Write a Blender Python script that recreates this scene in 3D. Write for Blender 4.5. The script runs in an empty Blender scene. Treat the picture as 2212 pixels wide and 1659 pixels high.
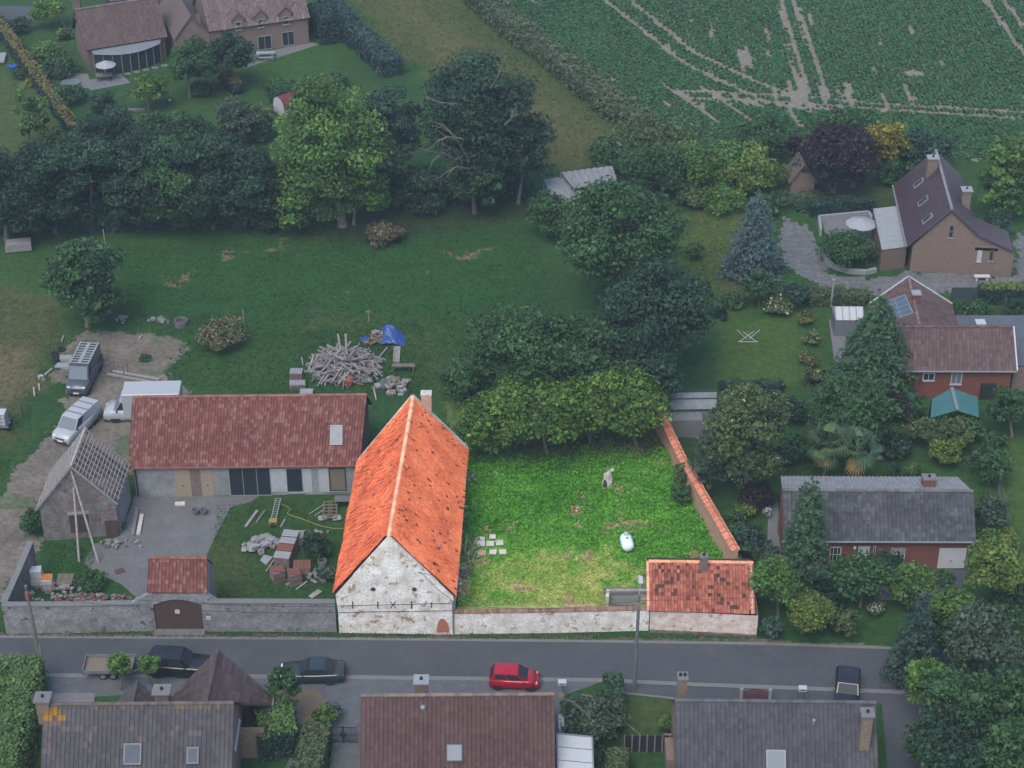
import bpy, bmesh, math, random
import numpy as np
from mathutils import Vector, Matrix
from mathutils.geometry import tessellate_polygon
from math import sin, cos, radians, pi, sqrt
random.seed(7); RNG = np.random.default_rng(7)
SC = bpy.context.scene
COL = SC.collection
# ---------------------------------------------------------------- camera
# a drone 98 m up looks north-ish over the street; pixel helpers below speak in a 2212 x 1659 frame
F = 4260.; PIT = radians(33.3); HC = 97.7
sp, cp = sin(PIT), cos(PIT)
cd = bpy.data.cameras.new('camera'); cam = bpy.data.objects.new('camera', cd); COL.objects.link(cam)
cam.location = (0, 0, HC); cam.rotation_euler = (pi/2-PIT, 0, 0)
cd.sensor_width = 36; cd.lens = 36*F/2212; cd.clip_start = 1; cd.clip_end = 5000
SC.camera = cam
# ---------------------------------------------------------------- sky, sun, exposure (bright overcast day)
SUN_EL, SUN_AZ = 58., 205.     # degrees; azimuth clockwise from +Y
wd = bpy.data.worlds.new('World'); SC.world = wd; wd.use_nodes = True
nt = wd.node_tree; nt.nodes.clear()
sky = nt.nodes.new('ShaderNodeTexSky'); sky.sky_type = 'NISHITA'; sky.sun_disc = False
sky.sun_elevation = radians(SUN_EL); sky.sun_rotation = radians(SUN_AZ)
sky.air_density = 1.0; sky.dust_density = 1.5; sky.ozone_density = 1.0
bg = nt.nodes.new('ShaderNodeBackground'); bg.inputs[1].default_value = 0.15
wo = nt.nodes.new('ShaderNodeOutputWorld')
nt.links.new(sky.outputs[0], bg.inputs[0]); nt.links.new(bg.outputs[0], wo.inputs[0])
sl = bpy.data.lights.new('sun', 'SUN'); sl.energy = 1.5; sl.angle = radians(40); sl.color = (1, .95, .88)
so = bpy.data.objects.new('sun', sl); COL.objects.link(so)
_a, _e = radians(SUN_AZ), radians(SUN_EL)
so.rotation_euler = Vector((-sin(_a)*cos(_e), -cos(_a)*cos(_e), -sin(_e))).to_track_quat('-Z', 'Y').to_euler()
vs = SC.view_settings; vs.view_transform = 'Standard'; vs.look = 'None'; vs.exposure = 0.92; vs.gamma = 1
vs.use_curve_mapping = False
SC.cycles.max_bounces = 5; SC.cycles.diffuse_bounces = 3; SC.cycles.transparent_max_bounces = 4
SC.cycles.use_denoising = True
# ---------------------------------------------------------------- pixel <-> place helpers
def P(x, y, z=0.):
    dx = (x-1106)/F; dy = (y-829.5)/F
    t = (z-HC)/(-sp-dy*cp)
    return Vector((dx*t, (cp-dy*sp)*t, z))
def ZT(p, y):
    dy = (y-829.5)/F
    return HC-p[1]*(sp+dy*cp)/(cp-dy*sp)
def S(p): return F/(p[1]*cp-(p[2]-HC)*sp)
def Q(p):
    d = p[1]*cp-(p[2]-HC)*sp
    return (1106+F*p[0]/d, 829.5-F*(p[1]*sp+(p[2]-HC)*cp)/d)
def onplane(x, y, p0, n):
    d = Vector(((x-1106)/F, cp-(y-829.5)/F*sp, -sp-(y-829.5)/F*cp)); o = Vector((0, 0, HC))
    return o+d*((p0-o).dot(n)/d.dot(n))
def V3(*a): return Vector(a)
# ---------------------------------------------------------------- numpy noise
_perm = RNG.random((256, 256))
def vnoise(x, y):
    xi = np.floor(x).astype(int); yi = np.floor(y).astype(int); fx = x-xi; fy = y-yi
    fx = fx*fx*(3-2*fx); fy = fy*fy*(3-2*fy)
    g = lambda a, b: _perm[a & 255, b & 255]
    return (g(xi, yi)*(1-fx)+g(xi+1, yi)*fx)*(1-fy)+(g(xi, yi+1)*(1-fx)+g(xi+1, yi+1)*fx)*fy
def fbm(x, y, o=4):
    v = 0; a = .5; t = 0
    for k in range(o):
        v = v+a*vnoise(x*2**k+k*17.3, y*2**k+k*31.7); t += a; a *= .5
    return v/t
def inpoly(X, Y, poly):
    r = np.zeros(X.shape, bool); n = len(poly)
    for i in range(n):
        x0, y0 = poly[i][0], poly[i][1]; x1, y1 = poly[(i+1) % n][0], poly[(i+1) % n][1]
        if y0 == y1: continue
        c = ((y0 > Y) != (y1 > Y)) & (X < (x1-x0)*(Y-y0)/(y1-y0)+x0)
        r ^= c
    return r
def pp(*pts): return [P(x, y) for x, y in pts]
def segdist(X, Y, a, b):
    ax, ay, bx, by = a[0], a[1], b[0], b[1]
    t = np.clip(((X-ax)*(bx-ax)+(Y-ay)*(by-ay))/((bx-ax)**2+(by-ay)**2), 0, 1)
    return np.hypot(X-ax-t*(bx-ax), Y-ay-t*(by-ay))
def sstep(a, b, x):
    t = np.clip((x-a)/(b-a), 0, 1); return t*t*(3-2*t)
# ---------------------------------------------------------------- materials
MATS = {}
DIM = {}
for _n, _k in (('asphalt', .51), ('gravel', .43), ('kerb concrete slab', .50), ('greylime rubblewall whitewash brick_brown brick_tan brick_red brick_old render_red stone greywhite corrugated', .58), ('darkroof timber wood_door brown_paint zinc parasol flatroof tealroof thatch mulch skyglass', .65), ('white_paint plastic_white carwhite', .62), ('carred', .8), ('tarp', .7), ('terracotta', .8)):
    for _q in _n.split(): DIM[_q] = _k
def mk(name, c1, c2=None, scale=1.0, rough=.85, bump=0., bscale=None, attr=False, spots=None, metal=0., spec=.3,
       stretch=None, trans=0., c3=None, obj=False):
    """noise-mixed procedural surface; attr multiplies by the mesh's own colour attribute; spots = (colour, scale, threshold)"""
    k_ = DIM.get(name, 1.)
    if k_ != 1.:
        sc = lambda c: tuple(x*k_ for x in c) if c else c
        c1, c2, c3 = sc(c1), sc(c2), sc(c3); spots = (sc(spots[0]), *spots[1:]) if spots else None
    m = bpy.data.materials.new(name); m.use_nodes = True; t = m.node_tree; N = t.nodes; L = t.links
    b = N['Principled BSDF']; out = N['Material Output']
    b.inputs['Roughness'].default_value = rough; b.inputs['Metallic'].default_value = metal
    b.inputs['Specular IOR Level'].default_value = spec
    if obj:
        tc = N.new('ShaderNodeTexCoord'); pos = tc.outputs['Object']
    else:
        g = N.new('ShaderNodeNewGeometry'); pos = g.outputs['Position']
    if stretch:
        mp = N.new('ShaderNodeMapping'); mp.inputs['Scale'].default_value = stretch; L.new(pos, mp.inputs[0]); pos = mp.outputs[0]
    def noise(s, d=6, r=.6):
        n = N.new('ShaderNodeTexNoise'); n.inputs['Scale'].default_value = s; n.inputs['Detail'].default_value = d
        n.inputs['Roughness'].default_value = r; L.new(pos, n.inputs['Vector']); return n.outputs['Fac']
    def ramp(f, a, c):
        r = N.new('ShaderNodeMapRange'); r.inputs[1].default_value = a; r.inputs[2].default_value = c; L.new(f, r.inputs[0]); return r.outputs[0]
    def mix(f, a, c, mode='MIX'):
        x = N.new('ShaderNodeMix'); x.data_type = 'RGBA'; x.blend_type = mode
        if isinstance(f, float): x.inputs[0].default_value = f
        else: L.new(f, x.inputs[0])
        for s, v in ((x.inputs[6], a), (x.inputs[7], c)):
            if isinstance(v, tuple): s.default_value = (*v[:3], 1)
            else: L.new(v, s)
        return x.outputs[2]
    col = c1
    if c2: col = mix(ramp(noise(scale), .32, .68), c1, c2)
    if c3: col = mix(ramp(noise(scale*5.3, 5, .7), .45, .75), col, c3)
    if spots: col = mix(ramp(noise(spots[1], 5, .65), spots[2], spots[2]+.06), col, spots[0])
    if attr:
        a = N.new('ShaderNodeAttribute'); a.attribute_name = 'col'
        col = a.outputs['Color'] if c1 is None else mix(1., col, a.outputs['Color'], 'MULTIPLY')
    if isinstance(col, tuple): b.inputs['Base Color'].default_value = (*col[:3], 1)
    else: L.new(col, b.inputs['Base Color'])
    if bump:
        bn = N.new('ShaderNodeBump'); bn.inputs['Strength'].default_value = min(1, bump); bn.inputs['Distance'].default_value = .05*max(1, bump)
        L.new(noise(bscale or scale*6), bn.inputs['Height']); L.new(bn.outputs[0], b.inputs['Normal'])
    if trans:
        tr = N.new('ShaderNodeBsdfTranslucent')
        if isinstance(col, tuple): tr.inputs[0].default_value = (*col[:3], 1)
        else: L.new(col, tr.inputs[0])
        ms = N.new('ShaderNodeMixShader'); ms.inputs[0].default_value = trans
        L.new(b.outputs[0], ms.inputs[1]); L.new(tr.outputs[0], ms.inputs[2]); L.new(ms.outputs[0], out.inputs[0])
    MATS[name] = m; return m
M = lambda n: MATS[n]
mk('foliage', None, attr=True, rough=.55, spec=.25, trans=.25)
mk('grass', None, attr=True, rough=.75, spec=.15, trans=.2)
mk('soilcol', (.68,.68,.68), (1.25,1.25,1.25), 2.4, attr=True, rough=.95, spec=.1, bump=.8, bscale=7)
mk('lawncol', (.60,.66,.62), (1.30,1.28,1.2), 1.7, attr=True, rough=.9, spec=.1, bump=1.5, bscale=5, c3=(.62,.70,.62))
mk('bark', (.10,.085,.065), (.17,.15,.12), 4, rough=.95, bump=.6)
mk('asphalt', (.100,.109,.119), (.132,.141,.150), .35, rough=.9, bump=.25, bscale=30, c3=(.095,.103,.112))
mk('gravel', (.18,.195,.21), (.25,.265,.275), 1.2, rough=.95, bump=.8, bscale=16, c3=(.13,.14,.15))
mk('kerb', (.24,.24,.235), (.30,.30,.29), 3, rough=.9)
mk('concrete', (.20,.205,.20), (.27,.27,.26), .5, rough=.9, c3=(.17,.17,.165), bump=.2, bscale=10)
mk('slab', (.23,.235,.24), (.29,.29,.29), 2, rough=.9)
mk('limewash', (.50,.46,.39), (.82,.80,.75), 1.1, rough=.95, bump=1.0, bscale=7, c3=(.38,.33,.27), spots=((.30,.23,.15), 1.5, .575))
mk('whitebrick', (.46,.34,.27), (.74,.69,.63), 1.6, rough=.95, bump=.8, bscale=9, c3=(.46,.33,.26), spots=((.36,.2,.14), 2.2, .6))
mk('rust_dark', (.11,.018,.024), (.13,.025,.03), 2, rough=.6)
mk('greylime', (.24,.245,.24), (.46,.46,.45), 1.2, rough=.95, bump=1.0, bscale=7, c3=(.17,.16,.15), spots=((.12,.11,.095), 1.8, .59))
mk('rubblewall', (.18,.15,.13), (.34,.33,.31), 1.0, rough=.95, bump=1.2, bscale=6, c3=(.13,.10,.085), spots=((.22,.11,.085), 1.1, .57))
mk('whitewash', (.28,.29,.29), (.46,.47,.47), .8, rough=.95, bump=.3, bscale=9, c3=(.25,.25,.24), spots=((.20,.15,.12), 1.1, .63))
mk('brick_brown', (.22,.155,.115), (.28,.205,.16), 6, rough=.95, bump=.4, bscale=14, c3=(.11,.075,.06), stretch=(1,1,3), spots=((.30,.24,.19), 5, .60))
mk('brick_tan', (.26,.185,.14), (.38,.285,.215), 4, rough=.95, bump=.6, bscale=12, c3=(.17,.12,.095), stretch=(1,1,2.5), spots=((.40,.34,.28), 4.5, .60))
mk('brick_red', (.26,.10,.07), (.31,.125,.09), 6, rough=.95, bump=.4, bscale=14, c3=(.20,.075,.06), stretch=(1,1,3))
mk('brick_old', (.24,.18,.15), (.32,.26,.22), 3, rough=.95, bump=.8, bscale=10, c3=(.21,.11,.085))
mk('brick_warm', (.42,.25,.17), (.52,.34,.24), 3, rough=.95, bump=.8, bscale=10, c3=(.33,.2,.14))
mk('render_red', (.255,.085,.06), (.28,.10,.07), 1, rough=.9)
mk('tile', (.85,.85,.85), (1.12,1.12,1.12), 6, attr=True, rough=.8, spec=.25, bump=.25, bscale=20)
mk('deck', (.045,.035,.03), (.06,.05,.04), 2, rough=1)  # near-black: shade of tile gaps and openings put into the colour
mk('darkroof', (.078,.048,.058), (.092,.056,.066), 2, rough=.5, spec=.4)
mk('timber', (.17,.155,.14), (.27,.25,.23), 3, attr=True, rough=.95, bump=.4, stretch=(1,1,1))
mk('white_dull', (.30,.32,.335), (.37,.385,.395), 1.2, rough=.8)
mk('deadwood', (.085,.08,.065), (.14,.13,.105), 4, rough=.95)
mk('wood_light', (.24,.19,.135), (.29,.235,.17), 2, rough=.8, stretch=(8,8,.5))
mk('wood_door', (.20,.16,.11), (.26,.21,.15), 2, rough=.8, stretch=(8,8,.5))
mk('brown_paint', (.105,.062,.05), (.125,.075,.06), 1.2, rough=.7, stretch=(9,9,.4))
mk('white_paint', (.62,.63,.64), (.70,.70,.70), 2, rough=.6)
mk('greywhite', (.34,.355,.365), (.42,.43,.43), 2, rough=.7)
mk('dark_metal', (.03,.032,.035), rough=.5, metal=.3)
mk('steel', (.28,.30,.31), (.36,.37,.38), 3, rough=.45, metal=.6)
mk('zinc', (.26,.28,.295), (.32,.34,.35), 3, rough=.5, metal=.3)
mk('glass', (.024,.031,.036), rough=.3, spec=.1)
mk('skyglass', (.20,.23,.25), rough=.3, spec=.25)
mk('panelglass', (.035,.05,.085), rough=.12, spec=.7)
mk('rubber', (.018,.018,.019), rough=.85)
mk('rim', (.35,.36,.37), rough=.35, metal=.7)
mk('carblack', (.012,.013,.016), rough=.22, spec=.6)
mk('cargreen', (.018,.03,.03), rough=.2, spec=.7)
mk('cargrey', (.055,.062,.075), rough=.28, spec=.6)
mk('carwhite', (.50,.52,.54), rough=.3, spec=.5)
mk('carred', (.38,.008,.022), rough=.22, spec=.6)
mk('lamp', (.6,.62,.62), rough=.2, spec=.7)
mk('taillamp', (.3,.01,.01), rough=.3)
mk('plate', (.55,.55,.5), rough=.5)
mk('tankmint', (.62,.80,.76), (.68,.86,.82), 2, rough=.35, spec=.5)
mk('stone', (.30,.29,.28), (.42,.41,.39), 4, rough=.95, bump=.6, c3=(.22,.21,.2))
mk('palestone', (.36,.33,.28), (.54,.50,.45), 3, rough=.95, bump=.8, bscale=9, spots=((.22,.20,.17), 5, .6))
mk('slab_pale', (.46,.43,.38), (.58,.55,.50), 2.5, rough=.95, bump=.3, c3=(.40,.37,.32))
mk('terracotta', (.40,.15,.085), (.50,.20,.12), 5, rough=.9, c3=(.30,.12,.07))
mk('rust', (.17,.06,.035), (.24,.10,.06), 4, rough=.9)
mk('tarp', (.015,.06,.24), (.03,.10,.34), 6, rough=.4, spec=.5, bump=1.2, bscale=5)
mk('plastic_white', (.55,.57,.58), (.62,.63,.63), 4, rough=.5)
mk('yellow', (.22,.18,.04), rough=.6)
mk('orange', (.5,.17,.03), (.42,.13,.03), 3, rough=.7)
mk('corrugated', (.24,.25,.255), (.36,.37,.38), 1.5, rough=.8, c3=(.19,.19,.185))
mk('tealroof', (.05,.17,.17), (.065,.20,.195), 1, rough=.7)
mk('greenmetal', (.01,.06,.055), rough=.5)
mk('parasol', (.36,.37,.40), (.42,.42,.44), 2, rough=.8)
mk('flatroof', (.10,.115,.14), (.13,.145,.17), .8, rough=.85)
mk('water', (.06,.11,.12), rough=.1, spec=.6)
mk('thatch', (.13,.115,.095), (.18,.155,.12), 4, rough=1, bump=.8, spots=((.26,.19,.04), 3, .6))
mk('black_wire', (.02,.02,.02), rough=.6)
mk('mulch', (.17,.125,.085), (.23,.17,.12), 3, rough=1, bump=.8, bscale=14)
mk('screen_green', (.03,.05,.045), (.04,.06,.055), 1, rough=.8)
# ---------------------------------------------------------------- objects
BASE = {}
def tag(o, label=None, cat=None, group=None, kind=None):
    if label: o['label'] = label
    if cat: o['category'] = cat
    if group: o['group'] = group
    if kind: o['kind'] = kind
    return o
def thing(name, label, cat, loc, group=None, rz=0.):
    o = bpy.data.objects.new(name, None); COL.objects.link(o); o.empty_display_size = .3
    o.location = loc; o.rotation_euler = (0, 0, rz); BASE[o] = Vector(loc) if rz == 0 else None
    return tag(o, label, cat, group)
def link(name, me, mat, parent=None):
    o = bpy.data.objects.new(name, me); COL.objects.link(o)
    if mat is not None and not me.materials: me.materials.append(M(mat) if isinstance(mat, str) else mat)
    if parent is not None: o.parent = parent; BASE[o] = BASE.get(parent)
    else: BASE[o] = Vector((0, 0, 0))
    return o
def npmesh(name, verts, quads, col=None, smooth=False):
    me = bpy.data.meshes.new(name); nv = len(verts); k = quads.shape[1]; nf = len(quads)
    me.vertices.add(nv); me.vertices.foreach_set('co', np.ascontiguousarray(verts, np.float32).ravel())
    me.loops.add(nf*k); me.loops.foreach_set('vertex_index', np.ascontiguousarray(quads, np.int32).ravel())
    me.polygons.add(nf); me.polygons.foreach_set('loop_start', np.arange(0, nf*k, k, dtype=np.int32))
    me.polygons.foreach_set('loop_total', np.full(nf, k, np.int32))
    me.polygons.foreach_set('use_smooth', np.full(nf, bool(smooth)))
    me.update(calc_edges=True)
    if col is not None: setcol(me, col)
    return me
def setcol(me, col):
    c = np.ones((len(me.vertices), 4), np.float32); c[:, :3] = col
    a = me.attributes.new('col', 'FLOAT_COLOR', 'POINT'); a.data.foreach_set('color', c.ravel())
class MB:
    """collects polygons in world (or a thing's local) space and links them as one mesh"""
    def __init__(s): s.v = []; s.f = []; s.c = []; s.cc = (1, 1, 1)
    def add(s, vs, fs):
        n = len(s.v); s.v += [Vector(v) for v in vs]; s.f += [[i+n for i in f] for f in fs]; s.c += [s.cc]*len(vs); return s
    def poly(s, *vs): return s.add(vs, [list(range(len(vs)))])
    def hexa(s, b, t):
        """solid between bottom loop b and top loop t (same count, counterclockwise from above)"""
        n = len(b); fs = [list(range(n))[::-1], [n+i for i in range(n)]]
        fs += [[i, (i+1) % n, n+(i+1) % n, n+i] for i in range(n)]
        return s.add(list(b)+list(t), fs)
    def box(s, c, size, rz=0., tilt=None):
        c = Vector(c); R = Matrix.Rotation(rz, 3, 'Z')
        if tilt is not None: R = R @ tilt
        h = [x/2 for x in size]; vs = [c+R @ Vector((sx*h[0], sy*h[1], sz*h[2])) for sz in (-1, 1) for sx, sy in ((-1,-1),(1,-1),(1,1),(-1,1))]
        return s.hexa(vs[:4], vs[4:])
    def obox(s, o, u, v, w, a, b, c):
        """box from corner o along unit axes u v w with lengths a b c"""
        o = Vector(o); A = u*a; B = v*b; Cc = w*c
        return s.hexa([o, o+A, o+A+B, o+B], [o+Cc, o+A+Cc, o+A+B+Cc, o+B+Cc])
    def bar(s, a, b, w, h=None, up=(0, 0, 1)):
        a = Vector(a); b = Vector(b); d = (b-a).normalized(); h = h or w; up = Vector(up)
        if abs(d.dot(up)) > .98: up = Vector((1, 0, 0))
        x = d.cross(up).normalized()*w/2; y = x.cross(d).normalized()*h/2
        return s.add([a-x-y, a+x-y, a+x+y, a-x+y, b-x-y, b+x-y, b+x+y, b-x+y], [[0,1,2,3][::-1],[4,5,6,7],[0,1,5,4],[1,2,6,5],[2,3,7,6],[3,0,4,7]])
    def tube(s, pts, rad, n=6, cap=True):
        pts = [Vector(p) for p in pts]; rad = rad if isinstance(rad, (list, tuple)) else [rad]*len(pts); k0 = len(s.v); X = None
        for i, p in enumerate(pts):
            d = (pts[min(i+1, len(pts)-1)]-pts[max(i-1, 0)]).normalized()
            if X is None:
                X = d.cross(Vector((0, 1, .1))); X = X if X.length > .1 else d.cross(Vector((1, 0, 0)))
            X = (X-d*X.dot(d)).normalized(); Y = d.cross(X)
            for k in range(n):
                a = 2*pi*k/n; s.v.append(p+(X*cos(a)+Y*sin(a))*rad[i]); s.c.append(s.cc)
        for i in range(len(pts)-1):
            for k in range(n):
                a = k0+i*n+k; b = k0+i*n+(k+1) % n; s.f.append([a, b, b+n, a+n])
        if cap:
            s.f.append([k0+k for k in range(n)][::-1]); e = k0+(len(pts)-1)*n; s.f.append([e+k for k in range(n)])
        return s
    def lathe(s, c, prof, n=16, axis=None):
        """profile of (radius, height) about +Z (or axis) at c"""
        c = Vector(c); q = Vector((0, 0, 1)).rotation_difference(Vector(axis)) if axis is not None else None; k0 = len(s.v)
        for r, z in prof:
            for k in range(n):
                p = Vector((r*cos(2*pi*k/n), r*sin(2*pi*k/n), z)); s.v.append(c+(q @ p if q else p)); s.c.append(s.cc)
        for i in range(len(prof)-1):
            for k in range(n):
                a = k0+i*n+k; b = k0+i*n+(k+1) % n; s.f.append([a, b, b+n, a+n])
        s.f.append([k0+k for k in range(n)][::-1]); e = k0+(len(prof)-1)*n; s.f.append([e+k for k in range(n)])
        return s
    def mesh(s, name, off=None, smooth=False, bevel=0.):
        me = bpy.data.meshes.new(name); o = off or Vector((0, 0, 0))
        me.from_pydata([tuple(v-o) for v in s.v], [], s.f)
        bm = bmesh.new(); bm.from_mesh(me); bmesh.ops.recalc_face_normals(bm, faces=bm.faces)
        if bevel: bmesh.ops.bevel(bm, geom=bm.edges[:], offset=bevel, segments=1, affect='EDGES', clamp_overlap=True)
        bm.to_mesh(me); bm.free()
        if smooth:
            for p in me.polygons: p.use_smooth = True
        if any(c != (1, 1, 1) for c in s.c) and not bevel: setcol(me, np.array(s.c, np.float32))
        return me
    def build(s, name, mat, parent=None, smooth=False, bevel=0., local=False):
        off = None
        if parent is not None and not local: off = BASE.get(parent)
        elif parent is None and not local and s.v:
            # a one-mesh thing: origin at its base centre
            off = sum(s.v, Vector())/len(s.v); off.z = min(v.z for v in s.v)
        o = link(name, s.mesh(name, off, smooth, bevel), mat, parent)
        if parent is None and off is not None: o.location = off; BASE[o] = off
        return o
def attr_white(o):
    if 'col' not in o.data.attributes: setcol(o.data, np.ones((len(o.data.vertices), 3)))
def one(mb, name, mat, label, cat, group=None, **k): return tag(mb.build(name, mat, **k), label, cat, group)
def struct(o): o['kind'] = 'structure'; return o
def clone(o, parent=None):
    c = o.copy(); COL.objects.link(c); c.parent = parent
    for ch in o.children: clone(ch, c)
    return c
# ================================================================ foliage library
def unit(n):
    v = RNG.normal(size=(n, 3)); return v/np.linalg.norm(v, axis=1, keepdims=True)
def leafquads(C, size, nrm, asp=.62):
    n = len(C); nrm = nrm/np.maximum(np.linalg.norm(nrm, axis=1, keepdims=True), 1e-6)
    t = np.cross(nrm, unit(n)); t /= np.maximum(np.linalg.norm(t, axis=1, keepdims=True), 1e-6); b = np.cross(nrm, t)
    s = np.asarray(size).reshape(-1, 1)*np.ones((n, 1))
    T = t*s*.5; B = b*s*asp*.5; k = RNG.uniform(-.25, .25, (n, 1))
    v = np.stack([C+T, C+B+T*k, C-T, C-B+T*k], 1).reshape(-1, 3)
    return v, np.arange(4*n).reshape(n, 4)
def lerpc(a, b, t):
    a = np.array(a); b = np.array(b); t = np.asarray(t).reshape(-1, 1); return a*(1-t)+b*t
def leafobj(name, C, size, nrm, col, parent=None, asp=.62, mat='foliage'):
    if mat == 'foliage': size = size*np.exp(RNG.normal(size=len(C))*.28)*.96
    v, q = leafquads(C, size, nrm, asp)
    off = BASE.get(parent) if parent is not None else None
    if off is not None: v = v-np.array(off)
    return link(name, npmesh(name, v, q, np.repeat(col, 4, 0)), mat, parent)
def crown_points(c, a, b, size, cA, cB, cov=2.6, clump=.30, K=None, low=-.75, shape=0., ay=None, hole=0.):
    """leaf clumps spread through an uneven ellipsoid; returns leaf centres, normals, colours, clump centres"""
    c = np.array(c); ay = ay or a
    K = int((K or np.clip(14+5.2*a, 14, 64))*1.35)
    d = unit(K*3); d = d[d[:, 2] > low][:K]; K = len(d)
    lob = unit(4); r = (.60+.40*RNG.random(K)**.6)*(.84+.22*np.clip((d @ lob.T).max(1), 0, 1)); r[RNG.random(K) < .16] *= .55
    prof = 1-shape*np.clip(d[:, 2], -1, 1)          # >0 narrows towards the top
    cc = c+d*np.array([a, ay, b])*(r*.80)[:, None]*np.stack([prof, prof, np.ones(K)], 1)
    rc = a*clump*1.12*RNG.uniform(.65, 1.35, K)
    area = 4*pi*(a*ay*b)**(2/3); n = int(cov*area/size**2/.5)
    w = rc**2; w /= w.sum(); idx = RNG.choice(K, n, p=w)
    u = unit(n); u[:, 2] = np.where(u[:, 2] < -.2, u[:, 2]*.5, u[:, 2])
    p = cc[idx]+u*rc[idx][:, None]*(RNG.random(n)**.4)[:, None]*np.array([1.05, 1.05, .72])
    nrm = u*.7+unit(n)*.9+np.array([0, 0, .5])
    tk = RNG.random(K); t = np.clip(tk[idx]*.7+RNG.random(n)*.5-.1, 0, 1)
    col = (1.02 if cA == GREENS['bright'][0] else .84)*np.array([1.0,1.1,.82])*lerpc(cA, cB, t)*(RNG.uniform(.8, 1.2, (n, 1)))*(.70+.60*RNG.random(K))[idx][:, None]
    return p, nrm, col, cc
GREENS = dict(dark=((.020,.048,.036),(.036,.078,.046)), mid=((.032,.078,.036),(.058,.120,.046)), light=((.062,.132,.038),(.118,.198,.050)),
    bright=((.030,.070,.016),(.125,.205,.038)), grey=((.050,.078,.058),(.085,.115,.085)), purple=((.026,.018,.026),(.042,.030,.040)),
    gold=((.15,.13,.022),(.30,.24,.04)), goldh=((.10,.10,.028),(.19,.165,.045)), yard=((.06,.13,.025),(.17,.27,.05)), yell=((.085,.135,.030),(.16,.20,.05)), blue=((.045,.082,.075),(.085,.135,.125)), olive=((.06,.09,.04),(.11,.14,.06)), teal=((.03,.065,.055),(.05,.095,.075)))
def limbs(mb, base, top, cc, r0, n=7):
    base = Vector(base); top = Vector(top)
    j = Vector((random.uniform(-.3, .3), random.uniform(-.3, .3), 0))
    mb.tube([base+V3(0, 0, -.3), base+V3(0, 0, .3), base.lerp(top, .5)+j, top], [r0*1.35, r0, r0*.75, r0*.35], 7)
    for k in random.sample(range(len(cc)), min(n, len(cc))):
        e = Vector(cc[k]); s = base.lerp(top, random.uniform(.45, .95))
        m = s.lerp(e, .5)+V3(random.uniform(-.3, .3), random.uniform(-.3, .3), .25*(e-s).length*random.uniform(-.2, .6))
        mb.tube([s, m, e], [r0*.42, r0*.28, r0*.10], 5)
        for q in range(2):
            e2 = m.lerp(e, random.uniform(.2, .8)); mb.tube([e2, e2+Vector(unit(1)[0])*random.uniform(.5, 1.4)*max(.4, r0*4)], [r0*.14, r0*.05], 4)
def tree(name, label, base, cr, kind='mid', cat='tree', size=.36, cov=2.6, clump=.30, low=-.75, shape=0., K=None, group=None, r0=None, extra=None, nl=8, zb=0.):
    """base = ground pixel of the trunk, cr = (cx, cy, w, h) of the crown in the photograph's frame"""
    g = P(base[0], base[1], zb); cx, cy, w, h = cr
    zc = ZT(g, cy); c0 = P(cx, cy, zc); c = Vector((c0.x, g.y, zc)); s = S(c); a = w/2/s
    b = sqrt(max((h/2/s)**2-(a*sp)**2, (.45*a)**2))/cp
    if c.z-b < .25 and cat != 'tree': c.z = max(c.z, b*.62)
    t = thing(name, label, cat, g, group)
    cA, cB = GREENS[kind]
    p, nr, col, cc = crown_points(c, a*1.0, b*1.0, size, cA, cB, cov, clump, K, low, shape)
    p[:, 2] = np.maximum(p[:, 2], .05+RNG.random(len(p))*.1)
    if extra is not None:
        m = RNG.random(len(p)) < extra[1]; col[m] = np.array(extra[0])*RNG.uniform(.8, 1.2, (m.sum(), 1))
    r0 = r0 or max(.05, .052*a+.03)
    mb = MB(); limbs(mb, g, V3(c.x*.8+g.x*.2, g.y, max(c.z+b*.25, g.z+.4)), cc, r0, nl)
    mb.build('trunk', 'bark', t); leafobj('crown', p, size*RNG.uniform(.6, 1.35, len(p)), nr, col, t)
    return t
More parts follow.
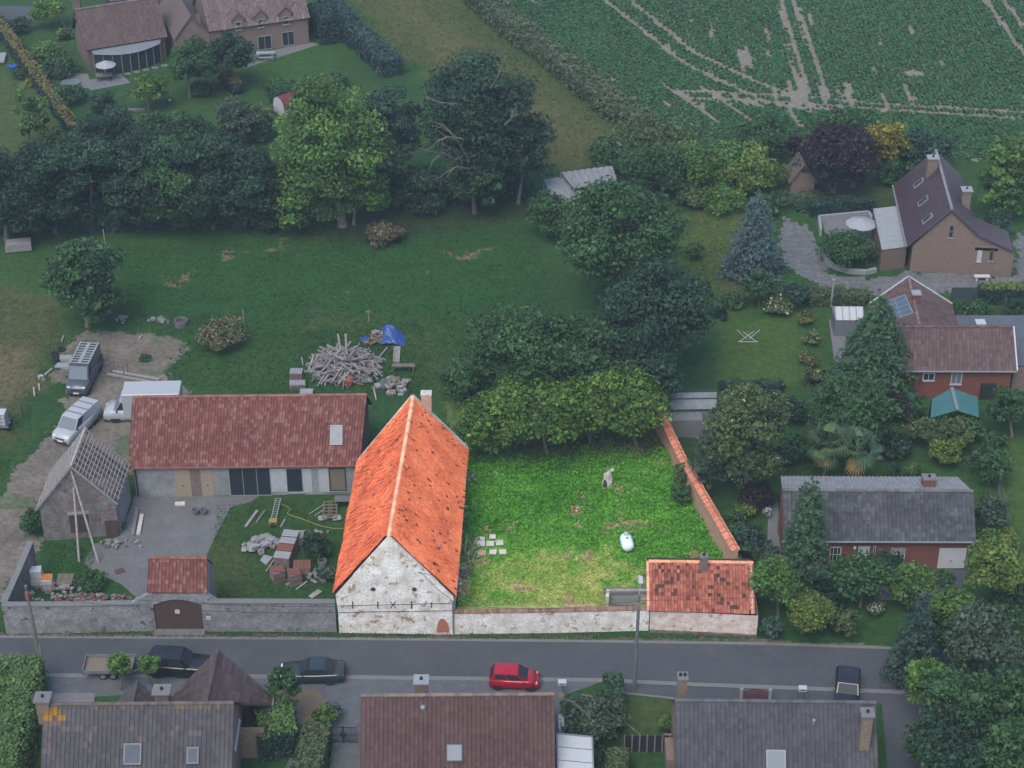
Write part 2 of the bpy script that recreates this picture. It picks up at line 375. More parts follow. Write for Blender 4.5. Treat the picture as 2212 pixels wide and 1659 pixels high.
def conifer(name, label, base, topy, w, kind='mid', droop=.5, size=.34, tiers=18, per=11, cat='tree', dens=26, power=.9, group=None):
    g = P(*base); H = ZT(g, topy); s = S(g+V3(0, 0, H*.4)); R = w/2/s
    t = thing(name, label, cat, g, group); cA, cB = GREENS[kind]; mb = MB()
    mb.tube([g+V3(0, 0, -.2), g+V3(0, 0, H*.6), g+V3(0, 0, H)], [.045*R+.1, .03*R+.06, .02], 7)
    Pn = []; N = []; Cc = []
    for i in range(tiers):
        f = (i+.3)/tiers; z = H*(.06+.92*f); r = R*(1-f)**power*random.uniform(.86, 1.12)+.12
        nb = max(4, int(per*(1-f*.6)))
        for k in range(nb):
            az = 2*pi*(k+random.random()*.7)/nb+i*1.3; L = r*random.uniform(.75, 1.12); d = np.array([cos(az), sin(az), 0])
            zz = z+random.uniform(-.25, .25); n = max(5, int(dens*L/3)); tb = random.random()
            u = RNG.random(n)**.7; pt = np.array([g.x, g.y, zz])+d*(L*u)[:, None]
            pt[:, 2] += L*.10*u-droop*L*u**2; side = np.array([-d[1], d[0], 0])
            pt += side*((RNG.random(n)-.5)*L*.55*(1-.45*u))[:, None]; pt[:, 2] += (RNG.random(n)-.6)*.28
            Pn.append(pt); N.append(np.tile(d*.35+np.array([0, 0, .8]), (n, 1))+unit(n)*.55)
            Cc.append(lerpc(cA, cB, np.clip(tb*.6+RNG.random(n)*.5, 0, 1)))
            if i % 3 == 0: mb.tube([(g.x, g.y, zz), tuple(np.array([g.x, g.y, zz-droop*L*.4])+d*L*.7)], [.05, .02], 4)
    p = np.concatenate(Pn); p[:, 2] = np.maximum(p[:, 2], .08)
    mb.build('trunk', 'bark', t); leafobj('crown', p, size*RNG.uniform(.6, 1.3, len(p)), np.concatenate(N), np.concatenate(Cc), t, asp=.55)
    return t
def shrub(label, base, cr, kind='mid', name='shrub', **k):
    k.setdefault('cat', 'shrub'); k.setdefault('size', .26); k.setdefault('low', -.35); k.setdefault('nl', 5)
    return tree(name, label, base, cr, kind, r0=.04, **k)
def hedge(label, pts, wd, ht, kind='mid', size=.22, cov=2.4, topkind=None, name='hedge', cat='hedge', rag=.12, h2=None):
    pw = [P(*p) for p in pts]; t = thing(name, label, cat, pw[0]); core = MB(); Pn = []; N = []; Cc = []
    for i in range(len(pw)-1):
        a, b = pw[i], pw[i+1]; d = b-a; L = d.length; d.normalize(); s = V3(-d.y, d.x, 0); w = wd/2*.86; h = ht*.92
        core.hexa([a-s*w, b-s*w, b+s*w, a+s*w], [v+V3(0, 0, h) for v in (a-s*w*.9, b-s*w*.9, b+s*w*.9, a+s*w*.9)])
        area = L*(wd+2*ht)+2*wd*ht; n = int(cov*area/size**2/.5); q = RNG.random((n, 3)); side = RNG.random(n)*(wd+2*ht)
        x = q[:, 0]*L; y = np.where(side < wd, (side/wd-.5)*wd, np.where(side < wd+ht, -wd/2, wd/2))
        z = np.where(side < wd, ht, np.where(side < wd+ht, side-wd, side-wd-ht)); nn = np.zeros((n, 3)); nn[:, 2] = (side < wd)
        sg = np.sign(y)*(side >= wd); nn[:, 0] = s.x*sg; nn[:, 1] = s.y*sg
        jit = (fbm(x*.9+a.x, z*1.3+y, 3)-.5)*rag*3
        y = y+np.sign(y+1e-9)*(jit*.8)*(side >= wd)+RNG.normal(size=n)*rag*.5; z = np.maximum(z+jit*(side < wd)+RNG.normal(size=n)*rag*.45, .04)
        Pn.append(np.array(a)+np.outer(x, d)+np.outer(y, s)+np.outer(z, (0, 0, 1))); N.append(nn+unit(n)*.8)
        ka, kb = GREENS[kind]; c = lerpc(ka, kb, np.clip(RNG.random(n)*.8+jit, 0, 1))
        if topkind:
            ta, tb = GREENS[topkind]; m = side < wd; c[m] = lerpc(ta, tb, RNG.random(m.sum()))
        Cc.append(c)
    for e, o_ in ((pw[0], pw[0]-pw[1]), (pw[-1], pw[-1]-pw[-2])):
        o_ = o_.normalized(); s_ = V3(-o_.y, o_.x, 0); n = int(cov*wd*ht/size**2/.5); y = RNG.uniform(-wd/2, wd/2, n); z = RNG.uniform(.05, ht, n); x = RNG.normal(size=n)*rag*.6+.03
        Pn.append(np.array(e)+np.outer(x, o_)+np.outer(y, s_)+np.outer(z, (0, 0, 1))); N.append(np.tile(np.array(o_), (n, 1))+unit(n)*.8); Cc.append(lerpc(*GREENS[kind], RNG.random(n)))
    ka, kb = GREENS[kind]; core.c = [tuple(np.array(ka)*.9)]*len(core.v)
    core.build('branches', 'foliage', t)
    p = np.concatenate(Pn); leafobj('foliage', p, size*RNG.uniform(.6, 1.3, len(p)), np.concatenate(N), np.concatenate(Cc), t)
    return t
def palm(label, base, cy, R=1.5):
    g = P(*base); H = ZT(g, cy); t = thing('palm_tree', label, 'palm', g); mb = MB()
    mb.tube([g+V3(0, 0, -.2), g+V3(.05, 0, H*.5), g+V3(0, 0, H)], [.16, .14, .13], 8); mb.build('trunk', 'bark', t)
    Vv = []; Cc = []; G = np.array(g)
    for k in range(46):
        old = k > 33; el = random.uniform(-.25, 1.25) if not old else random.uniform(-1.25, -.5); az = random.uniform(0, 2*pi)
        d = np.array([cos(az)*cos(el), sin(az)*cos(el), sin(el)]); st = random.uniform(.5, .85)*R; hub = G+np.array([0, 0, H])+d*st+np.array([0, 0, -.12*st])
        sd = np.cross(d, [0, 0, 1]); sd /= np.linalg.norm(sd)+1e-6; L = R*random.uniform(.5, .7)
        base_c = np.array((.30,.20,.06)) if old and random.random() < .6 else np.array(random.choice(((.05,.10,.055),(.07,.13,.06),(.10,.15,.06))))
        for j in range(11):
            an = (j-5)/5*1.5; dd = d*cos(an)+sd*sin(an); tip = hub+dd*L+np.array([0, 0, -.35*L*(.5+abs(an)/2)]); w = sd*cos(an)*.07-d*sin(an)*.07
            mid = hub+dd*L*.55; Vv += [hub, mid+w, tip, mid-w]; Cc += [base_c*random.uniform(.8, 1.2)]*4
        Vv += [G+np.array([0, 0, H])-sd*.03, G+np.array([0, 0, H])+sd*.03, hub+sd*.02, hub-sd*.02]; Cc += [base_c]*4
    v = np.array(Vv)-G; link('crown', npmesh('crown', v, np.arange(len(v)).reshape(-1, 4), np.array(Cc)), 'foliage', t)
    return t
# ================================================================ ground sheets
C_ = lambda *a: np.array(a)
MEADOW = pp((230,540),(560,500),(760,490),(1140,445),(1180,600),(1240,720),(1000,860),(820,850),(640,730),(280,720),(250,650))
OFFS = [(cos(a)*r, sin(a)*r*1.3) for r in (.5, 1.3) for a in np.arange(0, 6.2, .9)]
def gcol(X, Y):
    """grass colours of the open ground, by place: pasture, mown strip, dry patches, beds, treeline shade"""
    n1 = fbm(X*.06, Y*.06); n2 = fbm(X*.35+9, Y*.35); n3 = fbm(X*1.3, Y*1.3+5)
    c = lerpc((.034,.092,.040), (.064,.125,.046), np.clip(n1*1.4-.3+(n2-.5)*.6, 0, 1))
    wx = X+(n2-.5)*5; wy = Y+(fbm(X*.35+40, Y*.35)-.5)*6
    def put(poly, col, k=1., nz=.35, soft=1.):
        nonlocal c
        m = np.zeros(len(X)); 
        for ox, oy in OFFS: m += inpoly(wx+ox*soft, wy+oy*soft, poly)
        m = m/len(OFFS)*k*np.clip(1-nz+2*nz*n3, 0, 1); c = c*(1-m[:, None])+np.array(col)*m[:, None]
    put(pp((230,545),(560,505),(1130,460),(1170,600),(1100,660),(700,690),(280,700)), (.036,.112,.042), .75)
    put(pp((720,-60),(960,-60),(1420,290),(1330,370),(1150,350),(1000,200),(860,130)), (.125,.125,.060), .8, .5)      # mown strip
    put(pp((780,-60),(840,-60),(1080,160),(1330,340),(1280,350),(1100,300)), (.16,.14,.075), .6, .6)
    put(pp((960,20),(1010,20),(1440,300),(1390,320)), (.060,.105,.050), .7)
    put(pp((-60,620),(110,640),(150,700),(120,770),(90,850),(20,960),(-60,960)), (.120,.118,.068), .85)
    put(pp((-60,760),(60,740),(90,800),(30,880),(-60,900)), (.19,.155,.115), .85)
    put(pp((640,680),(820,678),(815,700),(640,705)), (.12,.13,.08), .6, .8)
    put(pp((860,730),(960,720),(980,850),(900,850)), (.075,.125,.055), .7, .8)
    put(pp((360,800),(430,740),(640,720),(640,850),(360,860)), (.050,.112,.040), .7)
    put(pp((450,1100),(720,1085),(720,1290),(470,1295),(440,1210)), (.050,.105,.042), .8)
    put(pp((440,1180),(520,1150),(520,1290),(470,1295)), (.105,.115,.065), .8, .7)
    put(pp((1545,672),(1745,675),(1755,760),(1740,835),(1545,835)), (.082,.140,.042), .95, .25)                        # clipped lawn
    put(pp((1470,420),(1620,400),(1640,480),(1590,640),(1500,640)), (.115,.145,.050), .8, .6)
    put(pp((1560,590),(1640,600),(1640,630),(1520,660)), (.110,.120,.058), .7, .6)
    put(pp((1700,1080),(1580,1080),(1580,1010),(1900,1010),(2060,980),(2120,1060),(1900,1060)), (.050,.110,.040), .8)
    put(pp((2130,960),(2260,940),(2260,1300),(2120,1160)), (.085,.140,.045), .85)
    put(pp((1780,400),(1930,400),(1930,450),(1760,440)), (.080,.078,.062), .9, .4)                                     # bare ground under the beech
    put(pp((500,110),(700,95),(760,160),(740,200),(520,190)), (.055,.125,.045), .9, .25)
    put(pp((260,180),(450,190),(440,240),(250,240)), (.055,.115,.045), .85)
    put(pp((-60,150),(60,150),(150,330),(-60,340)), (.090,.120,.055), .85)
    put(pp((330,250),(560,300),(520,360),(330,330)), (.080,.090,.060), .6, .7)
    put(pp((620,470),(1160,420),(1160,470),(760,520),(640,510)), (.045,.060,.040), .8)  # shade at the foot of the treeline, put into the ground colour
    put(pp((1860,330),(1990,330),(2080,450),(2000,450)), (.10,.13,.05), .6)
    put(pp((1340,1500),(1460,1500),(1460,1590),(1340,1590)), (.095,.115,.055), .9, .5)
    put(pp((1440,830),(1560,830),(1540,1130),(1620,1230),(1560,1150)), (.06,.07,.045), .7)
    return c*(.85+.3*n3)[:, None]*np.array([.63,.65,.46])
def axis(lo, hi, st, far):
    a = np.arange(lo, hi+1e-6, st); o = [hi+6, hi+20, hi+60, hi+150, hi+400, far]; l = [lo-6, lo-20, lo-60, lo-150, lo-400, -far]
    return np.concatenate([l[::-1], a, o])
gx = axis(-84, 84, .7, 1500); gy = axis(88, 262, .7, 1800); gy = gy[gy > -50]
GX, GY = np.meshgrid(gx, gy); nx, ny = len(gx), len(gy)
i0 = (np.arange(ny-1)[:, None]*nx+np.arange(nx-1)).ravel()
gq = np.stack([i0, i0+1, i0+1+nx, i0+nx], 1)
gv = np.stack([GX.ravel(), GY.ravel(), np.zeros(nx*ny)], 1)
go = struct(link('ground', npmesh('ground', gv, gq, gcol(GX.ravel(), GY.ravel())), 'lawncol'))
def region(name, poly, z, colfun, mat, g=.35, rag=.5):
    """a ragged-edged sheet of small cells filling a ground polygon"""
    xs = [p[0] for p in poly]; ys = [p[1] for p in poly]
    x = np.arange(min(xs)-1, max(xs)+1, g); y = np.arange(min(ys)-1, max(ys)+1, g)
    X, Y = np.meshgrid(x, y); n = len(x)
    dx = (fbm(X*.7+3, Y*.7, 5)-.5)*rag*3+RNG.normal(size=X.shape)*rag*.12; dy = (fbm(X*.7, Y*.7+50, 5)-.5)*rag*3.5+RNG.normal(size=X.shape)*rag*.12
    m = inpoly(X+g/2+dx, Y+g/2+dy, poly); iy, ix = np.nonzero(m[:-1, :-1]); k = iy*n+ix
    q = np.stack([k, k+1, k+1+n, k+n], 1); u, inv = np.unique(q, return_inverse=True)
    jx = X.ravel()[u]+(RNG.random(len(u))-.5)*g*.5; jy = Y.ravel()[u]+(RNG.random(len(u))-.5)*g*.5
    v = np.stack([jx, jy, np.full(len(u), z)], 1)
    return struct(link(name, npmesh(name, v, inv.reshape(-1, 4), colfun(jx, jy)), mat))
def sheet(name, poly, z, mat):
    vs = [Vector((p[0], p[1], z)) for p in poly]; tri = tessellate_polygon([vs]); mb = MB(); mb.add(vs, [list(t) for t in tri])
    o = link(name, mb.mesh(name), mat); return struct(o)
def ext(px, off=0): return P(*px)
# road, kerb strip, forecourts
road_far = [(-400,1376),(0,1378),(700,1382),(1300,1388),(1640,1393),(1905,1402),(2600,1425)]
road_near = [(-400,1452),(0,1454),(700,1458),(1300,1465),(1490,1474),(1905,1489),(2600,1515)]
ROAD = pp(*road_far)+pp(*road_near[::-1])
sheet('road', ROAD, .008, 'asphalt')
kb = pp(*road_near); sheet('kerb_strip', kb+[p+V3(0, -.42, 0) for p in kb[::-1]], .012, 'kerb')
kf = pp(*road_far); sheet('road_edge', [p+V3(0, .30, 0) for p in kf]+kf[::-1], .0105, 'kerb')
sheet('gravel_forecourt', pp((60,1457),(590,1461),(1215,1466),(1300,1472),(1225,1500),(1210,1520),(1230,1800),(560,1800),(640,1600),(720,1560),(610,1500),(420,1505),(300,1500),(60,1512)), .004, 'gravel')
sheet('front_pavement', pp((1337,1474),(1490,1484),(1905,1497),(2000,1500),(2010,1860),(1935,1860),(1905,1520),(1480,1515),(1337,1496)), .004, 'asphalt')
sheet('pavement_edging', pp((1337,1494),(1470,1508),(1470,1511),(1337,1498)), .0085, 'kerb')
sheet('paved_drive', pp((60,1497),(205,1497),(200,1560),(40,1560)), .008, 'slab')
# dirt yard of the farm on the left, concrete yard
def dirtcol(X, Y):
    n = fbm(X*.5, Y*.5); n2 = fbm(X*2.2, Y*2.2+9); c = lerpc((.105,.088,.070), (.16,.14,.115), np.clip(n*1.3-.15, 0, 1))
    g = sstep(.60, .70, fbm(X*.45+70, Y*.45, 5)); c = c*(1-g[:, None]*.7)+np.array((.06,.10,.045))*g[:, None]*.7
    return c*(.82+.36*n2)[:, None]
region('dirt_drive', pp((-80,1330),(-80,1120),(20,1045),(125,915),(150,868),(108,800),(140,742),(170,722),(388,722),(392,748),(352,822),(420,850),(420,900),(290,1020),(245,1000),(150,1000),(85,1080),(82,1165),(60,1210),(8,1302)), .004, dirtcol, 'soilcol', .2, 1.0)
sheet('concrete_yard', pp((255,1160),(286,1090),(290,1072),(560,1072),(540,1085),(497,1096),(455,1180),(440,1215),(470,1292),(300,1296),(262,1262),(205,1236),(180,1215),(205,1175)), .006, 'concrete')
def verge(X, Y):
    n = fbm(X*.7, Y*1.5); c = lerpc((.04,.065,.03), (.115,.10,.07), np.clip(n*2-.35, 0, 1)); return c*(.7+.6*fbm(X*3, Y*3))[:, None]
region('road_verge', pp((-300,1368),(1640,1380),(1900,1394),(1900,1403),(1640,1394),(700,1383),(-300,1377)), .004, verge, 'soilcol', .25, .25)
for q in (((468,556),(495,545),(528,540),(520,552),(490,562)), ((365,602),(392,592),(420,594),(412,606),(378,615)), ((975,552),(1010,543),(1068,534),(1060,546),(1012,558),(990,566)), ((540,545),(580,530),(622,522),(612,532),(570,545)), ((930,585),(945,580),(940,592)), ((745,632),(765,628),(760,640))):
    region('bare_earth', pp(*q), .004, lambda X, Y: lerpc((.115,.09,.055), (.165,.125,.08), fbm(X*2, Y*2)), 'soilcol', .14, 1.3)
# the walled yard
YARD = pp((983,1322),(1003,1000),(955,870),(1110,850),(1392,820),(1432,925),(1612,1225),(1402,1320))
def yardcol(X, Y):
    n1 = fbm(X*.22, Y*.22); n2 = fbm(X*.8+7, Y*.8); n3 = fbm(X*2.5, Y*2.5)
    a = np.array(P(1200,1300)); f = np.hypot((X-P(1215,1265)[0])/6.5, (Y-P(1215,1265)[1])/4.6)
    c = lerpc((.058,.205,.018), (.130,.330,.040), np.clip(n1*1.6-.4+(n3-.5)*.5, 0, 1))
    d = np.clip(1.25-f+(n2-.5)*1.3, 0, 1)
    c = c*(1-d[:, None])+lerpc((.23,.32,.060), (.38,.39,.12), np.clip(n2*1.6-.4, 0, 1))*d[:, None]
    t = sstep(.70, .76, fbm(X*.55+33, Y*.55, 4)); c = c*(1-t[:, None]*.75)+np.array((.40,.29,.17))*t[:, None]*.75
    w = sstep(2.2, .2, Y-P(1200,1318)[1]+n2*1.4); c = c*(1-.6*w[:, None])+np.array((.40,.31,.18))*.6*w[:, None]
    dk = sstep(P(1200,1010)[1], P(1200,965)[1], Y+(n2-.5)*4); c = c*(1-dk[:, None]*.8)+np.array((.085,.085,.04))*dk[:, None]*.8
    return c*(.8+.4*n3)[:, None]
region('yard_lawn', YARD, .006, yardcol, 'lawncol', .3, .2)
# gravel round the brown-roofed house, its terrace; patios of the far houses
def grav(X, Y):
    c = lerpc((.095,.098,.10), (.14,.14,.14), fbm(X*.5, Y*.5)); return c*(.8+.4*fbm(X*3, Y*3))[:, None]
region('gravel_drive', pp((1690,470),(1745,490),(1770,545),(1790,590),(1900,600),(1970,590),(2190,598),(2195,500),(2300,520),(2300,640),(2090,632),(1880,632),(1760,618),(1700,575),(1680,520)), .004, grav, 'soilcol', .4, .8)
sheet('terrace_paving', pp((1775,470),(1885,462),(1895,540),(1830,545),(1780,500)), .008, 'slab')
sheet('garden_path', pp((1790,690),(1822,690),(1838,840),(1812,845)), .006, 'slab')
sheet('garage_drive', pp((2018,1228),(2090,1232),(2060,1320),(1990,1330)), .006, 'asphalt')
sheet('side_path', pp((1660,1080),(1680,1080),(1690,1240),(1655,1250)), .006, 'slab')
sheet('front_path', pp((1880,1260),(2020,1275),(2010,1300),(1890,1295)), .008, 'slab')
sheet('house_terrace', pp((500,130),(668,90),(690,96),(520,150)), .006, 'slab')
sheet('wooden_terrace', pp((120,150),(190,160),(200,190),(168,190)), .004, 'slab')
sheet('back_road', pp((-80,10),(80,14),(75,40),(-80,45)), .008, 'asphalt')
sheet('mulch_bed', pp((560,1490),(690,1490),(720,1560),(600,1600),(560,1580)), .006, 'mulch')
# crop field: soil sheet, then plant rows
FIELD = pp((1030,-80),(1082,30),(1400,255),(1500,330),(1640,330),(1900,340),(2100,345),(2500,330),(2600,-80))
def fieldcol(X, Y):
    c = lerpc((.15,.13,.10), (.20,.18,.145), fbm(X*.4, Y*.4)); return c*(.85+.3*fbm(X*3, Y*3))[:, None]
region('crop_field', FIELD, .005, fieldcol, 'soilcol', .6, .6)
def tracks(X, Y):
    """distance to the nearest wheel track, in metres"""
    d = np.full(X.shape, 99.)
    for pts in (((1255,-40),(1480,140),(1640,215),(1760,245)), ((1310,-40),(1500,115),(1640,180),(1730,215)), ((1672,-40),(1745,205)), ((1700,-40),(1790,215)), ((2100,-40),(2240,160)), ((2135,-40),(2260,120)),
                ((1470,212),(1700,222),(1900,238),(2300,262)), ((1480,198),(1720,208),(1900,226),(2300,248)), ((1700,235),(1730,275))):
        for a, b in zip(pts[:-1], pts[1:]): d = np.minimum(d, segdist(X, Y, P(*a), P(*b)))
    return d
def crops():
    A = P(1745,205); B = P(1672,-40); d1 = (B-A).normalized(); H0 = P(1082,30); H1 = P(1500,330); d2 = (H0-H1).normalized(); T0 = P(1480,205); T1 = P(2300,262); d3 = (T1-T0).normalized()
    div = pp((1030,-90),(1255,-40),(1480,140),(1640,215),(1700,240),(1730,330),(1500,330),(1082,30)); low = pp((1700,228),(1900,240),(2400,268),(2600,400),(1640,400),(1690,300))
    Ps = []
    for d, reg in ((d1, 0), (d2, 1), (d3, 2)):
        s = V3(-d.y, d.x, 0); o = P(1700,200)
        i, j = np.meshgrid(np.arange(-190, 190), np.arange(-300, 300)); 
        x = o.x+s.x*i*.50+d.x*j*.32; y = o.y+s.y*i*.50+d.y*j*.32
        x = (x+RNG.normal(size=x.shape)*.05).ravel(); y = (y+RNG.normal(size=y.shape)*.05).ravel()
        m = inpoly(x, y, FIELD); x, y = x[m], y[m]; l = inpoly(x, y, low); dv = inpoly(x, y, div)&~l
        m = (l if reg == 2 else dv if reg == 1 else ~(l|dv)); x, y = x[m], y[m]; st = fbm((x*s.x+y*s.y)*1.1+reg*40, (x*d.x+y*d.y)*.10, 4); Ps.append(np.stack([x, y, st], 1))
    p = np.concatenate(Ps); x, y = p[:, 0], p[:, 1]; dt = tracks(x, y)
    q = P(1560,130); wear = np.exp(-(np.hypot((x-q.x)/22, (y-q.y)/18))**2)
    n = p[:, 2]; q2 = P(1975,160); bare = (np.hypot((x-q2.x)/1.3, (y-q2.y)/.9) < 1)
    q3 = P(1700,215); w3 = np.exp(-(np.hypot((x-q3.x)/14, (y-q3.y)/5))**2)
    keep = (dt > .26+.22*RNG.random(len(x)))&(n+wear*.15+w3*.24 < .83)&~bare&(np.abs(x) < 90)&(y < 262)
    x, y = x[keep], y[keep]; n = len(x); k = 8
    C = np.repeat(np.stack([x, y, np.full(n, .2)], 1), k, 0); C += RNG.normal(size=C.shape)*np.array([.095, .095, .06]); C[:, 2] = np.maximum(C[:, 2], .06)
    col = lerpc((.016,.076,.022), (.040,.125,.032), np.clip(RNG.random(n*k)*.6+np.repeat(fbm(x*.1, y*.1), k)*.5, 0, 1))
    o = leafobj('crop_plants', C, RNG.uniform(.24, .40, n*k), unit(n*k)*.7+np.array([0, 0, 1.]), col, None, .7)
    tag(o, 'low leafy green crop growing in rows across the big field', 'crop', kind='stuff')
crops()
def tufts(name, label, poly, dens, size, colfun, h=.12, cat='grass', mask=None, asp=.35, lean=.8):
    xs = [p[0] for p in poly]; ys = [p[1] for p in poly]; n = int((max(xs)-min(xs))*(max(ys)-min(ys))*dens)
    x = RNG.uniform(min(xs), max(xs), n); y = RNG.uniform(min(ys), max(ys), n); m = inpoly(x, y, poly)
    if mask is not None: m &= mask(x, y)
    x, y = x[m], y[m]; n = len(x); hh = h(x, y) if callable(h) else np.full(n, h)
    C = np.stack([x, y, hh*RNG.uniform(.3, 1, n)], 1); nr = unit(n)*lean+np.array([0, -.35, .55])
    o = leafobj(name, C, size*RNG.uniform(.6, 1.4, n), nr, colfun(x, y)*RNG.uniform(.75, 1.35, (n, 1)), None, asp, 'grass')
    return tag(o, label, cat, kind='stuff')
def weedh(X, Y):
    f = np.hypot((X-P(1215,1265)[0])/6.5, (Y-P(1215,1265)[1])/4.6); return .07+.62*sstep(.9, 1.5, f)*np.clip(fbm(X*1.1, Y*1.1)*1.8-.35, .08, 1)
def weedmask(X, Y):
    q = P(1310,1045); r = P(1062,1181); return (np.hypot(X-q.x, Y-q.y) > .6)&((np.abs(X-r.x) > 1.25)|(np.abs(Y-r.y) > 1.45)|(RNG.random(X.shape) < .05))
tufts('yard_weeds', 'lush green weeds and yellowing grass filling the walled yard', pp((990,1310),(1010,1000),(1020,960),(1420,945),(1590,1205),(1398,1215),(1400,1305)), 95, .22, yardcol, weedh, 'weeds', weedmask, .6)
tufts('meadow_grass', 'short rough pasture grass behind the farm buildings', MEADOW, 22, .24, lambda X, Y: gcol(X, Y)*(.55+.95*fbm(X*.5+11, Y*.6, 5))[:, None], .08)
tufts('farmyard_grass', 'patchy grass around the building rubble in the farmyard', pp((470,1090),(725,1085),(722,1290),(480,1290),(452,1200)), 28, .2, gcol, .07)
tufts('verge_grass', 'dry grass and weeds along the foot of the street walls', pp((-60,1362),(1640,1374),(1640,1385),(-60,1375)), 40, .22, verge, .12)
tufts('strip_grass', 'mown pale grass strip beside the crop field', pp((730,0),(970,0),(1400,300),(1330,360),(1180,330),(1010,190),(870,130)), 9, .3, gcol, .08)
tufts('ruin_grass', 'bright green grass patch below the ruined barn', pp((92,1172),(205,1180),(200,1240),(110,1240)), 45, .22, lambda X, Y: lerpc((.025,.08,.022), (.04,.10,.028), fbm(X, Y)), .12)
tufts('garden_grass', 'rough grass between the gardens right of the pasture', pp((1470,420),(1690,420),(1690,620),(1580,660),(1500,640)), 14, .26, lambda X, Y: gcol(X, Y)*(.6+.9*fbm(X*.6+5, Y*.7, 5))[:, None], .12)
tufts('farm_rough_grass', 'rough grass around the timber heap behind the long building', pp((360,830),(395,735),(640,720),(900,690),(960,850),(640,860)), 20, .25, lambda X, Y: gcol(X, Y)*(.6+.9*fbm(X*.6+25, Y*.7, 5))[:, None], .12)
tufts('track_grass', 'dry grass left of the dirt track', pp((-40,640),(110,650),(140,720),(100,800),(20,1030),(-60,1090)), 14, .24, lambda X, Y: gcol(X, Y)*(.6+.9*fbm(X*.6+25, Y*.7, 5))[:, None], .10)
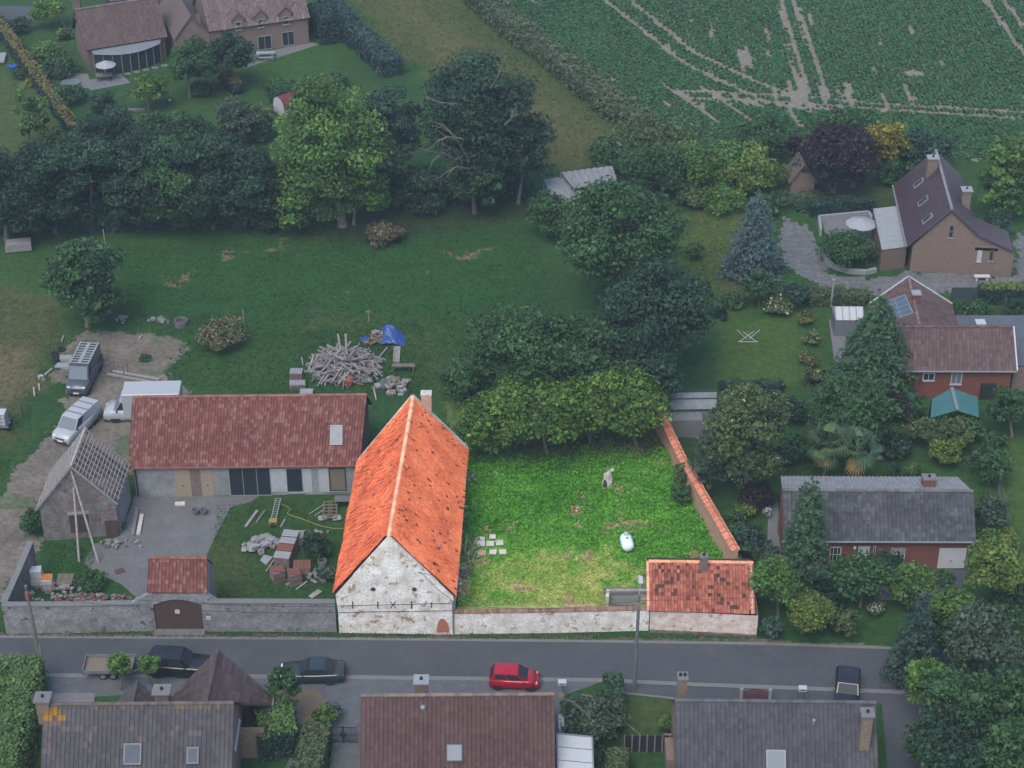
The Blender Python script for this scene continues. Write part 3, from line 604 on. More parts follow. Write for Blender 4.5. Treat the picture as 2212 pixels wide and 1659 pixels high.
# ================================================================ roof tiles
_tm = {}
def tile_template(kind):
    if kind == 'pan': xs = [0, .16, .38, .62, .84, 1.03]; zs = [.070, .030, .002, .002, .036, .078]
    elif kind == 'roman': xs = [0, .12, .24, .55, .80, 1.02]; zs = [.060, .062, .010, .002, .010, .062]
    else: xs = [0, .06, .3, .65, .94, 1.0]; zs = [.012, .004, .004, .004, .004, .014]
    v = [(x, 1.10, z) for x, z in zip(xs, zs)]+[(x, 0, z+.022) for x, z in zip(xs, zs)]+[(x, .02, z-.004) for x, z in zip(xs, zs)]
    q = [[6+i, 7+i, 1+i, i] for i in range(5)]+[[12+i, 13+i, 7+i, 6+i] for i in range(5)]
    return np.array(v), np.array(q)
def tiles(roof, A, B, C, D, w, h, palette, kind='pan', n_ind=300, wob=0., jit=.006, miss=None, dark=None, name='tile', patch=.25, bright=1., var=.75, lichen=()):
    """lays every tile of the slope A-B (eave) C-D (ridge); the ones largest in view are objects, the rest one mesh"""
    A, B, C, D = [np.array(p) for p in (A, B, C, D)]
    n = max(2, round(np.linalg.norm(B-A)/w)); m = max(2, round(np.linalg.norm(D-A)/h))
    i, j = [a.ravel().astype(float) for a in np.meshgrid(np.arange(n), np.arange(m))]
    def pt(u, v):
        u = u[:, None]; v = v[:, None]; return (A*(1-u)+B*u)*(1-v)+(D*(1-u)+C*u)*v
    o = pt(i/n, j/m); ex = pt((i+1)/n, j/m)-o; ey = pt(i/n, (j+1)/m)-o
    N = np.cross(ex, ey); N /= np.linalg.norm(N, axis=1, keepdims=True)
    s = np.linalg.norm(B-A); 
    dz = fbm(i/n*s*.35+A[0], j/m*s*.2+A[1])*wob*1.6 if wob else 0.
    o = o+N*(dz+RNG.normal(size=len(i))*jit)[:, None]+ex*(RNG.normal(size=(len(i), 1))*.012)
    ey = ey+ex*(RNG.normal(size=(len(i), 1))*.012)
    t = np.clip((RNG.random(len(i))-.5)*var+.5+(fbm(i*.15+3, j*.15)-.5)*4*patch*.5, 0, 1); pal = np.array(palette)
    k = t*(len(pal)-1); k0 = np.minimum(k.astype(int), len(pal)-2); f = (k-k0)[:, None]; col = pal[k0]*(1-f)+pal[k0+1]*f
    col = col*RNG.uniform(.9, 1.1, (len(i), 1))*bright
    if dark is not None:
        frac, dc = dark[0], np.array(dark[1]); ff = frac*(.2+2.2*np.clip(fbm(i*.09+50, j*.12)*2-.6, 0, 1)); dm = RNG.random(len(i)) < ff; col[dm] = dc*RNG.uniform(.7, 1.3, (dm.sum(), 1))
    for lp, lr, lc in lichen:
        dd = np.linalg.norm(o-np.array(lp), axis=1); lm = RNG.random(len(i)) < np.clip(1.3-dd/lr, 0, .9); col[lm] = np.array(lc)*RNG.uniform(.5, 1.2, (lm.sum(), 1))
    keep = np.ones(len(i), bool)
    if miss: keep = ~((RNG.random(len(i)) < miss*(.2+2*np.clip(fbm(i*.1+90, j*.12)*2-.7, 0, 1))))
    o, ex, ey, N, col = o[keep], ex[keep], ey[keep], N[keep], col[keep]
    TV, TQ = tile_template(kind); base = np.array(BASE[roof])
    ctr = o+ex*.5+ey*.5; d = ctr[:, 1]*cp-(ctr[:, 2]-HC)*sp; qx = 1106+F*ctr[:, 0]/d; qy = 829.5-F*(ctr[:, 1]*sp+(ctr[:, 2]-HC)*cp)/d
    vis = (qx > 5)&(qx < 2207)&(qy > 5)&(qy < 1652); rank = np.where(vis, d, 1e9); order = np.argsort(rank)
    ind = order[:n_ind]; ind = ind[rank[ind] < 1e8]; rest = np.ones(len(o), bool); rest[ind] = False
    r = np.nonzero(rest)[0]
    if len(r):
        v = o[r][:, None]+ex[r][:, None]*TV[None, :, :1]+ey[r][:, None]*TV[None, :, 1:2]+N[r][:, None]*TV[None, :, 2:]-base
        q = (TQ[None]+np.arange(len(r))[:, None, None]*len(TV)).reshape(-1, 4)
        ob = link('tile_field', npmesh('tile_field', v.reshape(-1, 3), q, np.repeat(col[r], len(TV), 0)), 'tile', roof); ob['kind'] = 'stuff'
    # individual tiles share a dozen meshes of different tint
    if len(ind):
        ci = col[ind]; lum = ci.sum(1); bins = np.clip(np.searchsorted(np.quantile(lum, np.linspace(0, 1, 13)[1:-1]), lum), 0, 11); ms = []
        for b in range(12):
            cb = ci[bins == b].mean(0) if (bins == b).any() else ci.mean(0)
            me = npmesh(name, TV, TQ, np.tile(cb, (len(TV), 1))); me.materials.append(M('tile')); ms.append(me)
        for a, b in zip(ind, bins):
            X = ex[a]; lx = np.linalg.norm(X); X = X/lx; Y = np.cross(N[a], X); ly = ey[a] @ Y
            ob = bpy.data.objects.new(name, ms[b]); COL.objects.link(ob); ob.parent = roof
            p = o[a]-base
            ob.matrix_local = Matrix(((X[0]*lx, Y[0]*ly, N[a][0], p[0]), (X[1]*lx, Y[1]*ly, N[a][1], p[1]), (X[2]*lx, Y[2]*ly, N[a][2], p[2]), (0, 0, 0, 1)))
def ridge_tiles(roof, a, b, col, r=.15, step=.42, lift=.02, name='ridge_tile'):
    a = Vector(a); b = Vector(b); d = b-a; L = d.length; d.normalize(); n = max(1, round(L/step)); step = L/n; s = d.cross(V3(0, 0, 1)).normalized(); u = s.cross(d)
    ms = []
    for k in range(4):
        mb = MB(); mb.cc = tuple(np.array(col)*(.82+.12*k))
        ring = [(cos(pi*q/6), sin(pi*q/6)) for q in range(7)]
        v = [V3(0, x*r*1.06, z*r*1.06) for x, z in ring]+[V3(step*1.02, x*r*.94, z*r*.94) for x, z in ring]
        mb.add(v, [[q, q+1, q+8, q+7] for q in range(6)]+[[0, 1, 2, 3, 4, 5, 6][::-1]]); me = mb.mesh(name); me.materials.append(M('tile')); ms.append(me)
    rot = Matrix((d, s, u)).transposed().to_4x4()
    for k in range(n):
        ob = bpy.data.objects.new(name, random.choice(ms)); COL.objects.link(ob); ob.parent = roof
        ob.matrix_local = Matrix.Translation(a+d*step*k+u*(lift-.05+random.uniform(-.012, .012))-BASE[roof]) @ rot
def deck(t, polys, mat='deck', th=.10, name='roof', col=None):
    """roof body: each polygon thickened downwards"""
    mb = MB()
    for p in polys:
        p = [Vector(v) for v in p]; n = (p[1]-p[0]).cross(p[2]-p[0]).normalized(); n = n if n.z > 0 else -n
        mb.hexa([v-n*th for v in p], p)
    if col: mb.c = [col]*len(mb.v)
    return mb.build(name, mat, t)
def up(p, z): return Vector((p[0], p[1], z))
def walls(t, pts, tops, mat, name='wall'):
    """closed wall ring: ground points and the top profile above each side (list of points from corner to corner)"""
    mb = MB(); n = len(pts)
    for i in range(n):
        a, b = pts[i], pts[(i+1) % n]; mb.poly(a, b, *tops[i][::-1])
    return mb.build(name, mat, t)
# ---------------------------------------------------------------- windows and the like, on a wall plane
def rect_on(p0, u, n, r):
    a = onplane(r[0], r[3], p0, n); b = onplane(r[2], r[1], p0, n); w = (b-a).dot(u); return a, max(w, .2), max(b.z-a.z, .2)
def window(t, p0, u, n, r, mat='white_paint', nx=2, ny=1, pane='glass', sill=True, fw=.08, name='window'):
    a, w, h = rect_on(p0, u, n, r); k = V3(0, 0, 1); f = MB()
    for o, A, C in ((a, w, fw), (a+k*(h-fw), w, fw), (a+k*fw, fw, h-2*fw), (a+u*(w-fw)+k*fw, fw, h-2*fw)): f.obox(o+n*-.02, u, n, k, A, .08, C)
    for i in range(1, nx): f.obox(a+u*(w*i/nx-fw*.35)+k*fw+n*-.02, u, n, k, fw*.7, .07, h-2*fw)
    for j in range(1, ny): f.obox(a+u*fw+k*(h*j/ny-fw*.3)+n*-.02, u, n, k, w-2*fw, .066, fw*.6)
    wf = f.build(name, mat, t)
    for i in range(nx):
        MB().obox(a+u*(w*i/nx+.01)+k*.03+n*-.01, u, n, k, w/nx-.02, .025, h-.06).build('pane', pane, wf)
    if sill: MB().obox(a-u*.08-k*.10+n*-.02, u, n, k, w+.16, .14, .10).build('sill', 'greywhite', wf)
    return wf
def panel(t, p0, u, n, r, mat, name='door', d=.06, handle=False):
    a, w, h = rect_on(p0, u, n, r); o = MB().obox(a+n*-.02, u, n, V3(0, 0, 1), w, d, h).build(name, mat, t)
    if handle: MB().obox(a+u*(w*.45)+V3(0, 0, h*.42)+n*(d-.02), u, n, V3(0, 0, 1), .12, .05, .05).build('handle', 'dark_metal', o)
    return o
def chimney(t, c, w, d, z0, z1, mat, pots=1, cap='kerb', over=.08, name='chimney'):
    ch = MB().box((c[0], c[1], (z0+z1)/2), (w, d, z1-z0)).build(name, mat, t)
    MB().box((c[0], c[1], z1+.06), (w+2*over, d+2*over, .12)).build('cap', cap, ch)
    for k in range(pots):
        x = c[0]+(k-(pots-1)/2)*w*.5; MB().lathe((x, c[1], z1+.12), [(.11, 0), (.10, .18), (.07, .18), (.07, .02)], 10).build('flue', 'dark_metal', ch)
    return ch
def skylight(roof, A, B, D, r, mat='skyglass', frame='zinc', lift=.12):
    """roof window on plane (A, B, D) seen in pixel box r"""
    u = (B-A).normalized(); n = u.cross(D-A).normalized(); v = n.cross(u); c = onplane((r[0]+r[2])/2, (r[1]+r[3])/2, A, n)
    s = S(c); w = (r[2]-r[0])/s; lo = onplane((r[0]+r[2])/2, r[3], A, n); hi = onplane((r[0]+r[2])/2, r[1], A, n); h = (hi-lo).length
    o = c-u*w/2-v*h/2; f = MB(); e = .09
    for q, a_, b_ in ((o, w, e), (o+v*(h-e), w, e), (o+v*e, e, h-2*e), (o+u*(w-e)+v*e, e, h-2*e)): f.obox(q+n*.0, u, v, n, a_, b_, lift+.05)
    fr = f.build('roof_window', frame, roof); MB().obox(o+u*e*.9+v*e*.9, u, v, n, w-1.8*e, h-1.8*e, lift+.02).build('pane', mat, fr); return fr
def gutter(t, a, b, r=.07, mat='zinc', name='gutter'): return MB().tube([a, b], r, 8).build(name, mat, t)
# ================================================================ the barn of the walled yard
ORANGE = [(.42,.085,.035), (.60,.14,.055), (.74,.20,.08), (.80,.27,.13)]
FLb, FRb = P(733,1367), P(979,1371)
bt = thing('brick_barn', 'long limewashed barn with bright orange tiled roof and pointed gable on the street', 'barn', FLb)
ez, rz_ = 3.55, 9.05
eFL, eFR, eBR, eBL = P(722,1286,ez), P(983,1291,ez), P(1009,972,ez), P(775,1001,ez); rF, rB = P(840,1159,rz_), P(892,860,rz_)
BRb = up(eBR, 0)+V3(-.25, -.1, 0); BLb = up(eBL, 0)+V3(.3, -.1, 0)
apF = V3((FLb.x+FRb.x)/2+.06, (FLb.y+FRb.y)/2, rz_-.10)
walls(bt, [FLb, FRb, BRb, BLb], [[up(FLb, ez-.1), apF, up(FRb, ez-.1)], [up(FRb, ez-.1), up(BRb, ez-.1)], [up(BRb, ez-.1), up(rB, rz_-.12)+V3(0, -.1, 0), up(BLb, ez-.1)], [up(BLb, ez-.1), up(FLb, ez-.1)]], 'limewash')
rfF = V3(rF.x, max(rF.y, FLb.y+.12), rz_)
eFL.y = max(eFL.y, FLb.y+.12); eFR.y = max(eFR.y, FRb.y+.12)
roof = deck(bt, [[eFR, eBR, rB, rfF], [eBL, eFL, rfF, rB]], th=.12)
DK = (.10,.035,.022)
tiles(roof, eFR, eBR, rB, rfF, .205, .275, ORANGE, 'pan', 170, wob=.14, dark=(.032, DK), jit=.008, patch=.5, var=.34)
tiles(roof, eBL, eFL, rfF, rB, .205, .275, [(.36,.07,.035), (.52,.115,.05), (.66,.16,.065), (.72,.22,.10)], 'pan', 130, wob=.16, dark=(.012, DK), jit=.012, patch=.6, var=.42)  # left slope: duller light put into a darker palette than the right
ridge_tiles(roof, rfF, rB, (.82,.40,.24), .17, .46, .08)
u_ = (FRb-FLb).normalized(); n_ = V3(u_.y, -u_.x, 0)
for x, y in ((806,1273), (895,1273)):
    c = onplane(x, y, FLb, n_); MB().lathe(c+n_*-.03, [(.19, 0), (.19, .05), (.14, .05), (.14, .045)], 16, n_).build('vent_hole_shade', 'deck', bt)  # dark discs on the gable, painted as the shade inside round holes
for x, ln in ((762,.72), (816,.66), (889,.72), (932,.5)):
    c = onplane(x, 1306, FLb, n_)+n_*.03; MB().obox(c-u_*.035-V3(0, 0, ln/2), u_, n_, V3(0, 0, 1), .07, .03, ln).build('wall_anchor', 'dark_metal', bt)
c = onplane(849, 1306, FLb, n_)+n_*.03; xa = MB()
for q in (-1, 1):
    xa.bar(c+V3(0, 0, -.02), c+u_*.22*q+V3(0, 0, .34), .05, .03, n_); xa.bar(c+V3(0, 0, .02), c+u_*.22*q+V3(0, 0, -.34), .05, .031, n_)
xa.build('wall_anchor', 'dark_metal', bt)
for y0, x0, y1, x1 in ((1308,733,1302,978), (1322,733,1318,978)):
    MB().bar(onplane(x0, y0, FLb, n_)+n_*.05, onplane(x1, y1, FLb, n_)+n_*.05, .025, .025, n_).build('cable', 'black_wire', bt)
mb = MB()
for a, b in (((902,1235), (915,1241)), ((915,1241), (945,1272)), ((945,1272), (975,1295)), ((902,1235), (940,1243)), ((940,1243), (958,1262))): mb.bar(onplane(*a, FLb, n_)+n_*.03, onplane(*b, FLb, n_)+n_*.03, .022, .022, n_)
mb.build('service_cable', 'black_wire', bt)
MB().tube([FRb+n_*.08+V3(.02, 0, .2), FRb+n_*.08+V3(.02, 0, ez-.2)], .06, 8).build('downpipe', 'zinc', bt)
gutter(bt, eFR+V3(.06, 0, .0), eBR+V3(.06, 0, 0), .07)
cu = u_.cross(n_)
pb = []
for k in range(9):
    a = pi*k/8; pb.append(onplane(957+14*cos(a), 1366-30*sin(a)*(1-.15*cos(a)), FLb, n_)+n_*.006)
MB().hexa([p for p in pb], [p+n_*.02 for p in pb]).build('brick_patch', 'terracotta', bt)['label'] = 'orange-red brick repair patch at the foot of the gable'
# rear verge coping and chimney
cop = MB(); cop.bar(rB+V3(0, .1, .12), eBR+V3(0, .1, .14), .34, .22); cop.bar(rB+V3(0, .1, .12), eBL+V3(0, .1, .14), .34, .22); cop.build('coping', 'palestone', bt)
cc_ = rB.lerp(eBR, .25); chimney(bt, cc_+V3(0, .05, 0), .82, .62, cc_.z-.6, ZT(cc_, 851), 'brick_warm', 0, 'palestone', .04)
ven = rB.lerp(eBR, .1); vp = onplane(948, 1181, eFR, (eBR-eFR).cross(rfF-eFR).normalized()); MB().box(vp+V3(.02, 0, .08), (.4, .35, .16)).build('roof_vent', 'zinc', bt)
fg = MB(); gp = [up(FLb, .1), up(FRb, .1), V3(eFR.x-.12, FRb.y, ez+.10), V3(rfF.x, FLb.y, rz_+.12), V3(eFL.x+.12, FLb.y, ez+.10)]
gp[0].z = gp[1].z = 2.2; fg.add([p+n_*.012 for p in gp]+[p-n_*.26 for p in gp], [[0,1,2,3,4], [9,8,7,6,5]]+[[i, (i+1) % 5, 5+(i+1) % 5, 5+i] for i in range(5)]); fg.build('gable_wall', 'limewash', bt)
# ================================================================ small tiled lean-to at the yard's street corner
sl0, sr0 = P(1403,1364), P(1634,1375)
st = thing('brick_outbuilding', 'low brick outbuilding with dark weathered red pantiles and stub chimney', 'outbuilding', sl0)
sez, srz = 2.1, 4.45
a, b, c, d = P(1402,1320,sez), P(1631,1327,sez), P(1627,1216,srz), P(1401,1213,srz)
bk = c.y-b.y
s_u = (sr0-sl0).normalized(); s_n = V3(s_u.y, -s_u.x, 0)
bl, br_ = up(d, 0)+V3(.1, .15, 0), up(c, 0)+V3(-.1, .15, 0); bl2, br2 = bl+V3(0, 1.6, 0), br_+V3(0, 1.6, 0); s2 = 3.3
walls(st, [sl0, sr0, br_, br2, bl2, bl], [[up(sl0, sez-.06), up(sr0, sez-.06)], [up(sr0, sez-.06), up(br_, srz-.1)], [up(br_, srz-.1), up(br2, s2-.1)], [up(br2, s2-.1), up(bl2, s2-.1)], [up(bl2, s2-.1), up(bl, srz-.1)], [up(bl, srz-.1), up(sl0, sez-.06)]], 'whitebrick' if 'whitebrick' in MATS else 'limewash')
sr = deck(st, [[a, b, c, d], [c+V3(.1, 0, 0), up(br2, s2)+V3(.1, .2, 0), up(bl2, s2)+V3(-.1, .2, 0), d+V3(-.1, 0, 0)]])
tiles(sr, a, b, c, d, .235, .29, [(.13,.042,.028), (.24,.072,.045), (.33,.11,.07), (.42,.19,.13)], 'pan', 300, wob=.05, dark=(.09, (.10,.040,.028)), miss=.05, var=.55, jit=.012)
ridge_tiles(sr, d, c, (.62,.27,.15), .15, .42, .06)
for k, (p, q) in enumerate(((a, d), (b, c))):
    ridge_tiles(sr, p+V3(-.05 if k == 0 else -.18, 0, .02), q+V3(-.05 if k == 0 else -.18, 0, .02), (.66,.30,.20) if k == 0 else (.50,.30,.22), .12, .4, .05, 'verge_tile')
cq = onplane(1519, 1228, a, (b-a).cross(d-a).normalized()); chimney(st, cq, .55, .5, cq.z-.3, cq.z+1.15, 'brick_old', 1, 'kerb', .03)
sk = MB(); sk.obox(sl0-s_n*-.0+V3(0, 0, .0), s_u, s_n, V3(0, 0, 1), (sr0-sl0).length, .12, .22); sk.build('plinth', 'rubblewall', st)
# small roofless brick pen against the street wall
pen = thing('brick_pen', 'small roofless brick pen with timber lintels behind the street wall', 'brick pen', P(1345,1325))
pa, pb_, pc_, pd_ = P(1311,1322), P(1400,1322), P(1400,1303), P(1313,1303); mb = MB()
for q, r_ in ((pd_, pc_), (pa, pd_)): mb.bar(q+V3(0, .1, .7), r_+V3(0, .1, .7), .24, 1.4)
mb.build('wall', 'palestone', pen)
for k, y in enumerate((.3, .75)): MB().bar(pa+V3(-.3, y+.4, 1.32+.02*k), pb_+V3(0, y+.4, 1.36), .16, .16).build('lintel', 'concrete', pen)
MB().box(P(1350,1312)+V3(0, .1, .55), (1.9, .06, .8)).build('hatch', 'greywhite', pen)
# ================================================================ boundary walls
def wall_run(name, label, pts, h, th, mat, coptile=None, copw=.55, step=.27, zoff=None, cop='kerb', tilecol=None):
    p = [Vector(q) for q in pts]; t = thing(name, label, 'wall', p[0]); hs = h if isinstance(h, (list, tuple)) else [h]*len(p); mb = MB(); cp_ = MB()
    sh = {}
    for i in range(len(p)-1):
        a, b = p[i], p[i+1]; d = (b-a); L = d.length; d.normalize(); s = V3(-d.y, d.x, 0)*th/2
        mb.hexa([a-s, b-s, b+s, a+s], [v+V3(0, 0, z) for v, z in ((a-s, hs[i]), (b-s, hs[i+1]), (b+s, hs[i+1]), (a+s, hs[i]))])
        if not coptile: cp_.bar(a+V3(0, 0, hs[i]+.05), b+V3(0, 0, hs[i+1]+.05), th+.1, .10)
        else:
            n = max(1, int(L/step))
            for k in range(n):
                c = a.lerp(b, (k+.5)/n); z = hs[i]+(hs[i+1]-hs[i])*(k+.5)/n
                key = random.randrange(6)
                if key not in sh:
                    q = MB(); q.cc = tuple(np.array(coptile)*random.uniform(.7, 1.25)); w = copw/2; g = step*.47
                    q.hexa([V3(-g, -w, -.05), V3(g, -w, -.05), V3(g, w, -.05), V3(-g, w, -.05)], [V3(-g, -w, .0), V3(g, -w, .015), V3(g, w, .015), V3(-g, w, .0)])
                    q.hexa([V3(-g, -w*.7, 0), V3(g, -w*.7, 0.015), V3(g, w*.7, .015), V3(-g, w*.7, 0)], [V3(-g, -.05, .16), V3(g, -.05, .18), V3(g, .05, .18), V3(-g, .05, .16)])
                    me = q.mesh('coping_tile'); me.materials.append(M('tile')); sh[key] = me
                ob = bpy.data.objects.new('coping_tile', sh[key]); COL.objects.link(ob); ob.parent = t; ob.location = c-p[0]+V3(0, 0, z+.06)
                ob.rotation_euler = (random.uniform(-.06, .06), random.uniform(-.05, .05), math.atan2(d.y, d.x)+random.uniform(-.06, .06))
    mb.build('wall', mat, t)
    if not coptile: cp_.build('coping', cop, t)
    return t
wall_run('street_wall', 'whitewashed yard wall with dark mossy coping between barn and outbuilding', [FRb+V3(.05, .25, 0), P(1200,1367)+V3(0, .2, 0), P(1402,1363)+V3(-.06, .25, 0)], 2.02, .42, 'limewash', (.20,.12,.085), .5, .26)
wall_run('yard_side_wall', 'old brick yard wall with orange tile coping running back beside the gardens', [P(1412,912), P(1470,1032), P(1524,1130), P(1583,1240)+V3(.1, 0, 0)], [2.3, 2.1, 2.25, 2.3], .40, 'brick_warm', (.58,.22,.13), .75, .25)
wall_run('farm_street_wall', 'grey plastered farm wall along the street between gate and barn', [P(450,1364)+V3(0, .2, 0), P(730,1366)+V3(-.1, .25, 0)], 2.75, .42, 'greylime')
wall_run('corner_street_wall', 'grey plastered farm wall left of the gate with old limestone patch', [P(14,1370)+V3(0, .2, 0), P(170,1367)+V3(0, .2, 0), P(328,1363)+V3(0, .2, 0)], [2.7, 2.6, 2.6], .42, 'greylime')
wall_run('ruined_side_wall', 'leaning grey farm wall end beside the dirt track', [P(14,1370)+V3(.1, .45, 0), up(P(40,1235,2.7), 0), up(P(66,1168,3.2), 0)], [2.7, 2.8, 3.1], .4, 'rubblewall')
# ================================================================ gatehouse
g0, g1 = P(322,1363), P(455,1363)
gt = thing('gatehouse', 'small farm gatehouse with red tiled roof over a brown arched double gate', 'gatehouse', g0)
gz, gr = 3.7, 5.55
a, b, c, d = P(317,1280,gz), P(447,1281,gz), P(447,1206,gr), P(322,1205,gr); dy = c.y-b.y
fy = g0.y; al, ar = P(338,1363).x, P(441,1363).x; xl, xr = a.x+.15, b.x-.1; k = V3(0, 0, 1)
arch = [(al+(ar-al)*q/10, 2.55+.52*sin(pi*q/10)) for q in range(11)]
mb = MB(); th = .45
for y in (fy, fy+th):
    for i in range(10): mb.poly(V3(arch[i][0], y, arch[i][1]), V3(arch[i+1][0], y, arch[i+1][1]), V3(arch[i+1][0], y, gz-.05), V3(arch[i][0], y, gz-.05))
for i in range(10): mb.poly(V3(arch[i][0], fy, arch[i][1]), V3(arch[i+1][0], fy, arch[i+1][1]), V3(arch[i+1][0], fy+th, arch[i+1][1]), V3(arch[i][0], fy+th, arch[i][1]))
mb.obox(V3(xl, fy, 0), V3(1,0,0), V3(0,1,0), k, al-xl, th, gz-.05); mb.obox(V3(ar, fy, 0), V3(1,0,0), V3(0,1,0), k, xr-ar, th, gz-.05)
mb.build('front_wall', 'greylime', gt)
for x, w in ((xl, .4), (xr-.4, .4)):
    q = MB(); yb = c.y+dy; z0 = gz-.1
    pr = [V3(x, fy+th+.01, 0), V3(x, yb, 0), V3(x, yb, z0), V3(x, c.y, gr-.15), V3(x, fy+th+.01, z0)]
    q.add(pr+[p+V3(w, 0, 0) for p in pr], [[0,1,2,3,4],[9,8,7,6,5]]+[[i, (i+1) % 5, 5+(i+1) % 5, 5+i] for i in range(5)]); q.build('side_wall', 'whitewash', gt)
for x0, x1 in ((P(292,1363).x, xl), (xr, P(478,1363).x)):
    q = MB(); zz = (2.7, gz-.1) if x0 < xl-.1 else (gz-.1, 2.7)
    q.hexa([V3(x0, fy-.02, 0), V3(x1, fy-.02, 0), V3(x1, fy+.42, 0), V3(x0, fy+.42, 0)], [V3(x0, fy-.02, zz[0]), V3(x1, fy-.02, zz[1]), V3(x1, fy+.42, zz[1]), V3(x0, fy+.42, zz[0])]); q.build('buttress', 'greylime', gt)
gd = deck(gt, [[a, b, c, d], [c, b+V3(0, 2*dy, 0), a+V3(0, 2*dy, 0), d]])
RED2 = [(.105,.036,.028), (.135,.046,.036), (.152,.057,.045), (.20,.108,.092)]
tiles(gd, a, b, c, d, .26, .33, RED2, 'pan', 300, jit=.004, var=.95); ridge_tiles(gd, d, c, (.19,.075,.055), .14, .4, .05)
for q in (0, 1):
    x0 = al+(ar-al)*q/2; x1 = x0+(ar-al)/2; i0 = 5*q; pf = [V3(x0, fy+.12, .06), V3(x1, fy+.12, .06)]+[V3(arch[i0+i][0], fy+.12, arch[i0+i][1]-.03) for i in (5,4,3,2,1,0)]
    m = MB(); n = len(pf); m.add(pf+[p+V3(0, .08, 0) for p in pf], [list(range(n)), list(range(n, 2*n))[::-1]]+[[i, (i+1) % n, n+(i+1) % n, n+i] for i in range(n)])
    leaf = m.build('gate_leaf', 'brown_paint', gt)
    for j in range(9):
        xx = x0+(x1-x0)*(j+.06)/9; ww = (x1-x0)/9*.88; hh = 2.5+.5*sin(pi*((xx+ww/2)-al)/(ar-al))
        MB().obox(V3(xx, fy+.10, .08), V3(1,0,0), V3(0,1,0), k, ww, .018, hh-.12).build('plank', 'brown_paint', leaf)
    if q == 0: MB().obox(onplane(378, 1327, V3(0, fy, 0), V3(0,-1,0))+V3(0, .08, 0), V3(1,0,0), V3(0,1,0), k, .36, .012, .42).build('notice', 'white_paint', leaf)
lb = onplane(446, 1337, V3(0, fy, 0), V3(0,-1,0)); MB().obox(lb+V3(0, -.12, 0), V3(1,0,0), V3(0,1,0), k, .35, .12, .32).build('letter_box', 'plastic_white', gt)
MB().box(V3((al+ar)/2, fy-.25, .06), (ar-al+.2, .7, .12)).build('threshold', 'concrete', gt)
# ================================================================ long farm building
l0, l1 = P(289,1077), up(P(775,1004,3.15), 0)+V3(-.1, 0, 0)
lt = thing('farm_building', 'long single storey farm building under renovation with red tiled roof', 'farm building', l0)
lz, lr = 3.15, 7.1
a, b, c, d = P(278,1011,lz), P(777,1005,lz), P(792,853,lr), P(286,858,lr); l0.y = max(l0.y, a.y+.1); dy = d.y-a.y
f0, f1 = V3(a.x+.3, a.y+.3, 0), V3(b.x-.15, b.y+.3, 0); B0, B1 = f0+V3(.1, 2*dy-.6, 0), f1+V3(.3, 2*dy-.6, 0)
walls(lt, [f0, f1, B1, B0], [[up(f0, lz), up(f1, lz)], [up(f1, lz), up((f1+B1)/2, lr-.15), up(B1, lz)], [up(B1, lz), up(B0, lz)], [up(B0, lz), up((f0+B0)/2, lr-.15), up(f0, lz)]], 'whitewash')
lrf = deck(lt, [[a, b, c, d], [c, b+V3(.5, 2*dy, 0), a+V3(.2, 2*dy, 0), d]])
tiles(lrf, a, b, c, d, .25, .335, RED2, 'pan', 300, jit=.004, var=.95); ridge_tiles(lrf, d, c, (.19,.085,.065), .15, .42, .05)
skylight(lrf, a, b, d, (713,919,740,962), 'greywhite')
fu = (f1-f0).normalized(); fn = V3(fu.y, -fu.x, 0)
for r in ((383,1014,409,1074), (438,1014,458,1072)): panel(lt, f0, fu, fn, r, 'wood_light', 'door', .05, True)
panel(lt, f0, fu, fn, (410,1014,437,1073), 'brick_old', 'brick_infill', .03)
window(lt, f0, fu, fn, (498,1009,583,1071), 'greywhite', 3, 1, 'glass', True, .07, 'patio_door')
window(lt, f0, fu, fn, (621,1011,652,1063), 'greywhite', 1, 1, 'glass', True, .05, 'door')
window(lt, f0, fu, fn, (713,1010,746,1060), 'timber', 1, 1, 'wood_door', True, .06)
for r in ((586,1012,618,1062), (656,1012,672,1064), (690,1012,709,1062)): panel(lt, f0, fu, fn, r, 'white_dull' if 'white_dull' in MATS else 'greywhite', 'insulation_board', .05)
panel(lt, f0, fu, fn, (318,1012,350,1036), 'brick_old', 'brick_infill', .02)
MB().tube([f0+fn*.1+V3(.15, 0, .1), f0+fn*.1+V3(.15, 0, lz)], .06, 8).build('downpipe', 'dark_metal', lt)
gutter(lt, a+V3(0, -.05, -.02), b+V3(0, -.05, -.02), .07, 'rust')
# timber gable boards of the east end
for k in range(9):
    y = f1.y+.5+k*(2*dy-1.6)/9; h = lz+(lr-lz)*(1-abs(y-(f1.y+dy))/dy)-.3; MB().box(V3(f1.x+.12+.3*(y-f1.y)/(2*dy), y, h/2+.4), (.08, .55, h-.8)).build('gable_board', 'bark', lt)
# ================================================================ ruined barn
r0, r1, r2 = P(97,1168), P(259,1156), P(283,1083); r3 = r0+(r2-r1)
rt = thing('ruined_barn', 'roofless brick barn with bare rafters and battens beside the dirt track', 'ruined barn', r0)
zl = 3.4; apx = (r0+r1)/2; za = ZT(apx, 1003); apx2 = (r2+r3)/2
walls(rt, [r0, r1, r2, r3], [[up(r0, zl), up(apx, za-.15), up(r1, zl)], [up(r1, zl), up(r2, zl)], [up(r2, zl), up(apx2, za-.8), up(r3, zl)], [up(r3, zl), up(r0, zl)]], 'rubblewall')
ru = (r1-r0).normalized(); rn = V3(ru.y, -ru.x, 0); sv = (r2-r1).normalized(); sn = V3(sv.y, -sv.x, 0)
panel(rt, r0, ru, rn, (154,1112,190,1152), 'deck', 'doorway_shade', .03); panel(rt, r0, ru, rn, (146,1107,192,1112), 'greywhite', 'lintel', .1)  # flat dark panel stands for the shaded opening
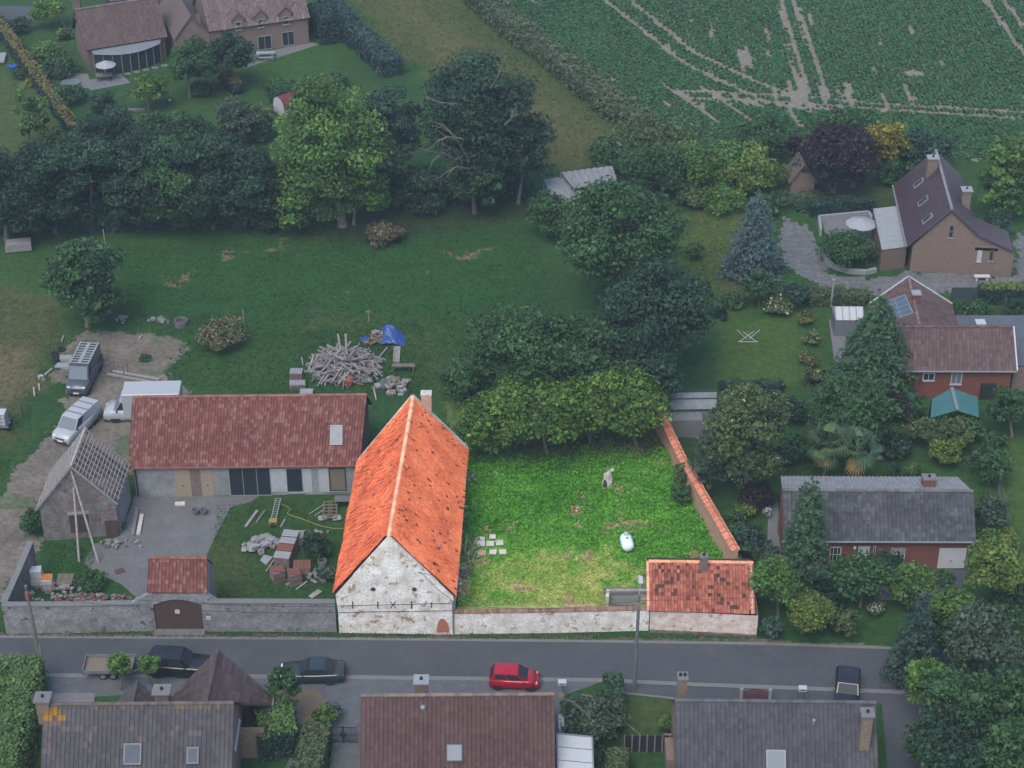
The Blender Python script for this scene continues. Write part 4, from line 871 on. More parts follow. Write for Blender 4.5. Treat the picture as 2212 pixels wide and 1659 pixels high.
panel(rt, r0, ru, rn, (154,1066,172,1098), 'brick_old', 'blocked_window', .04)
a_, b_ = r1+sn*.04, r2+sn*.04
MB().poly(a_+V3(0,0,.1), b_+V3(0,0,.1), b_+V3(0,0,zl-.05), a_+V3(0,0,zl-.05)).build('plaster', 'whitewash', rt)
ov = .25
for side, (e0, e1) in enumerate(((r1, r2), (r0, r3))):
    out = (ru if side == 0 else -ru)*ov; E0 = up(e0, zl-.1)+out-sv*.3; E1 = up(e1, zl-.1)+out+sv*.4; R0 = up(apx, za)-sv*.3; R1 = up(apx2, za)+sv*.4
    for k in range(8):
        f = k/7; o = MB(); o.cc = (1.5,1.5,1.5); o.bar(E0.lerp(E1, f), R0.lerp(R1, f), .10, .14); o.build('rafter', 'timber', rt)
    for k in range(15):
        f = (k+.4)/15; o = MB(); o.cc = (1.8, 1.8, 1.8); w0, w1 = sorted((random.uniform(-.02, .06), random.uniform(.92, 1.03)))
        A = E0.lerp(R0, f); Bq = E1.lerp(R1, f); o.bar(A.lerp(Bq, w0)+V3(0, 0, .10), A.lerp(Bq, w1)+V3(0, 0, .10), .05, .035); o.build('batten', 'timber', rt)
o = MB(); o.cc = (2, 2, 2); o.bar(up(apx, za)-sv*.3, up(apx2, za)+sv*.5, .16, .16); o.build('ridge_beam', 'timber', rt)
# inner floor of debris seen through the battens
MB().hexa([r0.lerp(r2, .04)+V3(0,0,2.6), r1+V3(-.2,.2,2.6), r2+V3(-.2,-.2,2.6), r3+V3(.3,-.2,2.6)], [r0.lerp(r2, .04)+V3(0,0,2.75), r1+V3(-.2,.2,2.8), r2+V3(-.2,-.2,2.7), r3+V3(.3,-.2,2.8)]).build('loft_floor', 'rubblewall', rt)
for k, (p, q) in enumerate((((171,1213), (159,1052)), ((213,1216), (153,1015)))):
    g = P(*p); tp = onplane(q[0], q[1], r0+rn*.08, rn)
    o = MB(); o.cc = (1.7, 1.7, 1.7); o.tube([g, tp], [.10, .08], 8); tag(o.build('timber_prop', 'timber'), ('upright grey timber prop leaning on the ruined gable', 'slanting grey timber prop leaning on the ruined gable')[k], 'timber prop')
b_ = panel(rt, r0+rn*.14, ru, rn, (232,1124,252,1170), 'brown_paint', 'rusty_sheet', .04)
# ================================================================ three street houses in the foreground
BROWN = [(0.041, 0.0361, 0.0394), (0.0558, 0.05, 0.0533), (0.0697, 0.064, 0.0664), (0.082, 0.0771, 0.0787)]
REDB = [(0.051, 0.0289, 0.0263), (0.068, 0.0374, 0.034), (0.0833, 0.0476, 0.0425), (0.0978, 0.0629, 0.057)]
GREY = [(0.0369, 0.0353, 0.0394), (0.0492, 0.0476, 0.0525), (0.0623, 0.0607, 0.0648), (0.0738, 0.0722, 0.0754)]
def street_house(label, rl, rr, rz, ez, half, pal, wallmat, over=.2, tw=.30, th=.37, ridgecol=None, tk='roman', lich=()):
    R0, R1 = P(*rl, rz), P(*rr, rz); ux = (R1-R0).normalized(); vy = V3(-ux.y, ux.x, 0)
    eh = half+.35; dz = (rz-ez)/half*eh; g0 = up(R0, 0)-vy*half+ux*over; g1 = up(R1, 0)-vy*half-ux*over
    t = thing('brick_house', label, 'house', g0); b0, b1 = g0+vy*2*half, g1+vy*2*half
    walls(t, [g0, g1, b1, b0], [[up(g0, ez), up(g1, ez)], [up(g1, ez), up((g1+b1)/2, rz-.12), up(b1, ez)], [up(b1, ez), up(b0, ez)], [up(b0, ez), up((g0+b0)/2, rz-.12), up(g0, ez)]], wallmat)
    E0, E1 = R0-vy*eh-V3(0,0,dz), R1-vy*eh-V3(0,0,dz); K0, K1 = R0+vy*eh-V3(0,0,dz), R1+vy*eh-V3(0,0,dz)
    rf = deck(t, [[E0, E1, R1, R0], [R1, K1, K0, R0]]); tiles(rf, E0, E1, R1, R0, tw, th, pal, tk, 300, jit=.003, var=.42, patch=.35, lichen=[(onplane(x, y, E0, (E1-E0).cross(R0-E0).normalized()), r, c) for x, y, r, c in lich])
    tiles(rf, K1, K0, R0, R1, tw, th, pal, tk, 0, jit=.003)
    ridge_tiles(rf, R0, R1, ridgecol or pal[2], .15, .40, .07); gutter(t, E0-vy*.06, E1-vy*.06); gutter(t, K0+vy*.06, K1+vy*.06)
    return t, rf, R0, R1, ux, vy, E0, E1, K0, K1, dz/eh
# A: dark brown roofed house with cross wing
tA, rA, R0, R1, ux, vy, E0, E1, K0, K1, slA = street_house('dark brown tiled house with cross gable at the lower left', (95,1522), (505,1519), 7.0, 2.9, 4.4, BROWN, 'brick_tan', ridgecol=(.10,.08,.07), lich=[(97,1540,1.1,(.26,.13,.02))]+[(x,1526,.35,(.11,.08,.045)) for x in range(110,500,22)])
def wing(t, px_tip, half, rz, ez, y_from, pal, far=None):
    tip = P(*px_tip, rz); r1 = V3(tip.x-.02*(tip.y-y_from), y_from, rz); eh = half+.25; dz = (rz-ez)/half*eh
    f0, f1 = V3(tip.x-half, tip.y-.25, 0), V3(tip.x+half, tip.y-.25, 0); n0, n1 = V3(tip.x-half, y_from+2, 0), V3(tip.x+half, y_from+2, 0)
    walls(t, [n0, n1, f1, f0], [[up(n0, ez), up(n1, ez)], [up(n1, ez), up(f1, ez)], [up(f1, ez), V3(tip.x, tip.y-.25, rz-.12), up(f0, ez)], [up(f0, ez), up(n0, ez)]], 'brick_tan', 'wing_wall')
    yb = K0.y-.1; a = V3(tip.x+eh, yb, rz-dz); b = V3(tip.x+eh, tip.y, rz-dz); a2 = V3(tip.x-eh, yb, rz-dz); b2 = V3(tip.x-eh, tip.y, rz-dz)
    rf = deck(t, [[a, b, tip, r1], [b2, a2, r1, tip]], name='wing_roof')
    tiles(rf, a, b, tip, r1, .30, .37, pal, 'roman', 150, jit=.003); tiles(rf, b2, a2, r1, tip, .30, .37, pal, 'roman', 0, jit=.003)
    ridge_tiles(rf, r1, tip, pal[2], .15, .4, .07); gutter(t, a+V3(.08,0,0), b+V3(.08,0,0), .08, 'zinc'); return rf
wing(tA, (470,1405), 3.3, 6.9, 2.9, R0.y+.2, [(.05,.033,.034), (.065,.043,.043), (.078,.055,.054), (.09,.066,.063)])
w2 = thing('porch_roof', 'small dark tiled pointed porch roof peeking over the brown ridge', 'porch', up(P(297,1472,5.6), 0))
tip = P(297,1472,5.6); q = [tip+V3(-1.5, -.1, -1.7), tip+V3(1.5, -.1, -1.7), tip+V3(1.5, -2.6, -1.7), tip+V3(-1.5, -2.6, -1.7)]
pf = deck(w2, [[q[2], q[1], tip, tip+V3(0, -2.6, 0)], [q[0], q[3], tip+V3(0, -2.6, 0), tip]])
tiles(pf, q[2], q[1], tip, tip+V3(0, -2.6, 0), .3, .37, BROWN, 'roman', 60); tiles(pf, q[0], q[3], tip+V3(0, -2.6, 0), tip, .3, .37, BROWN, 'roman', 0); ridge_tiles(pf, tip+V3(0,-2.6,0), tip, BROWN[2], .14, .4, .06)
MB().hexa([up(v, 0)+V3(0,0,0) for v in (q[3]+V3(.2,.1,0), q[2]+V3(-.2,.1,0), q[1]+V3(-.2,-.2,0), q[0]+V3(.2,-.2,0))], [v+V3(0,0,.1) for v in (q[3]+V3(.2,.1,0), q[2]+V3(-.2,.1,0), q[1]+V3(-.2,-.2,0), q[0]+V3(.2,-.2,0))]).build('wall', 'brick_tan', w2)
cq = P(348,1510,6.6); chimney(tA, cq+V3(0,.5,0), .95, .8, 4.5, ZT(cq+V3(0,.5,0), 1492), 'brick_tan', 1, 'kerb', .14)
cq = P(96,1530,6.6); chimney(tA, cq, .85, .8, 5.5, ZT(cq, 1508), 'brick_tan', 1, 'slab', .14)
for r in ((268,1606,306,1652), (404,1614,430,1650)): skylight(rA, E0, E1, R0, r, 'flatroof', 'corrugated', .16)
gp = up(R1, 0)-ux*.2; window(tA, gp, vy, ux, (507,1576,519,1622), 'white_paint', 1, 1, 'glass')
# B: red brown roofed house
tB, rB_, R0, R1, ux, vy, E0, E1, K0, K1, slB = street_house('red-brown tiled house with flat-roofed glass annex at the lower middle', (780,1503), (1197,1500), 6.8, 2.9, 4.3, REDB, 'greywhite', ridgecol=(.15,.115,.095), tk='pan')
cq = P(909,1500,6.2)+V3(0, .9, 0); chimney(tB, cq, .85, .8, 4.5, ZT(cq, 1470), 'brick_tan', 1, 'greywhite', .1)
skylight(rB_, E0, E1, R0, (963,1606,1000,1646), 'skyglass', 'dark_metal'); 
vp = onplane(914, 1531, E0, (E1-E0).cross(R0-E0).normalized()); MB().lathe(vp, [(.16, -.1), (.16, .2), (.2, .2), (.02, .34)], 12).build('vent_cowl', 'zinc', tB)
ax = thing('glass_annex', 'lean-to with pale opal glass roof panels beside the red-brown house', 'annex', up(P(1200,1588,3.0), 0))
p00, p10 = P(1203,1586,3.1), P(1279,1593,3.1); dn = V3(0, -4.6, -.5); 
for k in range(4):
    A_ = p00+dn*(k/4); B_ = p10+dn*(k/4); mb = MB(); m2 = dn*(.94/4); mb.hexa([A_, B_, B_+m2, A_+m2][::-1], [v+V3(0,0,.04) for v in (A_, B_, B_+m2, A_+m2)][::-1]); mb.build('roof_panel', 'plastic_white', ax)
fr = MB()
for A_, B_ in ((p00, p10), (p00, p00+dn), (p10, p10+dn), (p00+dn, p10+dn)): fr.bar(A_+V3(0,0,.03), B_+V3(0,0,.03), .10, .14)
fr.build('frame', 'zinc', ax)
cs = [p00, p10, p10+dn, p00+dn]
mb = MB()
for i in range(4): mb.poly(up(cs[i], 0), up(cs[(i+1) % 4], 0), cs[(i+1) % 4]-V3(0,0,.05), cs[i]-V3(0,0,.05))
mb.build('wall', 'greywhite', ax)
hb = P(1212,1580,1.2); one(MB().box(hb+V3(0,0,-.1), (.42, 1.5, 2.2)), 'heat_pump', 'plastic_white', 'tall white heat pump cabinet against the red-brown house gable', 'heat pump', bevel=.03)
# C: dark grey roofed house
tC, rC, R0, R1, ux, vy, E0, E1, K0, K1, slC = street_house('dark grey tiled house with two chimneys at the lower right', (1458,1513), (1892,1518), 6.8, 2.9, 4.3, GREY, 'brick_tan', ridgecol=(.08,.078,.082))
pl = (E1-E0).cross(R0-E0).normalized(); cq = onplane(1866, 1622, E0, pl)+V3(0, .35, 0); chimney(tC, cq, .68, .7, cq.z-1.2, ZT(cq, 1541), 'brick_tan', 1, 'kerb', .12)
cq = P(1476,1512,6.0)+V3(0, 1.2, 0); chimney(tC, cq, .62, .7, 4.0, ZT(cq, 1462), 'brick_tan', 2, 'kerb', .06)
skylight(rC, E0, E1, R0, (1655,1620,1697,1672), 'skyglass', 'zinc')
vp = onplane(1758, 1562, E0, pl); MB().lathe(vp, [(.1, -.1), (.1, .3), (.13, .3), (.02, .4)], 10).build('vent_pipe', 'zinc', tC)
one(MB().box(P(1443,1640)+V3(.2,-.2,.7), (.9, 2.6, 1.4)), 'garden_store', 'brick_tan', 'low brick store against the grey-roofed house', 'store')
# ================================================================ D: red brick bungalow with grey roof
GR2 = [(0.0324, 0.0342, 0.0378), (0.0468, 0.0495, 0.0522), (0.0648, 0.0666, 0.0684), (0.1035, 0.1044, 0.1026)]
d0, d1 = P(1702,1236), P(2096,1231); tD = thing('brick_house', 'red brick bungalow with lichen grey tiled roof and white garage door', 'house', d0)
dz_, dr = 2.9, 5.65; a, b = P(1692,1169,dz_), P(2108,1170,dz_); c, d = P(2102,1061,dr), P(1690,1059,dr); back = V3(0, 5.2, 0)
d0 = V3(a.x+.3, a.y+.35, 0); d1 = V3(b.x-.3, b.y+.35, 0); b1, b0 = up(c, 0)+V3(-.3, 2.3, 0), up(d, 0)+V3(.3, 2.3, 0); zb = 5.1
walls(tD, [d0, d1, b1, b0], [[up(d0, dz_), up(d1, dz_)], [up(d1, dz_), up(c, dr-.12)+V3(-.3,0,0), up(b1, zb)], [up(b1, zb), up(b0, zb)], [up(b0, zb), up(d, dr-.12)+V3(.3,0,0), up(d0, dz_)]], 'brick_red')
rD = deck(tD, [[a, b, c, d]]); tiles(rD, a, b, c, d, .33, .33, GR2, 'roman', 300, jit=.006, patch=.4, var=.6)
ridge_tiles(rD, d, c, (.11,.11,.105), .15, .42, .06)
def corrugated(t, A, B, C, D, mat, amp=.04, pitch=.35, name='corrugated_roof', th=.04):
    """wavy sheet roof, waves run A->D"""
    A, B, C, D = [Vector(v) for v in (A, B, C, D)]; L = (B-A).length; n = max(4, int(L/pitch*4)); nn = (B-A).cross(D-A).normalized(); nn = nn if nn.z > 0 else -nn; mb = MB(); v = []; f = []
    for i in range(n+1):
        u = i/n; o = nn*amp*sin(2*pi*u*n/4); v += [A.lerp(B, u)+o, D.lerp(C, u)+o]
    f = [[2*i, 2*i+2, 2*i+3, 2*i+1] for i in range(n)]; mb.add(v, f); return mb.build(name, mat, t, smooth=True)
corrugated(tD, d+V3(0,.12,-.02), c+V3(0,.12,-.02), c+V3(-.6,2.6,-.5), d+V3(.2,2.6,-.5), 'corrugated')
corrugated(tD, P(1875,1046,5.0)+V3(0,.2,.2), P(2075,1047,5.0)+V3(0,.2,.2), P(2062,1030,4.6), P(1885,1030,4.6), 'corrugated')
cq = P(2008,1056,5.5)+V3(0,.6,0); chimney(tD, cq, 1.0, .75, 4.5, ZT(cq, 1032), 'brick_red', 1, 'slab', .05)
du = (d1-d0).normalized(); dn_ = V3(du.y, -du.x, 0)
window(tD, d0, du, dn_, (1788,1181,1818,1229), 'white_paint', 3, 3, 'glass'); window(tD, d0, du, dn_, (1923,1182,1957,1225), 'white_paint', 3, 3, 'glass')
panel(tD, d0, du, dn_, (1848,1180,1880,1236), 'white_paint', 'front_door', .06, True); window(tD, d0, du, dn_, (1880,1180,1891,1236), 'white_paint', 1, 1, 'glass', False, .05)
gd_ = panel(tD, d0, du, dn_, (2023,1184,2089,1231), 'white_paint', 'garage_door', .05, True)
panel(tD, d0+dn_*.0, du, dn_, (1923,1182,1957,1193), 'greywhite', 'shutter_box', .09)
panel(tD, d0, du, dn_, (1897,1184,1908,1190), 'kerb', 'name_plaque', .04); MB().lathe(onplane(1846, 1182, d0, dn_)+dn_*.15, [(.05, -.15), (.13, .0), (.1, .15), (.02, .22)], 8).build('wall_lamp', 'white_paint', tD)
gutter(tD, a+V3(0,-.08,-.02), b+V3(0,-.08,-.02), .08); MB().tube([d1+dn_*.1+V3(-.05,0,.1), d1+dn_*.1+V3(-.05,0,dz_)], .05, 8).build('downpipe', 'zinc', tD)
# ================================================================ E: salmon roofed house with solar panels
SAL = [(0.0723, 0.0442, 0.0408), (0.0867, 0.0544, 0.0501), (0.1003, 0.0663, 0.0612), (0.1105, 0.0765, 0.0714)]
tE = thing('brick_house', 'red rendered house with salmon tiled roof and solar panels behind the cedar', 'house', P(1985,862))
ez, er = 3.0, 6.0; a, b, c, d = P(1930,801,ez), P(2196,802,ez), P(2188,706,er), P(1935,706,er); dy = c.y-b.y
f0, f1 = up(a, 0)+V3(.3,.35,0), up(b, 0)+V3(-.3,.35,0); k1, k0 = f1+V3(0,2*dy-.7,0), f0+V3(0,2*dy-.7,0)
walls(tE, [f0, f1, k1, k0], [[up(f0, ez), up(f1, ez)], [up(f1, ez), up((f1+k1)/2, er-.12), up(k1, ez)], [up(k1, ez), up(k0, ez)], [up(k0, ez), up((f0+k0)/2, er-.12), up(f0, ez)]], 'render_red')
rE = deck(tE, [[a, b, c, d], [c, b+V3(0,2*dy,0), a+V3(0,2*dy,0), d]]); tiles(rE, a, b, c, d, .34, .41, SAL, 'roman', 220, jit=.003); ridge_tiles(rE, d, c, SAL[2], .15, .42, .05)
vb = MB(); vb.bar(b+V3(.05,0,.06), c+V3(.05,0,.06), .12, .16); vb.build('verge_board', 'white_paint', tE)
eu = (f1-f0).normalized(); en = V3(eu.y, -eu.x, 0)
window(tE, f0, eu, en, (1992,805,2020,822), 'white_paint', 2, 1, 'glass'); window(tE, f0, eu, en, (2052,803,2080,830), 'white_paint', 2, 1, 'skyglass')
gutter(tE, a+V3(0,-.08,-.02), b+V3(0,-.08,-.02), .08)
bx = P(2132,862); MB().box(bx+V3(0,.25,.75), (1.3,.7,1.5)).build('coal_bunker', 'dark_metal', tE)
# rear block, ridge running back
rz2, ez2 = 6.0, 3.1; n0, n1 = P(1986,702,rz2), P(1963,600,rz2); n0.y = d.y+.3; wl, wr = P(1872,635,ez2), P(2050,642,ez2); el = V3(wl.x-(n1.x-n0.x)*1., n0.y, ez2); erp = V3(P(2063,703,ez2).x, n0.y, ez2)
el = V3(n0.x-(n1.x-wl.x), n0.y, ez2); wl.y = wr.y = n1.y
RE2 = deck(tE, [[erp, wr, n1, n0], [wl, el, n0, n1]], name='rear_roof'); tiles(RE2, erp, wr, n1, n0, .34, .40, SAL, 'roman', 60, jit=.003); tiles(RE2, wl, el, n0, n1, .34, .40, SAL, 'roman', 20, jit=.003)
ridge_tiles(RE2, n0, n1, (.16,.115,.105), .15, .42, .06); vb = MB(); vb.bar(n1+V3(0,.06,.08), wl+V3(0,.06,.08), .14, .18); vb.bar(n1+V3(0,.06,.08), wr+V3(0,.06,.08), .14, .18); vb.build('verge_board', 'white_paint', tE)
w0, w1, w2_, w3 = up(el, 0)+V3(.3,-2,0), up(erp, 0)+V3(-.3,-2,0), up(wr, 0)+V3(-.3,-.3,0), up(wl, 0)+V3(.3,-.3,0)
walls(tE, [w0, w1, w2_, w3], [[up(w0, ez2), up(w1, ez2)], [up(w1, ez2), up(w2_, ez2)], [up(w2_, ez2), up(n1, rz2-.15)+V3(0,-.3,0), up(w3, ez2)], [up(w3, ez2), up(w0, ez2)]], 'render_red', 'rear_wall')
cq = n0.lerp(n1, .52)+V3(.15,0,0); chimney(tE, cq, .6, .6, 5.0, rz2+.7, 'brick_red', 0, 'greywhite', .12)
pu = (el-wl).normalized(); pn = (el-wl).cross(n1-wl).normalized(); pn = pn if pn.z > 0 else -pn; pv = (n1-wl).normalized()
so_ = onplane(1909, 655, wl, pn)+pn*.12; ex_ = onplane(1956, 639, wl, pn)+pn*.12-so_; ey_ = onplane(1925, 693, wl, pn)+pn*.12-so_
for i in range(2):
    for j in range(4):
        A_ = so_+ex_*(i/2+.012)+ey_*(j/4+.012); B_ = ex_*(.5-.024); C2 = ey_*(.25-.024); m = MB(); v = [A_, A_+B_, A_+B_+C2, A_+C2]; m.hexa([q-pn*.04 for q in v], v); sp_ = m.build('solar_panel', 'panelglass', tE)
m = MB(); v = [so_-ex_*.02-ey_*.02, so_+ex_*1.02-ey_*.02, so_+ex_*1.02+ey_*1.02, so_-ex_*.02+ey_*1.02]; m.hexa([q-pn*.10 for q in v], [q-pn*.012 for q in v]); m.build('panel_frame', 'greywhite', tE)
fl = thing('garage', 'low garage with dark flat roof at the right edge behind the salmon-roofed house', 'garage', P(2140,760)); q = [P(2064,712,2.9), P(2300,712,2.9), P(2300,690,2.9), P(2062,690,2.9)]
q = [V3(f1.x+.45, f1.y+1, 2.8), V3(75, f1.y+1, 2.8), V3(75, f1.y+9.5, 2.8), V3(erp.x+.1, f1.y+9.5, 2.8), V3(erp.x+.1, k1.y+.3, 2.8), V3(f1.x+.45, k1.y+.3, 2.8)]
deck(fl, [q], 'flatroof', .2, 'flat_roof'); mb = MB()
for i in range(len(q)): mb.poly(up(q[i], 0), up(q[(i+1) % 6], 0), up(q[(i+1) % 6], 2.65), up(q[i], 2.65))
mb.build('wall', 'brick_tan', fl); MB().box(P(2118,697,2.95), (.9,.9,.25)).build('roof_dome', 'plastic_white', fl)
# ================================================================ F: brown metal roofed house with brick gable
tF = thing('brick_house', 'tall tan brick house with purple-brown metal roof and long catslide', 'house', P(1965,586))
f0, f1 = P(1965,586), P(2183,598); fu = (f1-f0).normalized(); fn = V3(fu.y, -fu.x, 0); ze = 2.95; zr = 7.15
ap = onplane(2055, 453, f0, fn); kn = onplane(2114, 509, f0, fn); er_ = onplane(2187, 542, f0, fn)
rF_, rB2 = ap+V3(0,-.25,.1), P(2021,324,ap.z+.1); eL, eLB = onplane(1960,531,f0,fn)+V3(-.1,-.25,.05), P(1927,402,ze); back = rB2-rF_
def sh(p, f=1.): return p+back*f
dpt = .30
walls(tF, [f0, f1, f1+back*dpt, up(kn, 0)+back*dpt, up(kn, 0)+back*.98, f0+back*.98], [[up(f0, ze), ap, kn, up(f1, er_.z)], [up(f1, er_.z), up(f1, er_.z)+back*dpt], [up(f1, er_.z)+back*dpt, kn+back*dpt], [kn+back*dpt, kn+back*.98], [kn+back*.98, ap+back*.98, up(f0, ze)+back*.98], [up(f0, ze)+back*.98, up(f0, ze)]], 'brick_tan')
K_ = kn+V3(0,-.25,.1); E_ = er_+V3(.1,-.25,.08); KL = kn+(kn-ap)*.12+V3(0,-.25,.1)
rf = deck(tF, [[eL, rF_, rB2, sh(eL)], [K_, sh(K_), rB2, rF_], [E_, E_+back*dpt, K_+back*dpt, K_]], 'darkroof', .12)
nL = (rF_-eL).cross(back).normalized(); nL = nL if nL.z > 0 else -nL
for k in range(1, 24):
    MB().bar(eL.lerp(sh(eL), k/24)+nL*.03, rF_.lerp(rB2, k/24)+nL*.03, .05, .06, nL).build('standing_seam', 'darkroof', rf)
MB().bar(rF_+V3(0,0,.06), rB2+V3(0,0,.06), .26, .12).build('ridge_cap', 'corrugated', rf)
MB().bar(eL+V3(-.05,0,0), sh(eL)+V3(-.05,0,0), .16, .12).build('gutter', 'zinc', tF)
for f, y in ((.14, 478-0), (.42, 430), (.72, 385)):
    c = eL.lerp(sh(eL), f).lerp(rF_.lerp(rB2, f), .52); w = back.normalized(); sl_ = (rF_-eL).normalized(); m = MB()
    m.obox(c-w*.4-sl_*.65, w, sl_, nL, .8, 1.3, .14); rw = m.build('roof_window', 'corrugated', rf); MB().obox(c-w*.28-sl_*.5, w, sl_, nL, .56, 1.0, .16).build('pane', 'glass', rw)
cq = rF_.lerp(rB2, .74)+V3(-.75, 0, 0); chimney(tF, cq, 1.0, .75, 5.6, ap.z+.9, 'brick_tan', 1, 'greywhite', .1)
cq = ap.lerp(kn, .72)+back*.36; chimney(tF, cq, .85, .85, cq.z-.8, ZT(cq, 410), 'brick_tan', 1, 'greywhite', .12)
window(tF, f0, fu, fn, (2048,486,2062,513), 'bark', 1, 2, 'glass'); window(tF, f0, fu, fn, (2109,541,2122,565), 'white_paint', 1, 1, 'plastic_white'); window(tF, f0, fu, fn, (2135,541,2148,563), 'bark', 1, 1, 'glass')
panel(tF, f0, fu, fn, (2106,537,2156,540), 'timber', 'lintel', .06)
an = thing('conservatory', 'lean-to with ribbed opal roof against the purple-brown roofed house', 'conservatory', P(1908,590)); a0, a1, a2, a3 = P(1905,540,2.4), P(1959,533,2.4), P(1938,444,2.7), P(1886,450,2.5)
corrugated(an, a0, a3, a2, a1, 'greywhite', .03, .45, 'ribbed_roof'); mb = MB(); cs = [a0, a1, a2, a3]
for i in range(4): mb.poly(up(cs[i], 0), up(cs[(i+1) % 4], 0), cs[(i+1) % 4]-V3(0,0,.08), cs[i]-V3(0,0,.08))
mb.build('wall', 'brick_brown', an)
# ================================================================ garden house by the copper beech
gh = thing('garden_house', 'tiny brick garden house with mossy steep roof under the purple beech', 'garden house', P(1722,425)); q0, q1 = P(1707,425), P(1757,421); hz = 2.0; ap = (q0+q1)/2; za = ZT(ap, 352)
bk = V3(-.3, 2.6, 0); walls(gh, [q0, q1, q1+bk, q0+bk], [[up(q0, hz), up(ap, za-.1), up(q1, hz)], [up(q1, hz), up(q1+bk, hz)], [up(q1+bk, hz), up(ap+bk, za-.1), up(q0+bk, hz)], [up(q0+bk, hz), up(q0, hz)]], 'brick_tan')
o_ = V3(.3, 0, -.35); y_ = V3(0, -.25, 0)
deck(gh, [[up(q0, hz)-V3(.3,0,.3)+y_, up(ap, za)+y_, up(ap, za)+bk, up(q0, hz)-V3(.3,0,.3)+bk], [up(q1, hz)+o_+y_, up(q1, hz)+o_+bk, up(ap, za)+bk, up(ap, za)+y_]], 'thatch', .12)
u_ = (q1-q0).normalized(); panel(gh, q0, u_, V3(u_.y,-u_.x,0), (1727,412,1741,422), 'deck', 'doorway_shade', .03); panel(gh, q0, u_, V3(u_.y,-u_.x,0), (1722,400,1745,406), 'brick_tan', 'lintel', .06)  # dark panel painted as the shade inside the entrance
# ================================================================ teal pavilion, green-framed shed, corrugated shed, barrel shed
tp = thing('garden_pavilion', 'open garden pavilion with teal corrugated roof below the red house', 'pavilion', P(2060,935)); z0, z1 = 2.3, 3.1
e = [P(2008,900,z0), P(2020,862+5,z0), P(2112,868,z0), P(2114,902,z0)]; L0, L1 = P(2010,903,z0), P(2013,862,z0); T0, T1 = P(2068,886,z1), P(2056,838,z1); Rr0, Rr1 = P(2115,901,z0), P(2112,858,z0)
corrugated(tp, L0, L1, T1, T0, 'tealroof', .035, .4); corrugated(tp, Rr1, Rr0, T0, T1, 'tealroof', .035, .4); MB().bar(T0+V3(0,0,.06), T1+V3(0,0,.06), .3, .06).build('ridge_cap', 'zinc', tp)
for p in (L0, L1, Rr0, Rr1): MB().bar(up(p, 0), up(p, z0-.02), .12).build('post', 'timber', tp)
gs = thing('garden_shed', 'low shed with pale ribbed roof and green metal edge behind the yard wall', 'shed', P(1490,905)); q = [P(1448,888,2.0), P(1548,886,2.0), P(1548,846,2.4), P(1448,848,2.4)]
corrugated(gs, q[0], q[1], q[2], q[3], 'corrugated', .03, .5); mb = MB()
for i in range(4): mb.poly(up(q[i], 0), up(q[(i+1) % 4], 0), q[(i+1) % 4]-V3(0,0,.06), q[i]-V3(0,0,.06))
mb.build('wall', 'kerb', gs); mb = MB(); mb.bar(q[0]+V3(0,0,.08), q[1]+V3(0,0,.08), .08); mb.bar(q[0].lerp(q[3], .6)+V3(0,0,.1), q[1].lerp(q[2], .6)+V3(0,0,.1), .06); mb.bar(q[3]+V3(0,0,.1), q[2]+V3(0,0,.1), .12); mb.build('metal_rail', 'greenmetal', gs)
one(MB().box(P(1470,935)+V3(0,.6,.9), (3.6, 2.6, 1.8)), 'brick_shed', 'kerb', 'flat grey roofed lean-to between the yard wall and the magnolia', 'shed')
cs_ = thing('field_shed', 'derelict field shed with rusty-edged corrugated roof among the trees', 'shed', P(1260,440)); q = [P(1240,407,2.4), P(1335,393,2.4), P(1322,358,2.9), P(1212,372,2.9)]
corrugated(cs_, q[0], q[1], q[2], q[3], 'corrugated', .06, .6); q2 = [P(1196,440,1.8), P(1270,432,1.8), P(1232,378,2.2), P(1175,388,2.2)]; corrugated(cs_, *q2, 'corrugated', .04, .7)
q3 = [P(1300,450,1.6), P(1390,430,1.6), P(1385,412,1.8), P(1290,425,1.8)]; corrugated(cs_, *q3, 'greywhite', .04, .7)
mb = MB()
for qq in (q, q2, q3):
    for p in qq: mb.bar(up(p, 0), p-V3(0,0,.05), .14)
mb.build('posts', 'timber', cs_).name = 'post'; attr_white(cs_.children[-1]) if cs_.children else None
br = thing('barrel_shed', 'white barrel shed with dark red curved roof behind the ash tree', 'shed', P(620,245)); p0, p1 = P(588,240), P(612,250); ax_ = (P(655,215)-P(600,232)); ax_.z = 0; L = 3.6; ax_ = ax_.normalized(); sx = V3(ax_.y, -ax_.x, 0); c0 = P(603,248)
prof = [(cos(pi*q/10)*1.25, .9+sin(pi*q/10)*1.3) for q in range(11)]
m = MB(); m.add([c0+sx*x+V3(0,0,z) for x, z in prof]+[c0+ax_*L+sx*x+V3(0,0,z) for x, z in prof], [[i, i+1, i+12, i+11] for i in range(10)]); m.build('roof', 'rust_dark' if 'rust_dark' in MATS else 'darkroof', br)
for y in (.04, L-.04):
    m = MB(); m.add([c0+ax_*y+sx*x+V3(0,0,z-.03) for x, z in prof]+[c0+ax_*y+sx*-1.22, c0+ax_*y+sx*1.22], [list(range(13))]); m.build('end_wall', 'white_paint', br)
m = MB()
for s_ in (-1, 1): m.poly(c0+sx*1.22*s_, c0+ax_*L+sx*1.22*s_, c0+ax_*L+sx*1.22*s_+V3(0,0,.9), c0+sx*1.22*s_+V3(0,0,.9))
m.build('side_wall', 'white_paint', br)
